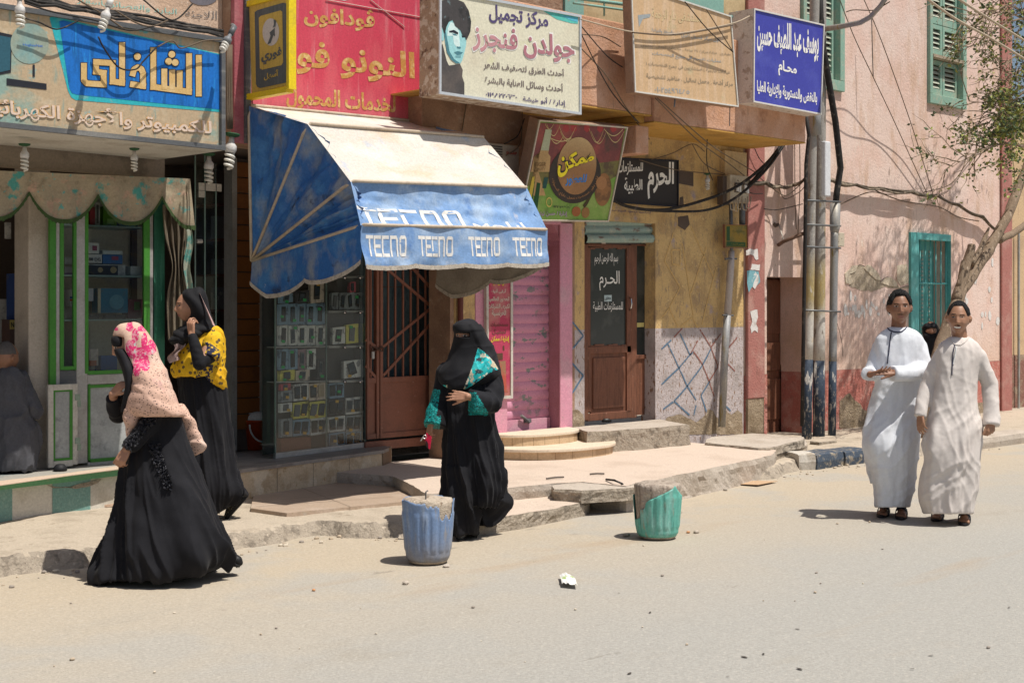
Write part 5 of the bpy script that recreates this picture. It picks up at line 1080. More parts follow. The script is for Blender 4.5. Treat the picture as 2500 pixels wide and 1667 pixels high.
package(k2,470,910,574,1075,'grey','lowest row',1,'o'); package(k2,582,918,734,1064,'blue','lowest row',2,'o'); package(k2,740,905,888,1056,'white','lowest row',2,'o'); package(k2,902,892,1056,1030,'white','lowest row',2,'o'); package(k2,1064,880,1206,1028,'grey','lowest row',2,'o')
package(k2,910,1038,1058,1164,'blue','bottom right shelf',2,'o'); package(k2,1064,1032,1206,1158,'blue','bottom right shelf',2,'o')
a0 = [k2(470,1085), k2(745,1070), k2(745,1190), k2(470,1215)]; pl_ = PL(Pc.p-nC*.08, nC)
tag(obj('brown_carton', MB().slab([pl_.at(*p) for p in a0], -nC*.05), plain('red_brown_card', (.27,.11,.07))), 'plain red brown carton at the bottom left of the glass case', 'box')
bk = thing('bucket', 'orange plastic bucket with a white handle half hidden behind the case', 'bucket', tuple(G(655,1098,.35)))
bc = G(657,1102,.352)+Vector((0,.22,0))
obj('body', MB().lathe([(0,.005),(.085,.005),(.115,.26),(.125,.26),(.12,.27),(.105,.265),(.08,.02),(0,.02)], bc, 22), plain('orange_plastic', (.50,.07,.02), .4), bk, smooth=True)
obj('handle', MB().tube([bc+Vector((.125*math.cos(a),-.1-.03*math.sin(a)**2,.24-.16*abs(math.sin(a)))) for a in np.linspace(0,math.pi,14)], .008, 6), mt['white'], bk, smooth=True)
obj('bag', MB().lathe([(0,.27),(.12,.272),(.11,.31),(.07,.34),(0,.35)], bc, 14, 0, lambda a, z: 1+.15*math.sin(a*3)), plain('white_bag', (.55,.54,.52)), bk, smooth=True)
# brown gate
yg = YP(.36)
gt = thing('metal_gate', 'brown metal gate with upright bars over solid lower panels, chained shut', 'gate', tuple(W(930,1070,.36)))
zt_ = 2.95; zp = Z0(1000, 918, .36); zb_ = Z0(1000, 1064, .36); gx = lambda u: W(u, 900, .36).x
mb = MB()
for u0, u1 in ((895,901),(918,925),(927,934),(1083,1098)): mb.box((gx(u0),.35,zb_),(gx(u1),.40,zt_))
for x0, x1 in ((gx(901),gx(918)),(gx(934),gx(1083))): mb.box((x0,.355,zb_),(x1,.395,zb_+.05)); mb.box((x0,.355,zp-.05),(x1,.395,zp)); mb.box((x0,.355,zt_-.05),(x1,.395,zt_))
mb.box((gx(890),.345,zb_-.1),(gx(1110),.42,zb_-.02)); obj('frame', mb, mt['rust_brown'], gt, bevel=.004)
mb = MB()
for x0, x1 in ((gx(901),gx(918)),(gx(934),gx(1083))): mb.box((x0+.001,.37,zb_+.05),(x1-.001,.385,zp-.05))
obj('lower_panel', mb, mt['rust_brown'], gt)
mb = MB()
for u in (907,949.7,967,986,1004.5,1022,1040.7,1058.6,1075.5): x = gx(u); mb.box((x-.008,.366,zp),(x+.008,.382,zt_-.05))
obj('bar', mb, mt['rust_brown'], gt)
mb = MB()
for a, b in (((1056,750),(946,657)),((1056,750),(934,848)),((1093,746),(998,644)),((1093,746),(936,917)),((893,829),(919,847)),((893,893),(919,922)),((946,657),(920,635)),((998,644),(960,610))):
    p, q = yg.at(*a, .004), yg.at(*b, .004); d = (q-p).normalized(); n = Vector((-d.z,0,d.x))*.013; mb.slab([p-n, q-n, q+n, p+n], (0,.012,0))
obj('chevron', mb, mt['rust_brown'], gt)
mb = MB(); mb.tube([yg.at(918+14*math.cos(t)+4, 852+5*math.sin(t*2), .03+.012*math.sin(t)) for t in np.linspace(0, 9, 40)], .007, 6); obj('chain', mb, plain('rusty_chain', (.09,.05,.035), .6), gt, smooth=True)
mb = MB(); addpb(mb, yg, 909,858,915,876,.02,.03); obj('padlock', mb, mt['alu'], gt, bevel=.004)
mb = MB(); addpb(mb, YP(.62), 880,560,1120,700,.02); addpb(mb, YP(.62), 880,702,1120,1090,.02); obj('door_panel', mb, M('slate_blue_door', (.06,.10,.115), .6, [((.09,.135,.15), 5, .5, .64), ((.03,.05,.06), 9, .58, .66, (3,1,.5))]), gt)
tag(rough_slab('gate_footing', [(900,1083),(930,1081),(1000,1073),(1075,1066),(1080,1060),(1078,1056),(900,1070)], .30, .16, [mt['conc'], mt['rubble']], .05, .05, 21, kind=None), 'rough concrete footing under the brown gate', 'footing')
xj = X0(1108); mb = MB(); mb.box((xj,-.012,.2),(X0(1157),-.0005,2.9)); obj('yellow_strip', mb, mt['yellow'], shop2)
tag(obj('downpipe', MB().tube([W(1124,560,-.05),W(1124,1050,-.05)], .028, 10), plain('dark_red_pipe', (.13,.04,.03), .6), smooth=True), 'thin dark red downpipe between the gate and the pink shop', 'pipe')
# --- pink shop
zpk = Z0(1380, 545); zs_ = .22
fr = thing('pink_shopfront', 'pink painted surround of the closed perfume shop', 'shopfront', (X0(1300), 0, .2))
mb = MB(); mb.box((X0(1368,-.02)+.0,-.02,.30),(X0(1398,-.02),-.0005,zpk)); mb.box((X0(1158),-.018,.25),(X0(1236)-.001,-.0005,zpk)); mb.box((X0(1158),-.018,Z0(1300,545)),(X0(1368)-.001,-.0005,zpk+.15)); obj('pilaster', mb, mt['pinkpaint'], fr, bevel=.006)
mb = MB(); hx0, hx1 = X0(1236), X0(1368); zt2 = h_pink[3]
mb.box((hx1-.006,.002,.25),(hx1-.0005,.18,zt2)); 
P = [Vector((hx1-.007,.005,zt2-.001)), Vector((hx1-.007,.005,zt2-.22)), Vector((hx1-.03,.005,zt2-.14)), Vector((hx1-.09,.005,zt2-.07)), Vector((hx1-.16,.005,zt2-.025)), Vector((hx1-.24,.005,zt2-.001))]; mb.slab(P, (0,.16,0))
obj('reveal', mb, M('mauve_paint', (.42,.19,.235), .8, [((.37,.16,.19), 4, .5, .64)]), fr)
sh = tag(obj('roller_shutter', MB().grid(lambda s, t: Vector((hx0+.002+(hx1-hx0-.012)*s, .165-.014*abs(math.sin(math.pi*t*23))**.8, zs_+.1+(zt2-zs_-.1)*t)), 2, 230), M('chipped_pink_shutter', (.55,.25,.34), .65, [((.20,.22,.21), 7, .585, .615, (1.2,1,2)), ((.46,.21,.27), 3, .5, .64), ((.30,.16,.14), 18, .66, .72, (.5,1,3))], [(60,.2)])), 'closed pink roller shutter with grey patches of missing paint', 'shutter')
obj('bottom_bar', MB().box((hx0+.003,.13,zs_+.18),(hx1-.012,.148,zs_+.30)), mt['pinkpaint'], sh); obj('gap_panel', MB().box((hx0+.003,.17,.2),(hx1-.012,.18,zs_+.18)), plain('dark_teal_gap', (.02,.05,.06)), sh)
obj('padlock', addpb(MB(), YP(.1), 1283,1022,1298,1032,.03), mt['dkgrey'], sh, bevel=.004); obj('hasp', MB().tube([YP(.1).at(1272,1014), YP(.1).at(1282,1022), YP(.1).at(1292,1031)], .016, 6), mt['dkgrey'], sh)
pp = YP(-.045)
ps = sign('poster_board', 'narrow red poster board with Arabic perfume wording and a printed bottle', 'poster', [(1185,640),(1250,640),(1250,972),(1186,975)], pp, .02, M('red_poster', (.42,.05,.10), .6, [((.46,.17,.16), 3, .5, .62), ((.44,.27,.16), 1.2, 1.02, .72, (1,1,1), 'z', .2)]), mt['creamf'], .028)
yl = plain('poster_yellow', (.62,.50,.04)); whl = plain('poster_cream', (.60,.50,.42))
kp_ = cb(1020,380,3.734); kq_ = cb(1020,780,3.734)
for s_, x0, x1, y0_, y1_, mm, kf in (('تركيب',668,812,1085,1190,yl,kp_),('أرقى أنواع',665,808,1215,1262,whl,kp_),('العطور العالمية',638,835,1285,1335,whl,kp_),('لكبرى الشركات',638,838,1350,1402,whl,kp_),('الفرنسية',675,805,1405,1470,whl,kp_),('مستحضرات',665,822,25,72,plain('poster_dark', (.16,.06,.05)),kq_),('تجميـل',680,805,88,138,plain('poster_dark2', (.16,.06,.05)),kq_),('إدارة / ممكن',668,838,150,212,yl,kq_)):
    text(s_, qmap([kf(x0,y0_),kf(x1,y0_),kf(x1,y1_),kf(x0,y1_)], pp, .005), mm, ps, bold=.025)
flat([kq_(x,y) for x, y in ((745,380),(800,375),(810,640),(825,660),(780,665),(748,640))], pp, M('printed_bottle_red', (.42,.09,.06), .6, [((.3,.16,.09), 6, .5, .6)]), ps, 'printed_bottle', .004); flat([kq_(x,y) for x, y in ((715,310),(775,305),(775,365),(715,370))], pp, plain('print_dark', (.10,.05,.03)), ps, 'printed_cap', .005); flat([kq_(x,y) for x, y in ((775,240),(788,238),(790,280),(776,282))], pp, plain('print_dark3', (.10,.05,.03)), ps, 'printed_cap', .005)
rs = thing('round_steps', 'two rounded cream stone steps before the pink shutter', 'steps', (5.42, -.3, .2))
def tier(cx, rx, ry, z0, z1, lip):
    an = np.linspace(math.pi, 2*math.pi, 40); f_ = lambda a, k: Vector((cx+rx*k*math.copysign(abs(math.cos(a))**.8, math.cos(a)), ry*k*math.copysign(abs(math.sin(a))**.9, math.sin(a)), 0))
    body = MB().hexa([f_(a,.965)+Vector((0,0,z0)) for a in an], [f_(a,.965)+Vector((0,0,z1-.031)) for a in an]); top = MB().hexa([f_(a,1)+Vector((0,0,z1-.03)) for a in an], [f_(a,1)+Vector((0,0,z1)) for a in an])
    j = MB()
    for i in range(2, 39, 3): p = f_(an[i], .966); d = (f_(an[i]+.01,.966)-p).normalized()*.002; j.quad(p-d+Vector((0,0,z0)), p+d+Vector((0,0,z0)), p+d+Vector((0,0,z1-.031)), p-d+Vector((0,0,z1-.031)))
    obj('riser', body, mt['stile'], rs); obj('tread', top, mt['sttop'], rs, bevel=.006); obj('tile_joint', j, plain('brown_joint', (.22,.14,.07)), rs)
mt['stile'] = M('tan_riser_tile', (.55,.40,.25), .6, [((.46,.32,.19), 6, .5, .62)]); mt['sttop'] = M('cream_tread_stone', (.66,.55,.42), .6, [((.60,.48,.36), 4, .5, .64)])
tier(5.40, .78, .80, .18, .315, .03); tier(5.36, .56, .40, .316, .425, .03)
# --- medical shop
rough_slab('door_step', [Vector((5.98,-.02,.42)), G(1432,1054,.42), G(1560,1047,.42), G(1686,1036,.42), Vector((7.35,-.02,.42))], .42, .19, [mt['conc'], mt['rubble']], .03, .04, 31)
md = thing('shop_door', 'brown glazed wooden shop door with white Arabic lettering and carved lower panels', 'door', tuple(W(1510,1022,.14)))
ym = YP(.13)
mb = MB()
for q in [(1427,596,1436,1026),(1541,596,1555,1020),(1579,596,1596,1012),(1436,596,1541,604),(1555,596,1579,600),(1436,845,1541,862),(1555,866,1579,876),(1436,1006,1541,1024),(1436,862,1443,1006),(1531,604,1541,1006),(1436,604,1442,845)]: addpb(mb, ym, *q, .05)
obj('frame', mb, mt['woodbrown'], md, bevel=.004)
mb = MB(); addpb(mb, ym, 1443,862,1531,1006,.02,-.02); addpb(mb, ym, 1555,876,1579,1012,.02,-.02); obj('panel', mb, mt['woodbrown'], md)
obj('raised_panel', addpb(MB(), ym, 1449,872,1525,996,.02,-.004), mt['woodbrown'], md, bevel=.006)
mb = MB()
for i in range(8):
    for v0, v1 in ((604, 607+2*math.cos(i*2)), (841+2*math.cos(i*2), 845)): addpb(mb, ym, 1442+i*11, v0, 1453+i*11, v1, .03, -.006)
obj('wavy_trim', mb, mt['woodbrown'], md)
gl = MB(); gl.quad(*[ym.at(u,v,-.02) for u, v in ((1442,845),(1531,845),(1531,604),(1442,604))]); gl.quad(*[ym.at(u,v,-.02) for u, v in ((1555,866),(1579,866),(1579,600),(1555,600))]); obj('glass', gl, M('dark_door_glass', (.025,.03,.028), .15, [((.05,.055,.05), 3, .5, .6)], spec=.5, grain=0), md)
km = cb(1020,380,3.734)
for s_, x0, x1, y0_, y1_ in (('بسم الله الرحمن الرحيم',1612,1825,890,1005),('الحـرم',1655,1840,1050,1230),('للمستلزمات الطبية',1598,1870,1330,1425)): text(s_, qmap([km(x0,y0_),km(x1,y0_),km(x1,y1_),km(x0,y1_)], ym, -.017), mt['chalk'], md, bold=.008)
flat([km(*p) for p in ((1700,1272),(1768,1270),(1768,1328),(1700,1330))], ym, plain('pale_sticker', (.42,.52,.52)), md, 'sticker', -.017); text('مغلق', qmap([km(1706,1285),km(1762,1283),km(1762,1318),km(1706,1320)], ym, -.014), mt['blackp'], md)
flat([cb(1020,780,3.734)(*p) for p in ((1998,30),(2062,28),(2062,66),(1998,70))], ym, plain('yellow_card', (.55,.48,.18)), md, 'sticker', -.017)
obj('handle', MB().tube([ym.at(*km(x,y), e) for x, y, e in ((1928,1290,.0),(1945,1310,.03),(1950,1350,.035),(1945,1385,.03),(1932,1408,.0))], .008, 7), M('chrome', (.6,.6,.6), .25, metal=1), md, smooth=True)
rb = tag(obj('shutter_box', MB().grid(lambda s, t: W(1426+168*s, 593-52*t, .06) + Vector((0,-.022*abs(math.sin(math.pi*t*2.5)) - .03*(t < .38),0)), 2, 60), M('pale_green_shutter', (.26,.34,.29), .6, [((.16,.11,.085), 6, .56, .62, (.7,1,2)), ((.36,.38,.31), 9, .55, .66)], [(40,.2)])), 'rusty pale green rolled shutter above the brown shop door', 'shutter')
tag(obj('black_shoe', MB().lathe([(0,0),(.028,.0),(.03,.02),(.018,.045),(0,.05)], (0,0,0), 12), plain('black_leather', (.015,.014,.014), .4), smooth=True), 'single black shoe left on the doorstep of the medical shop', 'shoe')
o = bpy.data.objects['black_shoe']; o.location = G(1481,1030,.425); o.scale = (1.9,.8,.8); o.rotation_euler.z = -.5
# --- air conditioner
ac = thing('air_conditioner', 'beige air conditioner unit behind the awning with a dark side grille', 'air conditioner', tuple(W(1230,440,-.3)))
ya = YP(-.3); obj('casing', addpb(MB(), ya, 1192,352,1268,441,.3), M('beige_plastic', (.50,.45,.38), .6, [((.4,.34,.27), 4, .5, .66)]), ac, bevel=.012)
mb = MB()
for k in range(13): addpb(mb, ya, 1194,356+k*6.2,1227,358.6+k*6.2,.012,.01)
obj('grille', mb, plain('dark_grille', (.08,.07,.06)), ac); text('SHARP', qmap([(1236,370),(1262,372),(1262,378.5),(1236,377)], ya, .004), plain('red_letters', (.42,.03,.03)), ac, bold=.03)
# ================================================================== PEOPLE
mt['abaya'] = M('black_abaya_cloth', (.010,.010,.0125), .8, [((.013,.013,.016), 5, .5, .64)], [(150,.12)], spec=.16, grain=.02, sheen=.04)
mt['abaya2'] = M('black_veil_cloth', (.009,.009,.011), .75, [((.014,.014,.017), 6, .5, .64)], [(150,.1)], spec=.2, grain=.02, sheen=.03)
mt['hair'] = M('black_hair', (.008,.007,.007), .6, [((.035,.033,.033), 90, .58, .68)], [(120,.9)], grain=.02)
def skin(n, c): return M(n, c, .5, [((c[0]*1.12,c[1]*1.15,c[2]*1.2), 14, .5, .66)], [(120,.06)], spec=.4, grain=.03)
mt['skinA'] = skin('dark_brown_skin', (.25,.122,.072)); mt['skinB'] = skin('brown_skin', (.33,.17,.10)); mt['skinW'] = skin('light_brown_skin', (.36,.185,.115))
mt['eye_w'] = plain('eye_white', (.50,.47,.44), .3, grain=0); mt['eye_d'] = plain('eye_dark', (.012,.009,.008), .2, grain=0); mt['teeth'] = plain('teeth', (.70,.68,.62), .3, grain=0)
def lipm(n, c): return plain(n, c, .5)

class Fig:
    def __init__(s, u, v, z, name, label, group=None):
        s.g = G(u, v, z); s.dep = (s.g-CAM).dot(FWD); s.t = thing(name, label, 'person', tuple(s.g), group)
        s.s = FPX/s.dep
    def L(s, u, v, dy=0): return CAM + ray(u, v)*(s.dep+dy)
def ico(mb, c, r, n=10):
    rr = r if hasattr(r, '__len__') else (r, r, r); c = Vector(c)
    prof = [math.pi*i/n for i in range(n+1)]; i0 = len(mb.v); m = n*2
    for a in prof[1:-1]:
        for j in range(m): b = 2*math.pi*j/m; mb.v.append((c.x+rr[0]*math.sin(a)*math.cos(b), c.y+rr[1]*math.sin(a)*math.sin(b), c.z+rr[2]*math.cos(a)))
    t = len(mb.v); mb.v += [(c.x,c.y,c.z+rr[2]), (c.x,c.y,c.z-rr[2])]
    for k in range(n-2):
        for j in range(m): a = i0+k*m+j; b = i0+k*m+(j+1) % m; mb.f.append((a, a+m, b+m, b)); mb.m.append(0)
    for j in range(m):
        mb.f.append((t, i0+j, i0+(j+1) % m)); e = i0+(n-2)*m; mb.f.append((t+1, e+(j+1) % m, e+j)); mb.m += [0, 0]
def limb(mb, pts, n=12, cuff=False):              # [(point, radius)...] rounded tapered chain
    P = [Vector(p) for p, r in pts]; R = [r for p, r in pts]
    Q, S = [], []
    for k in range(len(P)-1):
        m = max(2, int((P[k+1]-P[k]).length/.03))
        for i in range(m): f = i/m; Q.append(P[k].lerp(P[k+1], f)); S.append(R[k]+(R[k+1]-R[k])*f)
    Q.append(P[-1]); S.append(R[-1])
    mb.tube(Q, S, n)
    for k in range(len(P)-(1 if cuff else 0)): ico(mb, P[k], R[k]*.99, 8)
def catm(rows, n):
    rows = [np.array(r, float) for r in rows]; v0, v1 = rows[0][0], rows[-1][0]
    vs = np.array([r[0] for r in rows]); out = []
    for i in range(n+1):
        v = v0+(v1-v0)*i/n; k = min(len(rows)-2, max(0, np.searchsorted(vs, v, 'right')-1))
        f = (v-vs[k])/(vs[k+1]-vs[k]); p = [rows[max(0,k-1)], rows[k], rows[k+1], rows[min(len(rows)-1,k+2)]]
        h = vs[k+1]-vs[k]; m1 = (p[2]-p[0])/max(1e-6,(p[2][0]-p[0][0]))*h if p[2][0] > p[0][0] else 0*p[0]; m2 = (p[3]-p[1])/max(1e-6,(p[3][0]-p[1][0]))*h if p[3][0] > p[1][0] else 0*p[0]
        f2, f3 = f*f, f*f*f
        r = (2*f3-3*f2+1)*p[1]+(f3-2*f2+f)*m1+(-2*f3+3*f2)*p[2]+(f3-f2)*m2; r[0] = v; out.append(r)
    return out
def loft(mb, F, rows, n=40, seg=44, pw=2.3, smooth=True):
    """rows: (v, uL, uR, half depth m, depth offset m), photo pixels at the figure's own distance"""
    rows = [tuple(r)+(0,)*(5-len(r)) for r in rows]
    R = catm(rows, n); i0 = len(mb.v)
    for (v, uL, uR, b, dy) in R:
        uc, hw = (uL+uR)/2, max(.4, (uR-uL)/2)
        for j in range(seg):
            a = 2*math.pi*j/seg; c, s_ = math.cos(a), math.sin(a)
            x = math.copysign(abs(c)**(2/pw), c); y = math.copysign(abs(s_)**(2/pw), s_)
            mb.v.append(tuple(F.L(uc+hw*x, v, dy+max(.004,b)*y)))
    for k in range(n):
        for j in range(seg): a = i0+k*seg+j; b = i0+k*seg+(j+1) % seg; mb.f.append((a, b, b+seg, a+seg)); mb.m.append(0)
    mb.f.append(tuple(range(i0+seg-1, i0-1, -1))); e = i0+n*seg; mb.f.append(tuple(range(e, e+seg))); mb.m += [0, 0]
def remesh(mb, vox, it=4):
    me = mb.mesh('tmp'); bm = bmesh.new(); bm.from_mesh(me); bmesh.ops.recalc_face_normals(bm, faces=bm.faces); bm.to_mesh(me); bm.free()
    o = bpy.data.objects.new('tmp', me); col.objects.link(o)
    r = o.modifiers.new('r', 'REMESH'); r.mode = 'VOXEL'; r.voxel_size = vox; r.adaptivity = 0
    if it: s_ = o.modifiers.new('s', 'SMOOTH'); s_.factor = .5; s_.iterations = it
    out = bpy.data.meshes.new_from_object(o.evaluated_get(bpy.context.evaluated_depsgraph_get()))
    bpy.data.objects.remove(o); bpy.data.meshes.remove(me); return out
def shift(me, fn):
    n = len(me.vertices); co = np.empty(n*3); me.vertices.foreach_get('co', co); co = co.reshape(-1,3)
    no = np.empty(n*3); me.vertices.foreach_get('normal', no); no = no.reshape(-1,3)
    for i in range(n):
        d = fn(co[i], no[i])
        if hasattr(d, '__len__'): co[i] += d
        else: co[i] += no[i]*d
    me.vertices.foreach_set('co', co.ravel()); me.update()
def soften(me, it=3):
    n = len(me.vertices); co = np.empty(n*3); me.vertices.foreach_get('co', co); co = co.reshape(-1,3)
    ed = np.empty(len(me.edges)*2, dtype=np.int32); me.edges.foreach_get('vertices', ed); ed = ed.reshape(-1,2)
    dg = np.bincount(ed.ravel(), minlength=n).astype(float)[:,None]; dg[dg == 0] = 1
    for _ in range(it):
        s = np.zeros_like(co); np.add.at(s, ed[:,0], co[ed[:,1]]); np.add.at(s, ed[:,1], co[ed[:,0]]); co = co*.5 + .5*s/dg
    me.vertices.foreach_set('co', co.ravel()); me.update()
def paint(me, fn):                    # material slot per face from its centre
    n = len(me.polygons); c = np.empty(n*3); me.polygons.foreach_get('center', c); c = c.reshape(-1,3)
    me.polygons.foreach_set('material_index', [fn(p) for p in c])
def upx(p):                           # world point -> photo pixel (only to lay cloth patterns out when building)
    q = Vector(p)-CAM; d = q.dot(FWD); return 1250+FPX*q.dot(RGT)/d, 745-FPX*q.z/d
def crease(q, pw=2.0):
    x = 1-abs(mnoise.noise(Vector(q)))*2.6
    return max(0, x)**pw
def ridge(x): return 1-abs(x)*2.2
def folds(seed, kv=9, kz=1.3, amp=.02, grow=None, fine=.004):
    def f(p, n):
        if n[2] < -.75 or n[2] > .9: return 0
        q = p[0]*.9+p[1]*.35+.10*mnoise.noise(Vector((p[0]*3, p[1]*3, p[2]*2+seed)))
        a = crease((q*kv+seed, p[1]*kv*.8, p[2]*kz)); b = crease((q*kv*1.9, p[1]*kv*1.7+seed, p[2]*kz*1.7+9), 1.6)
        c = mnoise.noise(Vector((p[0]*26, p[1]*26, p[2]*12+seed)))
        g = grow(p) if grow else 1
        return g*amp*(a + .45*b - .12) + fine*.5*c
    return f
def fan(F, rows, seed, k=2.2, amp=.02, grow=None, twist=.5, fine=.003):
    """folds that fan out from the waist, laid round the garment's own axis"""
    vs = [r[0] for r in rows]; uc = [(r[1]+r[2])/2 for r in rows]; dy = [r[4] if len(r) > 4 else 0 for r in rows]
    def f(p, n):
        if n[2] < -.75 or n[2] > .92: return 0
        v = upx(p)[1]; c = F.L(np.interp(v, vs, uc), v, np.interp(v, vs, dy)); q = Vector(p)-c; x, y = q.dot(RGT), q.dot(FWD); r = math.hypot(x, y)+1e-6; x /= r; y /= r
        t = twist*p[2]; x, y = x*math.cos(t)-y*math.sin(t), x*math.sin(t)+y*math.cos(t)
        wob = .22*mnoise.noise(Vector((p[0]*4+seed, p[1]*4, p[2]*3)))
        a = crease((x*k+seed+wob, y*k+wob, p[2]*.75), 1.6); b = crease((x*k*2.3, y*k*2.3+seed, p[2]*1.5+wob), 1.5)
        g = grow(p) if grow else 1
        return g*amp*(a+.4*b-.30) + fine*mnoise.noise(Vector((p[0]*20, p[1]*20, p[2]*14+seed)))
    return f
# ------------------------------------------------------------------ heads and hands
class Head:
    def __init__(s, c, fwd, up=(0,0,1), k=1.0):
        s.c = Vector(c); s.f = Vector(fwd).normalized(); u = Vector(up); u = (u - s.f*u.dot(s.f)).normalized(); s.u = u; s.r = s.f.cross(u); s.k = k
    def w(s, x, y, z): return s.c + (s.r*x + s.f*y + s.u*z)*s.k
    def loc(s, p): q = (Vector(p)-s.c)/s.k; return q.dot(s.r), q.dot(s.f), q.dot(s.u)
def hprof(x, y, z, smile=0):
    sm = lambda a, b, t: (lambda q: q*q*(3-2*q))(min(1, max(0, (t-a)/(b-a))))
    X = .0745*x*(1-.30*sm(-.15,-1,z)-.05*sm(.5,1,z)); Y = .097*y; Z = .118*z
    if y < 0: Y *= 1-.28*sm(-.2,-1,z); Y -= .006*sm(-.2,.6,z)
    else: Y *= 1-.06*sm(.3,1,z)+.03*sm(-.4,-.9,z)
    if y > .05:
        e = lambda dx, sx, dz, sz: math.exp(-(dx/sx)**2-(dz/sz)**2); aX = abs(X); q = min(1, (y-.05)*3)
        nzp = (.026*min(1,max(0,(.020-Z)/.052))*math.exp(-(X/(.0085+.10*max(0,.01-Z)))**2)) if Z > -.032 else .026*math.exp(-((Z+.032)/.0075)**2-(X/.0125)**2)
        Y += q*(nzp + .009*e(aX-.0135,.007,Z+.033,.008) - .011*e(aX-.031,.016,Z-.008,.011) + .004*e(aX-.031,.010,Z-.007,.007) + .006*e(aX-.03,.024,Z-.027,.008)
             + .005*e(aX-.042,.018,Z+.03,.018) + .008*e(X,.024,Z+.060,.0065) + .0085*e(X,.021,Z+.0745,.0065) - .006*e(X,.026,Z+.0668,.003) + .010*e(X,.022,Z+.102,.013) - .004*e(X,.03,Z+.087,.006)
             + smile*(.006*e(aX-.042,.014,Z+.040,.014)))
    return X, Y, Z
def head_mesh(mb, H, smile=0, ears=True, n=64, m=88):
    i0 = len(mb.v)
    for i in range(n+1):
        a = math.pi*i/n
        for j in range(m):
            b = 2*math.pi*j/m; mb.v.append(tuple(H.w(*hprof(math.sin(a)*math.sin(b), math.sin(a)*math.cos(b), math.cos(a), smile))))
    for i in range(n):
        for j in range(m): p = i0+i*m+j; q = i0+i*m+(j+1) % m; mb.f.append((p, q, q+m, p+m)); mb.m.append(0)
    if ears:
        for sg in (-1, 1):
            P = [H.w(sg*(.074+.010*math.sin(t)), -.004-.018*math.sin(t*.9), .020-.050*t/math.pi) for t in np.linspace(0, math.pi, 8)]
            mb.tube(P, [.007,.010,.012,.012,.012,.011,.010,.008], 8); ico(mb, H.w(sg*.074, -.008, -.004), .016, 8)
def hair_mesh(H, line, th=.012, curl=.006, kz=40):
    """scalp shell: line(b) gives the lowest z (head units) of hair at bearing b from the face"""
    mb = MB(); n, m = 40, 96
    for sh in (0, 1):
        for i in range(n+1):
            for j in range(m):
                b = 2*math.pi*j/m-math.pi; a1 = math.acos(max(-1,min(1,line(abs(b))))); a = a1*i/n
                x, y, z = hprof(math.sin(a)*math.sin(b), math.sin(a)*math.cos(b), math.cos(a))
                d = Vector((x*2, y*1.2, z)).normalized(); e = th*min(1, (n-i)/5+.15)*(1 if sh else -.4)
                if sh: e += curl*(mnoise.noise(Vector((x*kz*4,y*kz*4,z*kz*4)))+.4*mnoise.noise(Vector((x*400,y*400,z*400))))
                mb.v.append(tuple(H.w(x+d.x*e, y+d.y*e, z+d.z*e)))
    w_ = (n+1)*m
    for i in range(n):
        for j in range(m):
            p = i*m+j; q = i*m+(j+1) % m; mb.f.append((p+w_, q+w_, q+m+w_, p+m+w_)); mb.m.append(0)
    for j in range(m): p = n*m+j; q = n*m+(j+1) % m; mb.f.append((p, q, q+w_, p+w_)); mb.m.append(0)
    return mb
def hand(mb, w, d, nrm, side, k=1.0, curl=(.5,.55,.6,.7), th=.6, thc=.3, spread=.08):
    """w wrist, d along the hand, nrm out of the back of the hand, side +1/-1 where the thumb sits"""
    d = Vector(d).normalized(); nrm = Vector(nrm); nrm = (nrm-d*nrm.dot(d)).normalized(); x = d.cross(nrm)*side; w = Vector(w)
    fl = [.072,.080,.075,.058]
    for i in range(4):
        o = (.029-.0195*i)*k; kn = w + d*(.090-.004*abs(i-1)-.004*i)*k + x*o
        limb(mb, [(w+x*o*.62+d*.008*k, .014*k), (w+d*.05*k+x*o*.9, .0125*k), (kn, .0108*k)], 8)
        p = kn; dr = (d + x*(1.2-i)*spread).normalized(); c = curl[i]; r = .0092
        for j, f in enumerate((.46,.30,.24)):
            ang = c*(.8 if j == 0 else 1.1); dr = (Matrix.Rotation(ang*side, 3, x*side) @ dr) if False else (dr*math.cos(ang) - nrm*math.sin(ang)).normalized() if j == 0 else (Matrix.Rotation(-ang, 3, nrm.cross(dr).normalized()) @ dr if False else rot_toward(dr, nrm, d, ang))
            q = p + dr*fl[i]*f*k; limb(mb, [(p, r*k), (q, (r-.001)*k)], 8); p = q; r -= .0011
    b0 = w + d*.022*k + x*.022*k - nrm*.004*k; t1 = (x*math.sin(th)+d*math.cos(th)-nrm*.25).normalized(); b1 = b0 + t1*.042*k; t2 = (t1*math.cos(thc) + d*math.sin(thc)*.9).normalized(); b2 = b1+t2*.032*k; b3 = b2 + t2*.024*k
    limb(mb, [(b0,.0135*k),(b1,.0115*k),(b2,.0098*k),(b3,.0078*k)], 8)
def rot_toward(dr, nrm, d, ang):      # bend a finger segment further towards the palm
    ax = d.cross(-nrm).normalized(); return (Matrix.Rotation(ang, 3, ax) @ dr).normalized()
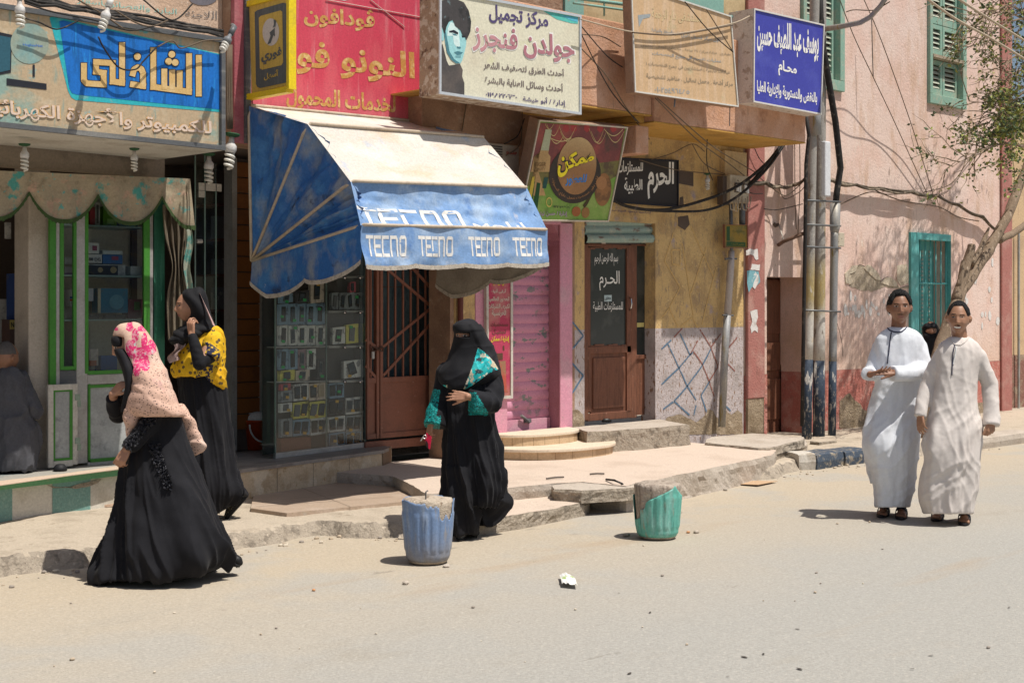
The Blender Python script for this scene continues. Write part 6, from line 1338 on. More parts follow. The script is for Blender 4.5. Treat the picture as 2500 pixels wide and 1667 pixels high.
def face_paint(me, H, sm, skin_m, lip, brow=True, eyeh=.0045, smile=0, tache=False, extra=()):
    me.materials.clear()
    for m_ in (skin_m, mt['eye_w'], mt['eye_d'], mt['hair'], lip, mt['teeth']): me.materials.append(m_)
    def f(p):
        X, Y, Z = H.loc(p)
        if Y < .045 or abs(Z) > .13 or abs(X) > .08: return 0
        aX = abs(X)
        if ((aX-.031)/.0135)**2+((Z-.0075)/eyeh)**2 < 1: return 2 if abs(aX-.031) < .0058 else 1
        if ((aX-.031)/.015)**2+((Z-.008)/(eyeh+.0012))**2 < 1 and Z > .0095: return 2
        if brow and ((aX-.032)/.020)**2+((Z-.0265+.08*(aX-.03))/.0031)**2 < 1: return 3
        if smile and (X/.026)**2+((Z+.0665-4.5*X*X)/.0058)**2 < 1: return 5
        if (X/(.030 if smile else .0235))**2+((Z+.0672-(4.5*X*X if smile else 0))/.0115)**2 < 1: return 4
        if tache and (X/.024)**2+((Z+.0505)/.0035)**2 < 1 and (int(X*900)+int(Z*1100)) % 3: return 3
        return 0
    paint(me, f)
def put(name, me, mats, F, smooth=True): return obj(name, me, mats, F.t, smooth=smooth)

# ------------------------------------------------------------------ two men in galabeyas
def sandal(F, mbfoot, heel, toe, w_=.043, lift=.0):
    """foot into the body mesh; the sandal (sole, strap) as its own part"""
    heel, toe = Vector(heel), Vector(toe); d = (toe-heel); ln = d.length; d.normalize(); up = Vector((0,0,1)); x = d.cross(up).normalized(); up = x.cross(d)
    ank = heel + d*ln*.24 + up*.085
    limb(mbfoot, [(heel+d*.035+up*.045,.030),(heel+d*ln*.45+up*.045,.034),(heel+d*ln*.72+up*.032,.028)], 10)
    limb(mbfoot, [(ank,.036),(heel+d*ln*.5+up*.045,.034)], 10)
    for i in range(5):
        o = (-.5+i/4)*w_*1.45; r = .0125 if i == 0 else .0085; l = (.99,.98,.95,.92,.88)[i]
        limb(mbfoot, [(heel+d*ln*.72+x*o*.8+up*.026, .013), (heel+d*ln*l*.97+x*o+up*.022, r)], 8)
    so = MB(); nn = 26; ring = []
    for i in range(nn):
        a = 2*math.pi*i/nn; ww = w_*(1.12 if math.cos(a) > 0 else .9); ring.append(heel + d*(ln*.5+ln*.56*math.copysign(abs(math.cos(a))**.75, math.cos(a))) + x*ww*math.copysign(abs(math.sin(a))**.8, math.sin(a)))
    so.hexa([p+up*.0 for p in ring], [p+up*.016 for p in ring])
    s_ = obj('sandal', so, plain('black_rubber_sole', (.014,.014,.016), .6), F.t, bevel=.004)
    st = MB()
    for f0, wd in ((.52,.055),):
        st.grid(lambda s, t: heel + d*(ln*(f0+.0)+wd*(t-.3)+.02*math.sin(math.pi*s)) + x*(w_*1.12*math.cos(math.pi*s)) + up*(.014+.070*math.sin(math.pi*s)**.8*(1-.22*t)), 18, 4)
    o = obj('strap', st, M('navy_black_strap', (.022,.026,.045), .5, bump=[(300,.3)]), s_, smooth=True); sl_ = o.modifiers.new('thick', 'SOLIDIFY'); sl_.thickness = .006
    return ank
TOCAM = -FWD
A = Fig(2182,1262,0,'person','man in a white galabeya with a thin moustache, rubbing his open palms together')
hA = Head(A.L(2196.5,751,-.02), TOCAM*.95-RGT*.16+Vector((0,0,.02)), (0,0,1), 1.07)
bd = MB(); head_mesh(bd, hA)
limb(bd, [(hA.w(0,-.025,-.06),.056),(A.L(2193,800,.02),.056),(A.L(2192,822,.03),.075)])
loft(bd, A, [(816,2162,2228,.06,.03),(845,2150,2242,.09,.03),(950,2150,2240,.10,.03),(1010,2145,2240,.11,.02)], 14, 24)
fL, fR = (A.L(2150,1255,-.0), A.L(2204,1262,-.10))
g0 = lambda u, v, dz=0: G(u, v, 0)+Vector((0,0,dz))
def feet_of(F, body, specs):
    for (hu, hv, tu, tv, hip, knee) in specs:
        ank = sandal(F, body, g0(hu,hv), g0(tu,tv)); limb(body, [(hip,.07),(knee,.05),(ank,.037)])
feet_of(A, bd, [(2165,1246,2151,1263,A.L(2172,1005,.02),A.L(2145,1110,.0)), (2203,1250,2199,1268,A.L(2215,1005,.02),A.L(2205,1120,.02))])
# arms
sR, eR, wR = A.L(2154,850,.03), A.L(2126,912,.0), A.L(2124,914,-.24); sL_, eL, wL = A.L(2240,850,.03), A.L(2260,905,-.05), A.L(2184,909,-.27)
limb(bd, [(sR,.036),(eR,.032),(wR,.026)]); limb(bd, [(sL_,.036),(eL,.032),(wL,.026)])
hand(bd, wR, RGT*.55+TOCAM*.35+Vector((0,0,.16)), Vector((0,0,-1))+TOCAM*.35, 1, 1.0, (.15,.2,.25,.3), 1.0, -.3, .06)
hand(bd, wL, -RGT*.95-FWD*.12+Vector((0,0,.05)), Vector((0,0,.85))+TOCAM*.6, -1, 1.0, (.08,.1,.12,.16), .35, .2, .02)
me = remesh(bd, .0048, 2); face_paint(me, hA, 0, mt['skinA'], lipm('brown_pink_lips', (.26,.12,.09)), eyeh=.0036, tache=True)
put('body', me, list(me.materials), A)
bx = put('hair', hair_mesh(hA, lambda b: .70 if b < .62 else (.70-.55*(b-.62)/.4 if b < 1.02 else (.15 if b < 1.75 else -.38)), .017, .008, 34), mt['hair'], A)
def galabeya(F, rows, sleeves, extra, mat, seed, vox=.0075):
    mb = MB(); loft(mb, F, rows, 70, 60)
    for ex in extra: loft(mb, F, ex, 24, 28)
    for s_ in sleeves: limb(mb, s_, 18, True)
    me = remesh(mb, vox, 5)
    zc_ = F.g.z; fn_ = fan(F, rows, seed, 1.5, .016, lambda p: .35+.75*min(1, max(0, (1.1-p[2])/.4)), .1, .001)
    def dsp(p, n):
        if n[2] < -.8 or n[2] > .93: return 0
        h = p[2]-zc_
        lo = min(1, max(0, (1.12-h)/.4)); x, y, z = p
        vert = crease((x*6.5+seed+.25*z, y*6.5, z*.8)); fine = crease((x*13+z*1.2, y*13+seed, z*2.2), 1.5)
        w1 = x*RGT.x+y*RGT.y; wb = .05*mnoise.noise(Vector((x*5, y*5, z*5+seed)))
        dg = crease(((w1*.75+z*.66)*2.0+seed*2, y*2, (z*.75-w1*.66+wb)*9.5), 1.7); dg2 = crease(((w1*.35-z*.94)*1.7, y*2+seed, (z*.35+w1*.94+wb)*12), 1.6)
        up_ = crease((x*5-seed, y*5, z*11+x*3), 1.6)
        return fn_(p, n) + .0015*fine + lo*(.010*dg+.006*dg2) + (1-lo)*(.005*dg2+.003*up_) - .003 + .0015*mnoise.noise(Vector((x*40, y*40, z*40)))
    shift(me, dsp); soften(me, 4); return put('galabeya', me, mat, F)
mt['galW'] = M('white_galabeya_cloth', (.66,.68,.72), .85, [((.62,.63,.66), 4, .5, .66)], [(260,.10)], spec=.2, grain=.02)
mt['galC'] = M('cream_galabeya_cloth', (.62,.565,.525), .85, [((.59,.53,.49), 4, .5, .66)], [(260,.10)], spec=.2, grain=.02)
gA = galabeya(A, [(798,2169,2214,.05,.02),(802,2163,2222,.07,.02),(808,2153,2236,.09,.02),(820,2141,2250,.105,.02),(845,2135,2257,.12,.02),(890,2137,2251,.135,.02),(940,2135,2248,.14,.02),(1000,2119,2247,.15,.02),(1050,2109,2246,.17,0),(1085,2108,2242,.175,-.02),(1120,2118,2238,.17,-.02),(1160,2130,2232,.155,-.01),(1205,2137,2226,.14,0),(1238,2139,2218,.135,0)],
    [[(A.L(2150,845,.03),.055),(eR,.060),(A.L(2121,912,-.10),.052),(A.L(2122,913,-.20),.054)], [(A.L(2244,845,.03),.058),(A.L(2256,900,-.03),.064),(A.L(2225,911,-.17),.062),(A.L(2178,912,-.255),.063)]],
    [[(1040,2108,2150,.06,.10),(1090,2105,2150,.08,.13),(1140,2113,2145,.07,.15),(1180,2123,2139,.05,.16)], [(1010,2200,2248,.05,.08),(1080,2200,2240,.06,.10),(1120,2215,2236,.04,.1)]], mt['galW'], 3.3)
def ribbon(F, px, wd, mat, name, body, e=.004):   # braid lying on the cloth: cast towards the figure from the front
    deps = bpy.context.evaluated_depsgraph_get(); mb = MB(); P = []
    for (u, v) in px:
        d = ray(u, v).normalized(); ok, loc, nn, ii = body.ray_cast(body.matrix_world.inverted() @ CAM, d)
        if ok: P.append(Vector(loc) - d*e)
    if len(P) > 1: mb.tube(P, wd, 6); return obj(name, mb, mat, F.t, smooth=True)
def dense(px, n=8): return [(a[0]+(b[0]-a[0])*i/n, a[1]+(b[1]-a[1])*i/n) for a, b in zip(px, px[1:]) for i in range(n)]+[px[-1]]
bpy.context.view_layer.update()
mt['navyb'] = plain('navy_braid', (.025,.028,.06), .7); mt['greyb'] = plain('grey_braid', (.33,.34,.33), .8)
ribbon(A, dense([(2166,800),(2172,806),(2182,810),(2192,811),(2202,809),(2210,803),(2214,798)]), .005, mt['navyb'], 'collar_braid', gA); ribbon(A, dense([(2176,811),(2173,830),(2170,860),(2166,888)]), .0045, mt['navyb'], 'placket_braid', gA)

B = Fig(2320,1278,0,'person','smiling man in a cream galabeya walking with arms hanging')
hB = Head(B.L(2340,776.5,-.02), TOCAM*.93-RGT*.36+Vector((0,0,.0)), Vector((0,0,1))+RGT*.04, 1.05)
bd = MB(); head_mesh(bd, hB, 1)
limb(bd, [(hB.w(0,-.025,-.06),.056),(B.L(2343,826,.02),.058),(B.L(2344,846,.03),.08)])
loft(bd, B, [(844,2315,2376,.06,.03),(874,2300,2386,.09,.03),(980,2300,2385,.10,.03),(1030,2290,2390,.11,.02)], 14, 24)
feet_of(B, bd, [(2296,1258,2284,1272,B.L(2310,1020,.02),B.L(2292,1130,.02)), (2356,1262,2353,1282,B.L(2360,1020,.02),B.L(2354,1140,.0))])
sR, eR, wR = B.L(2303,874,.02), B.L(2266,940,.04), B.L(2247,1012,-.06); sL_, eL, wL = B.L(2383,874,.02), B.L(2417,940,.05), B.L(2420,1028,-.06)
limb(bd, [(sR,.036),(eR,.032),(wR,.026)]); limb(bd, [(sL_,.036),(eL,.032),(wL,.026)])
hand(bd, wR, Vector((0,0,-1))+TOCAM*.25-RGT*.05, -RGT*.8+TOCAM*.5, 1, .95, (.35,.4,.4,.45), .35, .2, .05)
hand(bd, wL, Vector((0,0,-1))+TOCAM*.2-RGT*.1, TOCAM*.9+RGT*.4, 1, .95, (.9,1.0,1.0,1.0), .4, .3, .03)
me = remesh(bd, .0048, 2); face_paint(me, hB, 1, mt['skinB'], lipm('brown_lips', (.20,.075,.055)), eyeh=.003, smile=1, tache=True)
put('body', me, list(me.materials), B)
put('hair', hair_mesh(hB, lambda b: .74 if b < .62 else (.74-.58*(b-.62)/.4 if b < 1.02 else (.15 if b < 1.75 else -.38)), .009, .004, 45), mt['hair'], B)
gB = galabeya(B, [(822,2321,2364,.05,.02),(827,2313,2374,.07,.02),(835,2301,2386,.09,.02),(847,2290,2396,.11,.02),(870,2284,2400,.125,.02),(910,2284,2390,.14,.02),(960,2276,2384,.145,.02),(1005,2268,2388,.16,.02),(1040,2259,2398,.17,.01),(1075,2251,2396,.18,0),(1127,2254,2390,.18,-.01),(1165,2248,2386,.17,0),(1195,2245,2381,.165,0),(1225,2249,2376,.16,0),(1254,2258,2372,.155,0)],
    [[(B.L(2299,868,.02),.060),(eR,.058),(B.L(2251,985,-.02),.052),(B.L(2246,1018,-.06),.046)], [(B.L(2388,868,.02),.062),(eL,.060),(B.L(2420,1000,0),.056),(B.L(2421,1039,-.05),.054)]], [], mt['galC'], 9.1)
bpy.context.view_layer.update()
ribbon(B, dense([(2331,842),(2327,860),(2325,890),(2324,916)]), .004, mt['navyb'], 'placket_braid', gB); ribbon(B, dense([(2335,846),(2333,860),(2330,876),(2327,890)]), .006, mt['white'], 'undershirt', gB, .002)
ribbon(B, dense([(2318,822),(2323,832),(2331,841),(2345,842),(2357,834),(2366,823)]), .0035, mt['galC'], 'collar_seam', gB)

# ------------------------------------------------------------------ woman in black with teal (centre)
C_ = Fig(1138,1312,0,'person','veiled woman in a black abaya with teal lace cuffs, holding a red wallet')
hC = Head(C_.L(1139,821,.010), TOCAM*.9-RGT*.45, (0,0,1), .95)
bd = MB(); head_mesh(bd, hC, 0, False, 40, 56)
limb(bd, [(hC.w(0,-.02,-.06),.05),(C_.L(1148,880,.02),.06)]); loft(bd, C_, [(880,1105,1190,.07,.02),(920,1100,1200,.09,.02),(1030,1105,1190,.10,.0)], 12, 24)
hipz = C_.L(1150,1050,0)
kf = C_.L(1135,1180,-.1); fa, fb_ = g0(1146,1296), g0(1122,1320)
def shoe(F, body, heel, toe, knee, mat, name='shoe', hz=0, w_=.042):
    heel, toe = Vector(heel), Vector(toe); d = (toe-heel); ln = d.length; d.normalize(); x = d.cross(Vector((0,0,1))).normalized(); up = x.cross(d)
    ank = heel+d*ln*.2+up*.09
    if knee: limb(body, [(knee,.032),(ank,.03),(heel+d*ln*.55+up*.04,.030)])
    mb = MB(); limb(mb, [(heel+d*.03+up*.032,.032),(heel+d*ln*.45+up*.034,.035),(heel+d*ln*.75+up*.030,.032),(heel+d*ln*.93+up*.022,.022)], 14)
    me = remesh(mb, .006, 3)
    def fl(p, n):
        q = (Vector(p)-heel).dot(up); return tuple(up*max(0, .003-q))
    shift(me, fl); s_ = put(name, me, mat, F)
    so_ = MB(); ring = [heel + d*(ln*.5+ln*.55*math.copysign(abs(math.cos(a))**.75, math.cos(a))) + x*w_*math.copysign(abs(math.sin(a))**.8, math.sin(a)) for a in np.linspace(0, 2*math.pi, 24, endpoint=False)]
    so_.hexa([p for p in ring], [p+up*(.014+hz) for p in ring]); obj('sole', so_, plain('dark_sole', (.02,.02,.02), .7), s_, bevel=.003)
mt['greyshoe'] = M('dusty_grey_shoe', (.13,.13,.125), .7, [((.07,.07,.07), 20, .5, .6)], [(60,.5)])
limb(bd, [(C_.L(1130,1050,0),.085),(kf,.06)]); limb(bd, [(C_.L(1170,1050,0),.085),(C_.L(1190,1180,.08),.06)])
shoe(C_, bd, fa, fb_, kf, mt['greyshoe']); shoe(C_, bd, g0(1188,1272), g0(1172,1290), C_.L(1190,1180,.08), mt['greyshoe'])
sR, eR, wR = C_.L(1090,910,.02), C_.L(1076,985,0), C_.L(1053,1030,-.08); sL_, eL, wL = C_.L(1196,905,.0), C_.L(1212,985,-.10), C_.L(1142,968,-.27)
limb(bd, [(sR,.05),(eR,.037),(wR,.024)]); limb(bd, [(sL_,.05),(eL,.037),(wL,.025)])
hand(bd, wR, Vector((0,0,-1))-RGT*.2+TOCAM*.1, TOCAM*.5-RGT*.8, 1, .92, (.75,.8,.8,.8), .3, .25, .03)
hand(bd, wL, -RGT+Vector((0,0,.08)), TOCAM+Vector((0,0,.25)), -1, .92, (.12,.16,.2,.25), .5, .1, .10)
me = remesh(bd, .0055, 2); face_paint(me, hC, 0, mt['skinW'], lipm('rose_lips', (.30,.13,.1)), eyeh=.006); put('body', me, list(me.materials), C_)
rb_ = MB()
loft(rb_, C_, [(890,1096,1205,.09,.02),(920,1088,1210,.12,.02),(960,1088,1208,.14,0),(1000,1089,1204,.15,0),(1050,1088,1208,.16,0),(1100,1086,1220,.17,0),(1150,1086,1225,.18,0),(1190,1086,1224,.18,0),(1215,1084,1218,.18,0),(1235,1092,1206,.16,0)], 60, 56)
loft(rb_, C_, [(1140,1088,1170,.13,-.04),(1200,1092,1170,.13,-.05),(1250,1104,1164,.11,-.05),(1285,1108,1160,.10,-.05),(1304,1110,1156,.10,-.05)], 24, 32)
loft(rb_, C_, [(1150,1140,1226,.12,.08),(1200,1150,1230,.13,.10),(1226,1158,1243,.12,.12),(1245,1160,1230,.11,.13),(1270,1166,1208,.09,.13),(1282,1168,1196,.07,.13)], 24, 32)
limb(rb_, [(sR,.07),(eR,.066),(C_.L(1067,1010,-.04),.076),(C_.L(1061,1040,-.07),.086)], 16, True); limb(rb_, [(sL_,.07),(C_.L(1207,955,-.07),.074),(C_.L(1201,984,-.12),.078),(C_.L(1178,983,-.21),.078),(C_.L(1150,980,-.26),.080)], 16, True)
me = remesh(rb_, .0075, 5)
zf = C_.g.z
base = fan(C_, [(890,1096,1205),(1000,1089,1204),(1190,1086,1224),(1300,1110,1200)], 4.7, 2.0, .034, lambda p: .35+1.0*min(1, max(0, (1.0-p[2])/.6)))
shift(me, lambda p, n: base(p, n) + .009*mnoise.noise(Vector((p[0]*6+p[2]*9, p[1]*6, p[2]*8))))
def lace(p):
    u, v = upx(p)
    inc = (Vector(p)-C_.g).dot(FWD)
    if v > 958 and v < 1014 and 1143 < u < 1192 and inc < -.1 and (u-1143) < 14+(v-950)*.62 and v < 1016-(1192-u)*.05: return 1
    if 950 < v < 1050 and u < 1104 and u < 1060+ (v-1000)*-.15 + 8 + (12 if v > 1015 else 0): return 1
    return 0
mt['lace'] = M('teal_lace', (.0,.25,.24), .6, [((.01,.012,.014), 42, .075, .035, (1,1,1), 'cell'), ((.03,.42,.40), 60, .55, .62)], [(50,.9)])
paint(me, lace); put('abaya', me, [mt['abaya'], mt['lace']], C_)
vb = MB()
loft(vb, C_, [(779,1140,1156,.03,.02),(784,1124,1164,.07,.02),(793,1109,1172,.10,.02),(806,1108,1179,.115,.01),(822,1108,1188,.12,.01),(845,1104,1202,.125,.02),(865,1098,1209,.13,.01),(880,1092,1213,.135,0),(895,1080,1217,.14,-.01),(908,1073,1219,.145,-.02),(925,1071,1208,.14,-.03),(940,1078,1172,.10,-.07),(949,1094,1142,.05,-.11)], 60, 56, 2.15)
me = remesh(vb, .0055, 4)
def veil(p, n):
    u, v = upx(p); q = (Vector(p)-C_.g).dot(FWD); d = np.zeros(3)
    a = .010*(ridge(mnoise.noise(Vector((u*.018+v*.022, v*.012-u*.012, 3.1))))-.3) + .007*mnoise.noise(Vector((p[0]*12, p[1]*12, p[2]*7)))
    if 793 < v < 1000 and q < 0:
        bc = 1160+(v-800)*.42    # the hood edge stands proud of the veil
        if u > bc-14: a += .009*min(1, max(0,(u-bc+14)/8))
        if v < 811: a += .006*min(1, (811-v)/4)
    d = n*a
    if 812 < v < 824 and 1104 < u < 1146 and q < .05: d = d + np.array(FWD)*.045*min(1, (v-812)/2.5, (824-v)/2.5)
    return d
shift(me, veil)
def tealp(p):
    u, v = upx(p); q = (Vector(p)-C_.g).dot(FWD)
    if q > .06: return 0
    inside = lambda P: sum(((P[i][1] > v) != (P[i-1][1] > v)) and (u < (P[i-1][0]-P[i][0])*(v-P[i][1])/(P[i-1][1]-P[i][1])+P[i][0]) for i in range(len(P))) % 2
    return 1 if inside([(1167,849),(1180,857),(1206,882),(1217,901),(1193,911),(1153,941),(1130,953),(1144,919),(1155,890)]) or (v > 938 and u < 1100 and v > 940+.3*(1100-u)*0) and u < 1092 else 0
mt['tealscarf'] = M('teal_printed_scarf', (.0,.30,.30), .6, [((.03,.50,.52), 14, .50, .54), ((.50,.42,.29), 10, .53, .55), ((.02,.04,.05), 20, .56, .58), ((.62,.55,.42), 15, .60, .62)], [(80,.2)])
paint(me, tealp); put('veil', me, [mt['abaya2'], mt['tealscarf']], C_)
wq = thing('wallet', 'red wallet with keys held low in the hand of the woman in the centre', 'wallet', tuple(C_.L(1045,1075,-.1)))
mb = MB(); P = [C_.L(u, v, -.135) for u, v in ((1041,1056),(1054,1066),(1050,1097),(1044,1094),(1036,1072))]; mb.slab(P, FWD*.022); obj('cover', mb, plain('red_leather', (.50,.01,.05), .45), wq, bevel=.003)
mb = MB(); P = [C_.L(u, v, -.139) for u, v in ((1038,1070),(1045,1082),(1046,1096),(1041,1090))]; mb.poly(P); obj('lining', mb, plain('dark_lining', (.02,.012,.012)), wq)
mb = MB(); mb.tube([C_.L(1037+4*math.sin(t), 1066-4*math.cos(t), -.15) for t in np.linspace(0, 6, 14)], .003, 5); mb.tube([C_.L(1033,1066,-.15), C_.L(1027,1076,-.15)], .005, 5); obj('keys', mb, M('steel_keys', (.5,.5,.48), .3, metal=1), wq)

# ------------------------------------------------------------------ woman in the pink scarf (left, nearest)
P1 = Fig(335,1412,0,'person','veiled woman in a long pink flowered headscarf and black dress, leaning forward')
hP = Head(P1.L(311,842,.0), -RGT*.9+TOCAM*.38-Vector((0,0,.32)), Vector((0,0,1))-RGT*.25, .90)
bd = MB(); head_mesh(bd, hP, 0, False, 40, 56)
limb(bd, [(hP.w(0,-.03,-.06),.05),(P1.L(350,900,.02),.06)]); loft(bd, P1, [(895,325,400,.08,.02),(940,325,420,.10,.02),(1060,345,440,.10,.02)], 12, 24)
limb(bd, [(P1.L(370,1080,.05),.09),(P1.L(340,1250,.05),.05),(P1.L(320,1380,.05),.035)]); limb(bd, [(P1.L(400,1080,.05),.08),(P1.L(440,1240,.05),.05),(P1.L(505,1345,.05),.03)])
sF, eF, wF = P1.L(350,940,.14), P1.L(287,1012,.08), P1.L(275,962,-.06); sN, eN, wN = P1.L(395,950,-.05), P1.L(366,1035,-.12), P1.L(310,1096,-.20)
limb(bd, [(sF,.05),(eF,.037),(wF,.024)]); limb(bd, [(sN,.05),(eN,.037),(wN,.024)])
hand(bd, wF, RGT*.55+Vector((0,0,.55))+TOCAM*.15, TOCAM*.6-RGT*.5+Vector((0,0,.3)), 1, .92, (.45,.5,.55,.6), .6, .3, .03)
hand(bd, wN, -RGT*.38+Vector((0,0,-.72))+TOCAM*.15, TOCAM*.8-RGT*.35, 1, .95, (.75,.8,.8,.8), .35, .3, .03)
shoe(P1, bd, P1.L(550,1372,.1), P1.L(585,1382,.1), None, plain('black_shoe_leather', (.012,.012,.013), .5))
me = remesh(bd, .0055, 2); face_paint(me, hP, 0, mt['skinW'], lipm('rose_lips2', (.30,.13,.1)), eyeh=.005); put('body', me, list(me.materials), P1)
dr_ = MB()
loft(dr_, P1, [(960,345,425,.09,.02),(1000,338,438,.12,.02),(1040,328,448,.14,.02),(1080,308,460,.16,.02),(1120,294,471,.19,.02),(1160,287,485,.22,.02),(1200,282,500,.25,.02),(1250,273,517,.28,.02),(1300,259,536,.31,.02),(1345,243,552,.33,.02),(1380,228,545,.33,.02),(1402,219,498,.31,.0),(1417,228,440,.27,-.03)], 70, 64, 2.2)
loft(dr_, P1, [(1280,470,530,.14,.06),(1320,490,548,.13,.07),(1350,510,562,.11,.08),(1368,530,576,.08,.09),(1382,560,588,.045,.1)], 24, 28)
limb(dr_, [(sF,.07),(eF,.056),(P1.L(280,985,.0),.048),(P1.L(276,970,-.035),.046)], 16, True); limb(dr_, [(sN,.065),(eN,.060),(P1.L(335,1070,-.17),.050),(P1.L(313,1092,-.195),.047)], 16, True)
me = remesh(dr_, .0085, 5); bs_ = fan(P1, [(960,345,425,.09,.02),(1080,308,460,.16,.02),(1200,282,500,.25,.02),(1417,228,540,.3,0)], 1.9, 2.1, .05, lambda p: .15+1.1*min(1, max(0, (.85-p[2])/.7)), .9)
def hemlift(p, n):
    u, v = upx(p); d = n*(bs_(p, n) + .006*mnoise.noise(Vector((p[0]*12, p[1]*12, p[2]*12))))
    return d
shift(me, hemlift); dress = put('dress', me, mt['abaya'], P1)
mt['ruffle'] = M('black_beaded_ruffle', (.014,.014,.02), .35, [((.10,.10,.13), 90, .62, .66)], [(70,1)], spec=.5)
# ruffle trim: many small frills on the sleeve and the side seam
bpy.context.view_layer.update(); mb = MB(); random.seed(4)
for k in range(420):
    if k < 190: t = random.random(); u, v = 372-62*t+random.uniform(-8,9), 1020+72*t+random.uniform(-9,9)
    else: t = random.random(); u, v = 375+38*t+random.uniform(-16,16)*(1-t*.4), 1085+108*t
    d = ray(u, v).normalized(); ok, loc, nn, ii = dress.ray_cast(CAM, d)
    if not ok: continue
    p = Vector(loc)-d*.004; a = Vector((random.gauss(0,1),random.gauss(0,1),random.gauss(0,1))).normalized()*.014; b = nn.cross(a).normalized()*.010; q = nn*.014
    mb.quad(p-a, p+b*.4, p+a+q, p-b+q)
obj('ruffle', mb, mt['ruffle'], P1.t, merge=False, norm=False)
sc2 = MB()
loft(sc2, P1, [(787,308,326,.03,.01),(791,294,340,.07,.01),(803,281,352,.10,.01),(820,275,364,.115,.01),(842,277,378,.12,.01),(862,283,387,.125,.01),(882,299,396,.13,.01),(905,307,405,.17,-.01),(935,317,417,.20,-.02),(960,311,426,.22,-.02),(985,304,437,.225,-.02),(1003,303,447,.22,-.02),(1015,308,452,.20,-.02)], 56, 60, 2.15)
loft(sc2, P1, [(985,415,448,.05,.10),(1010,428,462,.055,.10),(1040,438,480,.05,.11),(1070,448,494,.045,.12),(1092,456,502,.035,.12),(1106,461,492,.025,.12),(1114,463,472,.012,.12)], 26, 28)
loft(sc2, P1, [(1000,303,352,.07,-.10),(1025,304,338,.06,-.11),(1050,307,326,.04,-.11),(1070,311,317,.015,-.11)], 18, 24)
me = remesh(sc2, .0055, 4)
def scf(p, n):
    u, v = upx(p); q = (Vector(p)-P1.g).dot(FWD); a = .0025*crease((p[0]*12, p[1]*12, p[2]*5))
    if v > 900:   # folds swing across the chest towards the hand that holds the veil
        w_ = (v-985) + (u-310)*-.32 + 16*mnoise.noise(Vector((u*.02, v*.02, 1)))
        a += .0045*(abs(math.sin(w_*.11+(u-300)*.010))-.5)*min(1, (v-900)/50) + .009*crease((w_*.022, u*.006, 5))
    else: a += .006*math.sin((u-v*.55)*.11+2*mnoise.noise(Vector((u*.02,v*.02,4))))*min(1, max(0, (u-290)/30))
    d = n*a
    # face opening towards the left
    fx = H_face(u, v)
    if fx > 0: d = d + np.array(RGT)*.045*fx + np.array(FWD)*.05*fx
    return d
def H_face(u, v):
    if not (822 < v < 1000): return 0
    edge = np.interp(v, [822,843,855,874,900,919,938,960,1000], [302,303,304,316,325,325,316,310,304])
    return min(1, max(0, (edge-u)/7))*min(1, (v-822)/5)
shift(me, scf); soften(me, 4)
def pinkp(p):
    u, v = upx(p); f = mnoise.noise(Vector((p[0]*9, p[1]*9, p[2]*9)))
    c_ = min([math.hypot((u-x)/rx, (v-y)/ry) for x, y, rx, ry in ((318,800,12,12),(330,815,10,20),(322,850,12,22),(345,802,14,8),(352,835,8,22),(362,855,22,14),(352,880,13,22),(334,895,9,26),(283,803,7,7),(372,842,12,14),(345,862,14,14))])
    if c_ + .75*f < .95 and v < 925: return 1
    return 2 if v > 885+.35*(u-330) else 3 if (u < 300+.0*v and v < 826) else 2 if v > 850 and u > 365 else 3
mt['scf_fl'] = M('pink_flower_print', (.58,.03,.14), .8, [((.62,.25,.30), 55, .50, .56), ((.45,.47,.44), 26, .62, .66), ((.50,.01,.08), 70, .58, .63)], [(200,.1)])
mt['scf_sp'] = M('pink_speckled_cloth', (.60,.39,.30), .85, [((.62,.46,.38), 4, .5, .66), ((.07,.045,.05), 58, .27, .22, (1,1,1.35), 'vor'), ((.50,.30,.27), 9, .62, .72)], [(200,.1)])
mt['scf_pl'] = M('pale_pink_cloth', (.60,.42,.32), .85, [((.55,.35,.27), 5, .5, .66)], [(200,.1)])
paint(me, pinkp); put('headscarf', me, [mt['scf_sp'], mt['scf_fl'], mt['scf_sp'], mt['scf_pl']], P1)
nb = MB()
loft(nb, P1, [(822,272,301,.075,.0),(832,271,302,.08,-.005),(843,273,302,.075,-.005),(845,275,302,.075,0)], 10, 32, 2.8)
loft(nb, P1, [(853,278,308,.085,-.01),(862,281,312,.09,-.02),(880,290,320,.09,-.04),(900,297,328,.09,-.06),(920,302,329,.08,-.08),(940,305,322,.065,-.10),(962,302,318,.05,-.11),(990,296,310,.035,-.11),(1006,294,303,.02,-.11)], 36, 36, 2.6)
me = remesh(nb, .005, 3); shift(me, lambda p, n: .006*mnoise.noise(Vector((p[0]*16, p[1]*16, p[2]*4)))); put('face_veil', me, mt['abaya2'], P1)

# ------------------------------------------------------------------ woman in the yellow top
Y_ = Fig(520,1262,.115,'person','woman in a yellow patterned top and black headscarf with her hand to her ear')
hY = Head(Y_.L(461,748,.0), -RGT*.93+TOCAM*.42+Vector((0,0,.0)), Vector((0,0,1)), .93)
bd = MB(); head_mesh(bd, hY, 0, True)
limb(bd, [(hY.w(0,-.03,-.06),.048),(Y_.L(482,805,.02),.06)]); loft(bd, Y_, [(812,455,535,.08,.02),(850,450,540,.10,.02),(940,455,540,.10,.02)], 12, 24)
limb(bd, [(Y_.L(480,950,.05),.09),(Y_.L(470,1100,0),.065),(Y_.L(490,1245,-.05),.04)]); limb(bd, [(Y_.L(510,950,.05),.09),(Y_.L(515,1100,.05),.05),(Y_.L(550,1190,.05),.03)])
sN, eN, wN = Y_.L(522,832,-.12), Y_.L(487,888,-.24), Y_.L(468,816,-.20)
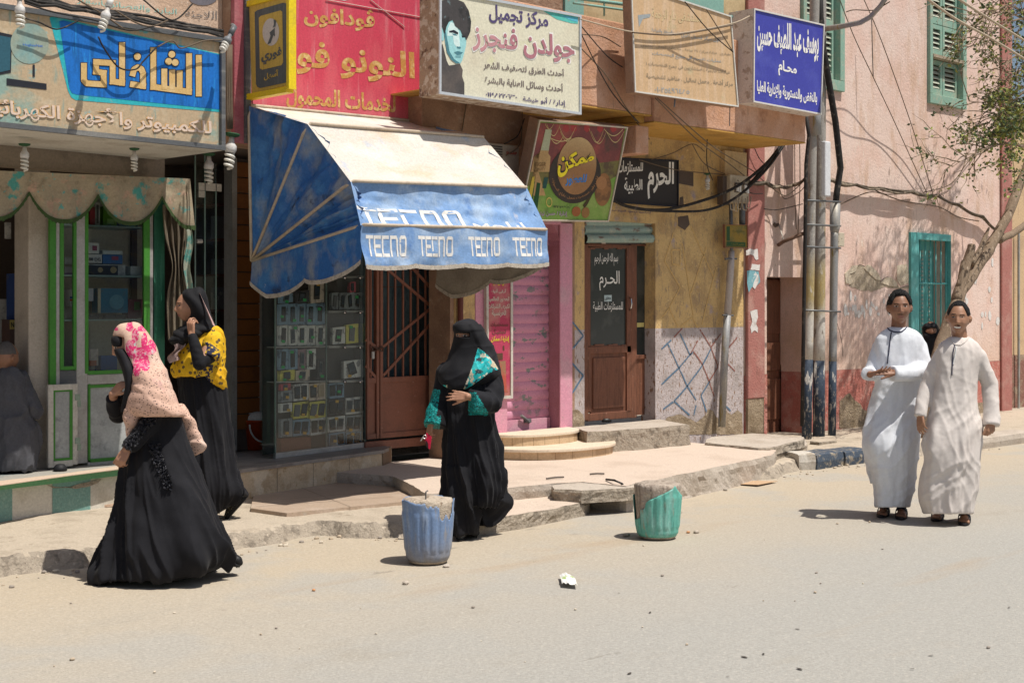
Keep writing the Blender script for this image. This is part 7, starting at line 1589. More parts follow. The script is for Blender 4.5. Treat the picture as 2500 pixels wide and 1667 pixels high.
limb(bd, [(sN,.05),(eN,.037),(wN,.025)]); limb(bd, [(Y_.L(470,835,.14),.05),(Y_.L(440,905,.14),.037)])
hand(bd, wN, -RGT*.14+Vector((0,0,1))+FWD*.18, TOCAM*.75-RGT*.55, -1, .95, (.5,.6,.75,.8), .5, .2, .04)
mt['glit'] = M('gold_speckled_shoe', (.03,.027,.024), .5, [((.40,.33,.2), 120, .55, .62)])
shoe(Y_, bd, Y_.L(603,1216,.05), Y_.L(556,1268,.05), Y_.L(580,1192,.06), mt['glit'], hz=.012)
me = remesh(bd, .0048, 2); face_paint(me, hY, 0, mt['skinW'], lipm('rose_lips3', (.30,.12,.095)), eyeh=.0042); put('body', me, list(me.materials), Y_)
sk_ = MB(); loft(sk_, Y_, [(900,432,545,.12,.02),(950,437,553,.15,.02),(1000,441,558,.16,.02),(1060,445,563,.18,.02),(1120,449,568,.2,.02),(1170,453,575,.22,.02),(1205,460,588,.22,.03),(1230,468,570,.2,.03),(1252,478,535,.17,.0)], 56, 56)
loft(sk_, Y_, [(1150,530,578,.1,.04),(1190,545,592,.09,.05),(1207,560,606,.06,.05),(1214,580,600,.03,.05)], 14, 24)
me = remesh(sk_, .0085, 5); shift(me, fan(Y_, [(900,432,545,.1,.02),(1100,447,567,.2,.02),(1252,478,560,.17,0)], 7.7, 2.6, .032, lambda p: .4+.8*min(1, max(0, (.95-p[2])/.6)), .2)); put('skirt', me, mt['abaya'], Y_)
sl_ = MB(); limb(sl_, [(sN,.06),(Y_.L(512,868,-.16),.056),(eN,.050),(Y_.L(478,850,-.225),.043),(Y_.L(470,823,-.205),.034)], 16)
me = remesh(sl_, .006, 3); shift(me, lambda p, n: .004*mnoise.noise(Vector((p[0]*20, p[1]*20, p[2]*34)))); put('undersleeve', me, mt['abaya'], Y_)
yt = MB(); loft(yt, Y_, [(796,488,532,.06,.02),(806,470,543,.11,.02),(822,456,548,.135,.02),(850,440,549,.15,.01),(880,424,549,.155,0),(903,418,550,.155,0),(919,424,552,.15,0)], 36, 52)
loft(yt, Y_, [(900,480,551,.15,.01),(925,492,552,.15,.01),(942,512,553,.14,.02),(952,528,553,.11,.04)], 16, 36)
limb(yt, [(sN,.07),(Y_.L(518,855,-.14),.072),(Y_.L(512,876,-.17),.080)], 18, True)
me = remesh(yt, .0065, 4); shift(me, lambda p, n: .010*crease((p[0]*6+p[2]*5, p[1]*6, p[2]*5))-.003 + .005*crease((p[0]*14,p[1]*14,p[2]*10+p[0]*6)))
def yel(p):
    u, v = upx(p); q = (Vector(p)-Y_.g).dot(FWD)
    if q < -.05 and 494 < u < 538 and 834 < v < 884 and abs((v-858)-(u-515)*.75) < 19: return 1
    if q < .1 and 478 < u < 520 and 890 < v < 932: return 1
    if v > 880 and v < 890 and 500 < u < 530 and q < -.12: return 2
    return 0
mt['yelcloth'] = M('yellow_patterned_cloth', (.70,.42,.015), .75, [((.62,.34,.01), 4, .5, .64), ((.13,.085,.03), 24, .33, .27, (1,1,1), 'vor'), ((.70,.45,.03), 24, .17, .12, (1,1,1), 'vor')], [(200,.1)])
mt['yelnavy'] = M('navy_and_yellow_border', (.025,.028,.06), .75, [((.66,.42,.03), 34, .50, .53)], [(200,.1)])
paint(me, yel); put('yellow_top', me, [mt['yelcloth'], mt['yelnavy'], plain('yellow_piping', (.72,.52,.03))], Y_)
hs = MB(); loft(hs, Y_, [(702,468,488,.03,0),(706,456,495,.06,0),(714,446,500,.09,0),(724,440,504,.105,0),(734,442,507,.112,0),(744,450,510,.115,0),(755,458,513,.115,0),(768,462,517,.11,0),(780,458,521,.10,0),(792,446,525,.11,0),(806,430,522,.13,-.01),(820,418,500,.14,-.02),(834,413,468,.12,-.03),(842,424,452,.08,-.05)], 60, 52, 2.1)
me = remesh(hs, .005, 3)
def hsd(p, n):
    u, v = upx(p); a = .005*math.sin((u*.8-v*.5)*.19+1.5*mnoise.noise(Vector((u*.03,v*.03,2)))) + .008*(abs(math.sin((v-u*.45)*.16))-.5)*min(1, max(0, (v-785)/15))
    return n*a
shift(me, hsd); put('headscarf', me, mt['abaya2'], Y_)
mb = MB(); mb.grid(lambda s, t: Y_.L(486+(2+22*t)*s*.75+32*t-10*s*t, 715+78*t+4*s*t, -.085-.05*t+.012*math.sin(s*5+t*3)), 8, 20); o = obj('scarf_tail', mb, plain('dusty_pink_cloth', (.46,.31,.29), .8), Y_.t, smooth=True)
mb = MB(); mb.grid(lambda s, t: Y_.L(410+26*s+14*(1-t)+6*math.sin(t*7), 842+45*t-10*s, -.13-.02*math.sin(s*6+t*4)), 12, 16); obj('inner_scarf', mb, M('pinkish_print_scarf', (.40,.29,.27), .85, [((.12,.07,.07), 30, .56, .62)]), Y_.t, smooth=True)

# ------------------------------------------------------------------ woman and child behind the men, man sitting in the shop
D_ = Fig(2276,1046,.115,'person','veiled woman in black half hidden behind the two men')
hD = Head(D_.L(2272,806,0), TOCAM*.95-RGT*.2, (0,0,1), .95); bd = MB(); head_mesh(bd, hD, 0, False, 36, 48); limb(bd, [(hD.w(0,-.02,-.06),.05),(D_.L(2276,850,0),.06),(D_.L(2276,900,0),.1),(D_.L(2276,1030,0),.06)])
me = remesh(bd, .007, 1); face_paint(me, hD, 0, mt['skinW'], lipm('rose_lips4', (.30,.13,.1))); put('body', me, list(me.materials), D_)
vb = MB(); loft(vb, D_, [(787,2267,2281,.03,0),(791,2258,2287,.07,0),(799,2253,2291,.1,0),(806,2253,2292,.105,.06),(812,2253,2292,.105,.05),(818,2254,2292,.115,0),(835,2252,2296,.13,0),(860,2246,2306,.16,0),(920,2240,2312,.2,0),(1000,2236,2316,.24,0),(1045,2236,2316,.24,0)], 60, 44)
me = remesh(vb, .007, 3); shift(me, folds(2.2, 8, 1.2, .014)); put('abaya', me, mt['abaya2'], D_)
mb = MB(); mb.quad(D_.L(2263,805,-.125), D_.L(2275,804,-.128), D_.L(2275,807.5,-.128), D_.L(2263,808,-.125)); obj('forehead_gap', mb, mt['skinW'], D_.t)
K_ = Fig(2308,1046,.115,'person','small dark haired child carried behind the smiling man')
hK = Head(K_.L(2305,816,-.12), TOCAM*.8-RGT*.6, (0,0,1), .80); bd = MB(); head_mesh(bd, hK, 0, True, 36, 48); limb(bd, [(hK.w(0,-.02,-.06),.04),(K_.L(2312,850,-.1),.07),(K_.L(2312,900,-.08),.09),(K_.L(2306,960,-.1),.05)])
me = remesh(bd, .006, 1); face_paint(me, hK, 0, mt['skinW'], lipm('rose_lips5', (.30,.13,.1))); put('body', me, list(me.materials), K_)
put('hair', hair_mesh(hK, lambda b: .55 if b < .8 else (.55-.8*(b-.8)/.4 if b < 1.2 else -.3), .012, .003), mt['hair'], K_)
mb = MB(); limb(mb, [(K_.L(2312,838,-.1),.085),(K_.L(2312,905,-.08),.11),(K_.L(2308,950,-.08),.09)]); put('dress', remesh(mb, .008, 2), plain('red_child_dress', (.3,.06,.08)), K_)
mb = MB(); limb(mb, [(K_.L(2297,796,-.16),.012),(K_.L(2302,792,-.15),.012)]); put('hair_clip', remesh(mb, .004, 1), plain('turquoise_clip', (.02,.4,.38)), K_)
S_ = Fig(30,1150,.39,'person','grey robed man sitting with his back to the street in the left shop')
hS = Head(S_.L(16,872,0), RGT*.45+FWD*.85, (0,0,1), 1.0); bd = MB(); head_mesh(bd, hS); limb(bd, [(hS.w(0,-.02,-.06),.055),(S_.L(10,905,0),.06)])
loft(bd, S_, [(905,-40,45,.08,0),(960,-45,55,.1,0),(1060,-45,60,.12,0)], 10, 24); limb(bd, [(S_.L(45,930,.02),.05),(S_.L(84,1000,.02),.04),(S_.L(50,1012,.2),.027)]); hand(bd, S_.L(50,1012,.2), FWD, Vector((0,0,1)), 1)
limb(bd, [(S_.L(0,1060,0),.1),(S_.L(70,1075,.25),.075),(S_.L(60,1140,.2),.045)])
me = remesh(bd, .006, 2); me.materials.clear(); put('body', me, mt['skinA'], S_)
put('hair', hair_mesh(hS, lambda b: .2 if b > 1.2 else .98, .004, .002), plain('grey_stubble_hair', (.10,.09,.085), .9), S_)
rb_ = MB(); loft(rb_, S_, [(897,-14,34,.06,0),(908,-35,48,.1,0),(930,-50,60,.13,0),(970,-58,66,.15,0),(1010,-62,72,.17,0),(1040,-66,90,.22,.03),(1080,-70,96,.26,.05),(1120,-72,90,.27,.05),(1149,-72,84,.26,.05)], 40, 48)
limb(rb_, [(S_.L(45,930,.02),.075),(S_.L(84,1003,.02),.065),(S_.L(62,1014,.16),.055)], 16)
me = remesh(rb_, .0085, 4); shift(me, folds(6.1, 7, 2.5, .022)); put('robe', me, M('grey_robe_cloth', (.085,.085,.095), .9, [((.065,.065,.072), 4, .5, .64)], [(200,.1)]), S_)
# ================================================================== POLES, WIRES, LAMPS, TREE, BINS, LITTER
mt['pole'] = M('weathered_painted_pole', (.30,.28,.255), .7, [((.36,.28,.13), 3, 2.55, 2.2, (3,3,.6), 'z', .5), ((.52,.49,.44), 3, 1.95, 1.7, (3,3,.6), 'z', .5), ((.40,.26,.07), 4, .62, .68, (4,4,.7)), ((.18,.15,.12), 8, .58, .68, (2,2,.7)), ((.52,.48,.41), 12, .62, .68, (2,2,.6))], [(30,.3)], spec=.3)
mt['pole_b'] = M('chipped_navy_pole_paint', (.035,.05,.075), .7, [((.40,.37,.33), 11, .555, .61, (2,2,.5)), ((.2,.18,.15), 20, .6, .68)], [(40,.3)])
mt['pole_g'] = M('grey_steel_pipe', (.27,.27,.27), .55, [((.36,.33,.28), 4, .5, .64, (3,3,.5)), ((.26,.20,.08), 5, .6, .68, (3,3,.5))], metal=.2)
mt['cable'] = plain('black_cable', (.022,.02,.019), .7, layers=[((.10,.085,.07), 14, .55, .66)]); mt['cable2'] = plain('dusty_brown_cable', (.13,.095,.065), .8); mt['cable3'] = plain('pale_wire', (.42,.34,.25), .8)
def pole(name, lab, bot, top, Yp, r, mats, vsplit, group='utility poles by the pink house'):
    b, t = W(*bot, Yp), W(*top, Yp); b.z = .06; d = (t-b)
    th_ = thing(name, lab, 'pole', tuple(b), group)
    zsp = W(bot[0], vsplit, Yp).z; f = (zsp-b.z)/d.z
    n = 24; jag = lambda p: p
    obj('shaft', MB().tube([b+d*(f+(1-f)*i/n) for i in range(n+1)], r, 20), mats[0], th_, smooth=True)
    obj('painted_base', MB().tube([b, b+d*f*.5, b+d*f], r*1.012, 20), mats[1], th_, smooth=True); return th_, b, t
Yp = -.42
p1, b1, t1 = pole('utility_pole', 'left thin steel pole of the cluster, behind the blue sign', (1969,1062), (1990,-60), Yp, .057, (mt['pole'], mt['pole_b']), 878)
p2, b2, t2 = pole('utility_pole', 'thick middle pole of the cluster by the pink house', (1999,1045), (2003,-60), Yp+.06, .070, (mt['pole'], mt['pole_b']), 880)
p3, b3, t3 = pole('utility_pole', 'right pole of the cluster, a short pipe a thick black cable comes out of', (2031,1060), (2037,565), Yp, .047, (mt['pole_g'], mt['pole_b']), 882)
obj('socket', MB().tube([W(2037,570,Yp), W(2038,556,Yp), W(2039,497,Yp)], [.047,.062,.062], 18), mt['pole_g'], p3, smooth=True)
mb = MB()
for v in (490, 549, 603, 758): mb.tube([W(1963,v-1,Yp-.05), W(2052,v+3,Yp-.05)], .012, 6); mb.tube([W(1963,v-1,Yp+.12), W(2052,v+3,Yp+.12)], .012, 6)
obj('clamp', mb, mt['dkgrey'], p2, smooth=True)
mb = MB(); mb.tube([W(1990,250,Yp-.05), W(1992,330,Yp-.05)], .065, 16); obj('sleeve', mb, mt['pole_g'], p2, smooth=True)
tl = tag(obj('tube_lamp', addpb(MB(), YP(Yp-.12), 2015,345,2029,480,.06), M('white_tube_housing', (.62,.63,.65), .4), bevel=.015), 'white tube lamp fixed upright on the pole cluster', 'lamp')
tag(obj('lamp_arm', MB().tube([W(2009,72,Yp-.1), W(2050,66,Yp-.6), W(2100,56,Yp-1.1), W(2125,42,Yp-1.35), W(2150,15,Yp-1.6), W(2180,-30,Yp-1.9)], [.035,.031,.028,.027,.026,.025], 12), mt['pole_g'], smooth=True), 'grey bent lamp arm reaching right from the pole top', 'lamp arm')
tag(obj('thick_cable', MB().tube([W(2040,500,Yp), W(2043,470,Yp), W(2052,410,Yp-.02), W(2040,300,Yp-.05), W(2020,180,Yp-.06), W(2010,120,Yp-.05), W(2003,40,Yp-.02), W(2000,-50,Yp)], .038, 12), mt['cable'], smooth=True), 'thick black taped cable rising from the right pipe along the poles', 'cable')
tag(obj('dark_cable', MB().tube([W(1968,285,Yp-.1), W(1975,330,Yp-.1), W(1968,400,Yp-.1), W(1966,560,Yp-.08), W(1962,800,Yp-.08), W(1958,1040,Yp-.08)], .022, 10), mt['cable'], smooth=True), 'dark cable running down the left side of the pole cluster', 'cable')
tag(rough_slab('pole_footing', [(1985,1068),(2040,1066),(2044,1074),(2000,1079),(1978,1076)], .14, .08, [mt['dirt'], mt['rubble']], .03, .03, 41, kind=None), 'low mound of earth round the foot of the poles', 'mound')
def wire(px, Ys, r, mat, lab, name='wire', sag=0, seg=8, dup=0, group=None):
    """px photo points, Ys depth plane per point"""
    P = [W(u, v, y) for (u, v), y in zip(px, Ys)]; Q = []
    for k in range(len(P)-1):
        p0, p1_, p2_, p3_ = P[max(0,k-1)], P[k], P[k+1], P[min(len(P)-1,k+2)]
        for i in range(seg):
            t = i/seg; Q.append(.5*((2*p1_)+(p2_-p0)*t+(2*p0-5*p1_+4*p2_-p3_)*t*t+(3*p1_-p0-3*p2_+p3_)*t**3) + Vector((0,0,-sag*math.sin(math.pi*t))))
    Q.append(P[-1]); mb = MB(); mb.tube(Q, r, 6)
    return tag(obj(name, mb, mat, smooth=True), lab, 'wire', group)
# drooping cables below the balcony, from the black sign to the pole
wire([(1480,478),(1535,505),(1620,512),(1715,490),(1800,455),(1870,400),(1915,345),(1940,312)], [-.1,-.12,-.15,-.2,-.3,-.4,-.45,-.5], .017, mt['cable'], 'thick dark cable drooping under the black sign and up to the pole, upper one')
wire([(1480,480),(1545,508),(1640,516),(1730,512),(1800,480),(1870,415),(1917,350),(1942,314)], [-.08,-.1,-.15,-.2,-.32,-.42,-.46,-.5], .015, mt['cable'], 'thick dark cable drooping under the black sign, lower one of the pair')
wire([(1940,312),(1890,378),(1840,440),(1815,462)], [-.5,-.4,-.25,-.15], .02, mt['cable'], 'thick dark cable hanging from the balcony corner to the meter box')
# bundle along the pink wall
mb = MB(); random.seed(9)
base_ = [(1820,440),(1870,447),(1905,455),(1935,452),(1965,435),(2030,440),(2090,452),(2150,460),(2225,468),(2290,478),(2340,500),(2400,530),(2445,570)]
for k in range(6):
    Q = []
    for i, (u, v) in enumerate(base_):
        y = -.06 if u > 1980 or u < 1950 else -.3
        Q.append(W(u+random.uniform(-3,3), v+random.uniform(-3,3), y-.012*k))
    R2 = []
    for a, b in zip(Q, Q[1:]):
        for i in range(6): R2.append(a.lerp(b, i/6)+Vector((0,0,-.012*math.sin(math.pi*i/6)*(1+k % 3))))
    mb.tube(R2+[Q[-1]], .010+.004*(k % 2), 5)
tag(obj('cable_bundle', mb, M('bundle_of_cables', (.10,.08,.06), .8, [((.24,.19,.14), 9, .5, .6)]), smooth=True), 'bundle of dark cables clipped along the pink wall from the meter box to the tree', 'cables')
for i, (px, lab) in enumerate([([(2130,462),(2200,490),(2290,505),(2340,530),(2390,540)], 'thin loose cable sagging under the bundle on the pink wall'), ([(2255,470),(2320,450),(2360,400),(2400,350),(2440,300)], 'thin cable climbing right from the bundle towards the tree'), ([(2050,500),(2120,470),(2170,475),(2230,470)], 'short loose cable hanging beside the poles')]):
    wire(px, [-.04]*len(px), .007, mt['cable2'], lab)
wire([(2050,0),(2085,90),(2130,185),(2180,290),(2262,470)], [-.6,-.4,-.3,-.15,-.05], .006, mt['cable2'], 'thin slanting wire on the pink wall, left of two', group='slanting wires')
wire([(2100,-20),(2140,70),(2185,190),(2230,320),(2278,475)], [-.6,-.4,-.3,-.15,-.05], .006, mt['cable2'], 'thin slanting wire on the pink wall, right of two', group='slanting wires')
wire([(2128,40),(2130,130),(2132,190)], [-.2,-.2,-.2], .006, mt['cable'], 'short black wire dangling from the lamp arm')
wire([(2260,-5),(2330,45),(2420,95),(2510,150)], [-2,-2,-2,-2], .014, mt['cable3'], 'pale overhead cable crossing the top right corner, lower one'); wire([(2335,-5),(2420,50),(2510,105)], [-2,-2,-2], .014, mt['cable3'], 'pale overhead cable crossing the top right corner, upper one')
wire([(2066,30),(2085,25),(2130,26),(2150,18),(2172,5)], [-1.1,-1.3,-1.8,-2.0,-2.2], .006, mt['cable2'], 'thin wire looped along the lamp arm')
# wires before the balcony signs
wire([(1418,48),(1540,78),(1640,84),(1780,60),(1830,40)], [-1.15]*5, .007, mt['cable3'], 'pale wire sagging across the bleached tan sign'); wire([(1544,80),(1640,86),(1720,75),(1788,62)], [-1.17]*4, .008, mt['cable2'], 'brown wire sagging across the bleached tan sign')
for i, (px, ys) in enumerate([([(1415,60),(1480,135),(1520,165)], (-1.0,-.9,-.8)), ([(1415,85),(1470,90),(1515,115)], (-1.0,-.85,-.8)), ([(1415,115),(1480,185),(1530,265),(1585,340)], (-1.0,-.95,-.9,-.2)), ([(1417,80),(1490,220),(1560,300)], (-1.05,-.95,-.85)), ([(1600,240),(1700,340),(1780,400),(1830,440)], (-1.1,-.9,-.4,-.12)), ([(1605,240),(1730,350),(1800,395),(1860,430)], (-1.1,-.9,-.4,-.12)), ([(1672,5),(1730,75),(1790,128)], (-1.3,-1.25,-1.2)), ([(1725,25),(1760,80),(1790,128)], (-1.3,-1.25,-1.2)), ([(1720,370),(1690,352),(1640,375),(1590,390)], (-.3,-.3,-.2,-.1)), ([(1727,330),(1726,400),(1740,440)], (-.3,-.25,-.1)), ([(1690,352),(1720,400),(1770,425)], (-.3,-.2,-.1)), ([(1560,390),(1650,415),(1750,425),(1785,430)], (-.1,-.1,-.1,-.1)), ([(1280,290),(1265,330),(1245,345),(1230,352)], (-.4,-.4,-.35,-.32)), ([(1275,270),(1270,350),(1235,380)], (-.4,-.4,-.33)), ([(1140,245),(1128,320)], (-.27,-.27)), ([(1830,330),(1850,380),(1865,400)], (-.1,-.1,-.1)), ([(1940,330),(1941,480),(1944,560)], (-.12,-.12,-.12)), ([(1952,330),(1953,450),(1948,570)], (-.12,-.12,-.12)), ([(1865,510),(1900,512),(1960,498)], (-.05,-.08,-.3)), ([(1900,450),(1915,485),(1950,470),(1965,455)], (-.1,-.12,-.2,-.3)), ([(1850,430),(1900,470),(1925,475),(1965,440)], (-.1,-.12,-.2,-.3)), ([(1800,440),(1830,470),(1862,473)], (-.2,-.15,-.1))]):
    labs = ['thin dark wire across the left balcony, topmost','thin dark wire curving across the left balcony under the topmost','long slack wire falling from the salon sign to the balcony corner','straight thin wire falling past the left balcony edge','thin wire slanting under the balcony towards the meter box','second thin wire slanting under the balcony towards the pink house','thin wire slanting over the bleached tan sign, longer one','thin wire slanting over the bleached tan sign, shorter one','slack wire under the ochre soffit','short hanging wire with the spiral bulb under the soffit','thin wire from the soffit to the meter box','thin wire running right from the black sign','tangled wire at the air conditioner, front one','tangled wire at the air conditioner, rear one','thin wire down the brown lintel behind the awning','short wire on the dull red pilaster','thin vertical wire on the pink wall left of the poles','second thin vertical wire on the pink wall left of the poles','wire crossing from the pilaster to the poles at sign height','looped wire left of the poles, lower loop','looped wire left of the poles, upper loop','short looped wire at the meter box']
    wire(px, ys, .0055, mt['cable2'] if i % 3 else mt['cable'], labs[i], sag=0)
# thin twisted wires over the left sign
for i, (px, lab) in enumerate([([(60,8),(130,30),(230,50),(320,75),(400,60),(480,68)], 'grey wire draped along the top of the electronics sign'), ([(280,25),(330,55),(370,65),(410,50)], 'pale wire looped over the electronics sign'), ([(240,90),(255,120),(290,165),(330,170),(350,150),(380,118)], 'dark wire looped in front of the gold letters'), ([(385,115),(420,100),(440,118),(470,110),(500,100),(540,98)], 'ragged dark wire by the top right of the electronics sign'), ([(60,45),(95,55),(140,72),(190,52)], 'dark wire sagging at the left of the electronics sign'), ([(190,0),(250,35),(300,70)], 'thin wire crossing the wall writing'), ([(350,0),(420,50),(470,10)], 'thin wire in front of the grey painted blob')]):
    wire(px, [-.70]*len(px), .006, mt['cable2'] if i % 2 else mt['cable'], lab)
mb = MB(); random.seed(8)
for k in range(5):
    Q = [W(60+485*t, 4+ (94-10)*t + random.uniform(-4,5)-3*k, -.60+.03*k) for t in np.linspace(0, 1, 14)]; mb.tube(Q, .012, 5)
tag(obj('cable_bundle', mb, mt['cable'], smooth=True), 'dusty black cables lying along the top edge of the electronics sign', 'cables')
mb = MB()
for k in range(5): mb.tube([W(555+3*k+random.uniform(-2,2), v, -.35+.02*k) for v in (110,170,230,280,315)], .008, 5)
tag(obj('cable_bundle', mb, mt['cable2'], smooth=True), 'frayed wires hanging beside the right end of the electronics sign', 'cables')
# spiral bulbs
mt['cfl'] = M('white_spiral_glass', (.66,.64,.58), .3, grain=.0, spec=.5); mt['sock'] = M('white_bulb_base', (.58,.57,.56), .5, [((.42,.38,.33), 8, .5, .66)]); mt['sockg'] = plain('grey_bulb_base', (.16,.17,.18), .5)
def bulb_meshes(turns=3.2):
    s_ = MB(); P = [(math.cos(t)*.026*(1 if t < 2*math.pi*(turns-.6) else max(.35, 1-(t-2*math.pi*(turns-.6))*.12)), math.sin(t)*.026, -.075-.10*t/(2*math.pi*turns)) for t in np.linspace(0, 2*math.pi*turns, 64)]; s_.tube(P, .0095, 8)
    b_ = MB(); b_.lathe([(0,.03),(.016,.03),(.018,0),(.02,-.01),(.036,-.03),(.038,-.06),(.030,-.072),(0,-.074)], n=18); return s_, b_
def cfl(lab, p, scale=1., rot=(0,0,0), base='sock', arm=None):
    t = thing('spiral_bulb', lab, 'light bulb', tuple(p), 'spiral bulbs of the shops'); t.rotation_euler = rot; t.scale = (scale,)*3
    s_, b_ = bulb_meshes(); o1 = obj('spiral', s_, mt['cfl'], t, smooth=True, local=True); o2 = obj('socket', b_, mt[base], t, smooth=True, local=True)
    if arm: o3 = obj('lamp_holder', MB().tube([(0,0,.03),(0,0,.12)], [.026,.026], 14).tube([(0,0,.12),(0,.05,.16)], .02, 10), mt['dkgrey' if base == 'sockg' else 'white'], t, smooth=True, local=True); 
    else: obj('ceiling_rose', MB().lathe([(0,.05),(.05,.048),(.045,.035),(.015,.025),(0,.025)], n=16), plain('green_rose', (.03,.09,.04)), t, smooth=True, local=True)
cfl('spiral bulb on a green rose under the sign soffit at far left', W(60,362,-.25)+Vector((0,0,-.010)), .85); cfl('spiral bulb under the sign soffit above the display cabinet', W(328,381,-.25)+Vector((0,0,.02)), .75); cfl('large spiral bulb below the right corner of the electronics sign', W(565,345,-.3), 1.25, (0,.12,0)); cfl('spiral bulb seen through the glass by the door between the shops', W(510,390,.3), 1.1)
cfl('large white spiral bulb hung over the far left of the electronics sign', W(48,10,-.93), .9, (-.1,0,0), 'sock', 1); cfl('white spiral bulb hung over the gold letters of the electronics sign', W(262,26,-.93), .9, (-.1,.35,0), 'sock', 1); cfl('grey spiral bulb at the top right corner of the electronics sign', W(560,90,-.88), .85, (-.2,.6,0), 'sockg', 1)
cfl('small spiral bulb hanging from a wire under the ochre soffit', W(1727,432,-.1), .8)
# meter box and drainpipe on the yellow corner
mx = thing('meter_box', 'cream electric box with open fuses and tangled wires on the corner', 'electric box', tuple(W(1800,490,-.15)))
obj('casing', addpb(MB(), YP(-.2), 1783,428,1829,495,.14), M('cream_painted_box', (.50,.43,.32), .7, [((.36,.29,.2), 6, .5, .66)]), mx, bevel=.01)
mb = MB(); addpb(mb, YP(-.2), 1795,447,1812,470,.02,.012); addpb(mb, YP(-.2), 1816,449,1828,472,.02,.012); addpb(mb, YP(-.2), 1765,430,1781,500,.08,-.05); obj('recess', mb, mt['dark_int'], mx)  # dark blocks, the shade of the box openings put into their colour
mb = MB()
for k, (u, v) in enumerate([(1800,450),(1806,452),(1819,452),(1825,455)]): addpb(mb, YP(-.2), u, v, u+4, v+17, .02, .03)
obj('fuse', mb, mt['white'], mx)
mb = MB()
for k, (u, d_) in enumerate([(1782,26),(1790,30),(1798,22),(1812,26),(1820,18)]): mb.tube([W(u, 485, -.24), W(u+2, 498+d_*.5, -.26), W(u+10, 496+d_*.7, -.25), W(u+14, 480, -.24)], .006, 6)
obj('loop_wire', mb, mt['cable3'], mx, smooth=True)
dp = thing('drainpipe', 'leaning grey drainpipe down the corner of the yellow wall', 'pipe', tuple(W(1765,1040,-.1)))
obj('upper_pipe', MB().tube([W(1786,612,-.1), W(1784,650,-.1), W(1776,770,-.1)], [.034,.040,.040], 14), M('pale_grey_pipe', (.42,.38,.36), .6, [((.3,.26,.24), 5, .5, .66)]), dp, smooth=True); obj('lower_pipe', MB().tube([W(1776,770,-.1), W(1770,850,-.1), W(1762,1042,-.1)], .042, 14), mt['pole_g'], dp, smooth=True)
mb = MB(); mb.tube([W(1770,632,-.12), W(1798,632,-.12)], .012, 6); mb.tube([W(1764,769,-.12), W(1790,770,-.12)], .010, 6); obj('bracket', mb, mt['dkgrey'], dp)
tag(obj('upright_pipe', MB().tube([W(1784,498,-.12), W(1786,612,-.12)], .02, 8).tube([W(1812,498,-.12), W(1812,550,-.12)], .035, 10), mt['dkgrey'], smooth=True), 'dark pipes between the meter box and the small plate', 'pipe')
# junction box and bracket on the pink wall
tag(obj('junction_box', addpb(MB(), YP(-.08), 2044,568,2062,602,.08), M('cream_junction_box', (.50,.44,.34), .7, [((.2,.17,.13), 30, .6, .64)]), bevel=.008), 'small cream junction box right of the poles', 'electric box')
tag(obj('iron_bracket', MB().tube([W(1901,598,-.02), W(1912,590,-.2), W(1962,570,-.35)], .022, 8), plain('rusty_iron', (.13,.075,.05), .8), smooth=True), 'rusty iron bracket sticking out of the pink wall left of the poles', 'bracket'); tag(obj('white_stick', MB().tube([W(1902,548,-.03), W(1912,585,-.16)], .009, 6), mt['white_old'], smooth=True), 'short white stick above the rusty bracket', 'stick')
mb = MB(); mb.tube([W(1889,545,-.01), W(1893,552,-.02), W(1900,548,-.02)], .02, 6); tag(obj('wall_hook', mb, mt['dark_int']), 'small dark hook broken out of the pink wall', 'hook')

# ------------------------------------------------------------------ tree
mt['bark'] = M('grey_brown_bark', (.24,.175,.12), .95, [((.20,.145,.10), 6, .5, .62, (4,4,.7)), ((.40,.31,.23), 12, .58, .66, (3,3,.7))], [(30,.6,(3,3,.6))])
tr = thing('street_tree', 'leaning bare-trunked tree with sparse drooping twigs and yellow-green leaves', 'tree', tuple(W(2268,1075,-1.3)))
Yt = -1.3; mb = MB()
def bend(px, rs, Y0=Yt, dY=0, seg=6):
    P = [W(u, v, Y0+dY*i/(len(px)-1)) for i, (u, v) in enumerate(px)]; Q, S = [], []
    for k in range(len(P)-1):
        for i in range(seg):
            t = i/seg; p = P[k].lerp(P[k+1], t); Q.append(p+Vector((.018*nz(p,4),.018*nz(p,4,2),.018*nz(p,4,5)))); S.append((rs[k]+(rs[k+1]-rs[k])*t)*(1+.12*nz(p,7,8)))
    return Q+[P[-1]], S+[rs[-1]]
for px, rs in [([(2258,1078),(2270,960),(2290,865),(2315,785),(2348,712),(2385,655),(2425,590),(2462,520),(2490,450),(2515,380),(2530,300),(2540,200),(2545,60)], [.10,.085,.08,.075,.072,.07,.068,.062,.06,.055,.05,.04,.035]), ([(2440,585),(2470,572),(2500,550),(2540,520)], [.05,.045,.045,.04]), ([(2335,735),(2348,690),(2362,640),(2372,600)], [.07,.06,.055,.05]), ([(2372,645),(2392,610),(2405,580),(2414,556)], [.045,.035,.03,.012]), ([(2342,700),(2349,650),(2352,636)], [.04,.03,.02])]:
    mb.tube(*bend(px, rs), 12)
obj('trunk', mb, mt['bark'], tr, smooth=True)
random.seed(21); tw = MB(); leaf = MB()
def leafat(p, s):
    a = Vector((random.gauss(0,1), random.gauss(0,1), random.gauss(0,.7))).normalized(); b = a.orthogonal().normalized(); b = (Matrix.Rotation(random.uniform(0,6.28), 3, a) @ b); m_ = 0 if random.random() < .42 else 1
    c = b.cross(a)*s*.12
    leaf.poly([p, p+a*s*.45+b*s*.30+c, p+a*s, p+a*s*.45-b*s*.30+c], m_)
starts = [(2540,120),(2545,60),(2535,200),(2530,280),(2520,360),(2545,0),(2548,-60)]
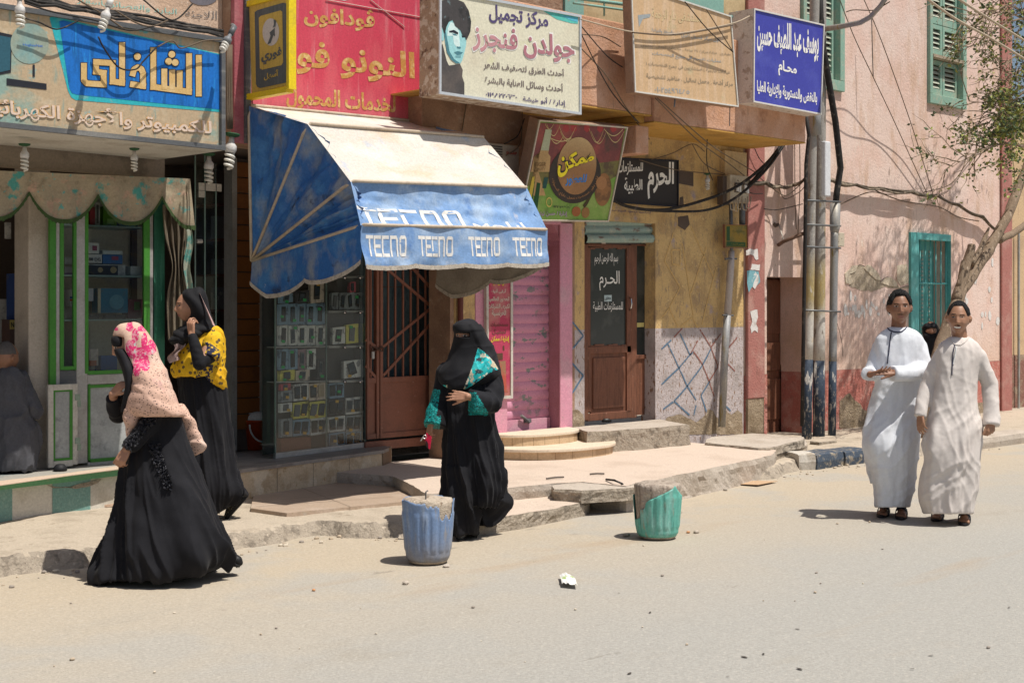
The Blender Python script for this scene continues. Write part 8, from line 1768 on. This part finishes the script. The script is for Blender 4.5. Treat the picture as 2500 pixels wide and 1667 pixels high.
def twig(u, v, ang, ln, r, dep, y, lf):
    P = []; cu, cv = u, v; n = 10
    for i in range(n+1):
        P.append(W(cu, cv, y)); ang += random.gauss(0, .16) + .10*(1 if math.cos(ang) < 0 else -1)*-.35; cu += math.cos(ang)*ln/n; cv += math.sin(ang)*ln/n; y += random.gauss(0, .03)
        if dep > 0 and i > 2 and random.random() < .42: twig(cu, cv, ang+random.choice((-1,1))*random.uniform(.35,.9), ln*random.uniform(.3,.6), r*.55, dep-1, y, lf)
        if dep <= 1 and random.random() < lf:
            for k in range(random.randint(1,3)): leafat(P[-1]+Vector((random.gauss(0,.03),random.gauss(0,.03),random.gauss(0,.03))), random.uniform(.035,.07))
    tw.tube(P, [r*(1-.75*i/n) for i in range(n+1)], 5, cap=False)
for (u, v) in starts:
    for k in range(3): twig(u, v, random.uniform(2.3,3.9), random.uniform(90,210), .016, 2, Yt+random.uniform(-.5,.4), .10 if v > -20 else .2)
for k in range(7): twig(2560, random.uniform(150,330), random.uniform(2.4,3.5), random.uniform(80,150), .012, 2, Yt+random.uniform(-.7,.3), .75)
for k in range(5): twig(2555, random.uniform(-40,150), random.uniform(2.3,3.6), random.uniform(60,130), .012, 2, Yt+random.uniform(-.7,.3), .35)
for k in range(5): twig(2500-random.uniform(0,40), 300+random.uniform(-30,60), random.uniform(1.6,2.9), random.uniform(60,120), .009, 1, Yt+random.uniform(-.5,.2), .8)
for cu, cv, ru, rv, n in ((2440,352,45,45,130),(2488,300,35,50,170),(2490,390,30,30,60),(2480,150,35,45,30),(2495,40,30,60,45),(2420,20,25,25,25)):
    for k in range(n): leafat(W(random.gauss(cu,ru*.6), random.gauss(cv,rv*.6), Yt+random.gauss(0,.3)), random.uniform(.04,.075))
for k in range(130): leafat(W(2585+random.gauss(0,38), random.gauss(60,110), Yt-.3+random.gauss(0,.7)), random.uniform(.04,.08))
for k in range(60): leafat(W(2500+random.gauss(0,50), -110+random.gauss(0,30), Yt-.3+random.gauss(0,.5)), random.uniform(.04,.08))
cr = obj('crown', leaf, [M('yellow_green_leaf', (.28,.30,.07), .6, spec=.3), M('dark_green_leaf', (.08,.115,.045), .6, spec=.3)], tr, merge=False, norm=False)
obj('twigs', tw, mt['bark'], tr, merge=False, norm=False)

# ------------------------------------------------------------------ concrete-filled bins
def bin_(lab, u, v, hpx, wtop, wbot, plast, hfun, seed, fillm):
    g = G(u, v, 0); s_ = FPX/(g-CAM).dot(FWD); H = hpx/s_; rt, rb = wtop/s_/2, wbot/s_/2
    t = thing('concrete_bin', lab, 'bin', tuple(g), 'concrete filled plastic tubs on the road')
    n, m = 170, 26; mb = MB(); idx = {}
    tc = math.atan2(-FWD.y, -FWD.x)                    # bearing that faces the street
    def pt(j, i, dr=0):
        a = 2*math.pi*j/n; f = i/m*min(1, hfun((a - tc + math.pi) % (2*math.pi) - math.pi)+.008*nz((math.cos(a)*6,math.sin(a)*6,0),1.7,seed)); z = .02+f*H; r = rb+(rt-rb)*f; rib = (a*14/math.pi) % 1
        if .14 < f < .80: r += .0065*min(1, max(0, (.36-abs(((a*17/(2*math.pi)) % 1)-.5))*9))*min(1, (f-.14)*22, (.80-f)*22)
        if f < .06: r -= (.06-f)*.2
        return (g.x+math.cos(a)*(r+dr), g.y+math.sin(a)*(r+dr), z)
    for i in range(m+1):
        for j in range(n): idx[i,j] = len(mb.v); mb.v.append(pt(j, i))
    for i in range(m):
        for j in range(n):
            a = (2*math.pi*j/n - tc + math.pi) % (2*math.pi) - math.pi
            mb.f.append((idx[i,j], idx[i,(j+1) % n], idx[i+1,(j+1) % n], idx[i+1,j])); mb.m.append(0)
    o = obj('tub', mb, plast, t, smooth=True); so_ = o.modifiers.new('thick', 'SOLIDIFY'); so_.thickness = .0035; so_.offset = 1
    c = MB(); prof = [(0,.0),(rb*.8,.0),(rb*.93,.012)] + [(rb*.985+(rt-rb)*f, .02+f*H) for f in np.linspace(.05,.94,14)] + [(rt*.93,.02+H*.985),(rt*.7,.02+H*1.0),(rt*.35,.02+H*.98),(0,.02+H*1.0)]
    c.lathe(prof, g, 60, 0, lambda a, z: 1-.012+.012*nz((math.cos(a)*3,math.sin(a)*3,z*12),2,seed))
    c.v = [(x, y, z+.014*nz((x,y,z), 9, seed)*(1 if z > H*.8 else 0)) for x, y, z in c.v]
    obj('concrete_fill', c, fillm, t, smooth=True); return t, g, H, rt
fill = M('crumbly_pale_concrete', (.50,.42,.33), .98, [((.38,.31,.24), 8, .5, .62), ((.28,.21,.15), 18, .6, .68)], [(40,.9),(90,.5)]); fill2 = M('streaked_grey_concrete', (.40,.335,.275), .98, [((.26,.21,.17), 6, .5, .6, (4,4,.5)), ((.5,.43,.34), 16, .6, .66)], [(40,.8)])
def hb(a):
    h = .97+.02*math.sin(a*5)
    if -.05 < a < .5: h = .90 - .02*math.sin(a*30)
    if .5 <= a < 1.3: h = .72+.05*math.sin(a*17)
    return h
bt, g_, H_, rt_ = bin_('blue plastic tub filled with concrete, cracked at the rim, nearest the road', 1045, 1372, 150, 127, 104, M('sun_bleached_blue_plastic', (.17,.255,.42), .55, [((.26,.33,.45), 4, .5, .62, (3,3,.6)), ((.30,.27,.235), 5, .58, .68, (3,3,.5)), ((.12,.17,.27), 9, .6, .68, (4,4,.4)), ((.24,.21,.18), 3, .34, .10, (3,3,1), 'z', .25)], [(60,.1)], spec=.35), hb, 1, fill)
obj('rod', MB().tube([g_+Vector((-.02,0,H_)), g_+Vector((-.022,-.005,H_+.06)), g_+Vector((-.006,-.005,H_+.066))], .005, 6), mt['dkgrey'], bt)
def hg(a):
    if abs(a) > math.pi/2: return .76
    return float(np.interp(math.sin(a), [-1,-.84,-.80,-.64,-.58,-.4,-.1,.3,.55,.64,.70,.82,.90,1], [.30,.36,.52,.54,.66,.72,.79,.87,.93,.985,.93,.86,.82,.76]))
bin_('broken turquoise plastic tub round a bare concrete core, further along the road', 1605, 1312, 128, 118, 98, M('turquoise_plastic', (.12,.40,.33), .55, [((.22,.46,.40), 5, .5, .62, (3,3,.6)), ((.28,.28,.21), 6, .6, .68, (3,3,.5)), ((.07,.26,.22), 9, .6, .68, (4,4,.4))], [(60,.1)], spec=.35), hg, 5, fill2)
# ------------------------------------------------------------------ litter and loose bits
cz_ = .012
mb = MB(); mb.grid(lambda s, t: G(1372+38*s-6*t, 1425-22*t+4*s, .02) + Vector((0,0,.022*abs(nz((s*3,t*3,0),1.3))+.012*math.sin(s*4)*t)), 14, 10)
lt_ = tag(obj('paper_scrap', mb, M('white_scrap', (.66,.65,.62), .7, [((.30,.42,.12), 12, .57, .62)]), smooth=True), 'crumpled white and green wrapper lying on the road', 'litter')
mb = MB(); P = [G(u, v, .006) for u, v in ((1776,1180),(1840,1174),(1898,1176),(1850,1186))]; mb.slab([p+Vector((0,0,.004*k)) for k, p in enumerate(P)], (0,0,-.004)); tag(obj('cardboard_piece', mb, plain('tan_cardboard', (.46,.31,.19), .9)), 'flat torn piece of tan cardboard at the foot of the terrace', 'cardboard')
for k, (a, b, z) in enumerate([((1334,1168),(1376,1164),.222), ((1440,1157),(1475,1156),.222), ((1205,1180),(1238,1174),.222)]): tag(obj('stick', MB().tube([G(*a, z), G((a[0]+b[0])/2, (a[1]+b[1])/2-1, z+.004), G(*b, z)], .008, 6), plain('grey_stick', (.12,.10,.085), .9)), ['grey stick on the terrace edge above the broken slab','short grey stick on the terrace right of the longer one','short grey stick on the terrace beside the woman in the centre'][k], 'stick')
mb = MB(); tag(obj('loose_cable', MB().tube([G(u, v, z) for u, v, z in ((1480,1170,.22),(1500,1172,.24),(1518,1180,.22),(1530,1192,.15),(1548,1202,.03))], .009, 7), mt['cable'], smooth=True), 'black cable end curling over the broken terrace edge', 'cable')
random.seed(33); mb = MB()
def stone(mb, p, r):
    i0 = len(mb.v); q = MB(); ico(q, p+Vector((0,0,r*.35)), (r*random.uniform(.8,1.4), r*random.uniform(.7,1.2), r*random.uniform(.5,.8)), 5)
    mb.v += [(x+.25*r*nz((x,y,z),60), y+.25*r*nz((x,y,z),60,3), z) for x, y, z in q.v]; mb.f += [tuple(k+i0 for k in f) for f in q.f]; mb.m += [random.randint(0,2)]*len(q.f)
for k in range(45):
    u = random.uniform(-50,2500); p = G(u, random.uniform(1190,1660), 0)
    e = np.interp(p.x, KX, KY)
    if p.y > e-.02: continue
    stone(mb, p, random.choice((.004,.005,.007,.010)))
for k in range(330):
    X = random.uniform(-2.5,11); Y = np.interp(X, KX, KY)-abs(random.gauss(0,.12))-.03; stone(mb, Vector((X,Y,-.002)), random.choice((.005,.006,.008,.011,.018)))
tag(obj('pebbles', mb, [plain('tan_stone', (.42,.34,.25), .9), plain('grey_stone', (.30,.26,.22), .9), plain('pale_stone', (.55,.48,.38), .9)], merge=False), kind='stuff')
mb = MB()
for k, (u, v, r) in enumerate([(990,1425,.02),(1090,1383,.02),(1530,1308,.025),(1700,1300,.018),(766,1441,.012),(1680,1300,.014)]): stone(mb, G(u,v,0), r)
tag(obj('brick_crumbs', mb, [plain('orange_crumb', (.5,.25,.12), .9), mt['conc'], mt['rubble']], merge=False), kind='stuff')
mb = MB(); random.seed(51)
for k in range(11):
    u, v = random.uniform(1300,2480), random.uniform(1330,1655); p = G(u, v, .003); a = random.uniform(0,3.1); d = Vector((math.cos(a),math.sin(a),0))*random.uniform(.010,.022); n = Vector((-d.y,d.x,0))*random.uniform(.25,.5)
    mb.poly([p-d, p-d*.3+n, p+d*.6+n*.7, p+d, p+d*.2-n, p-d*.6-n*.8])
tag(obj('dark_scraps', mb, plain('dark_dry_scrap', (.07,.06,.05), .9), merge=False), kind='stuff')
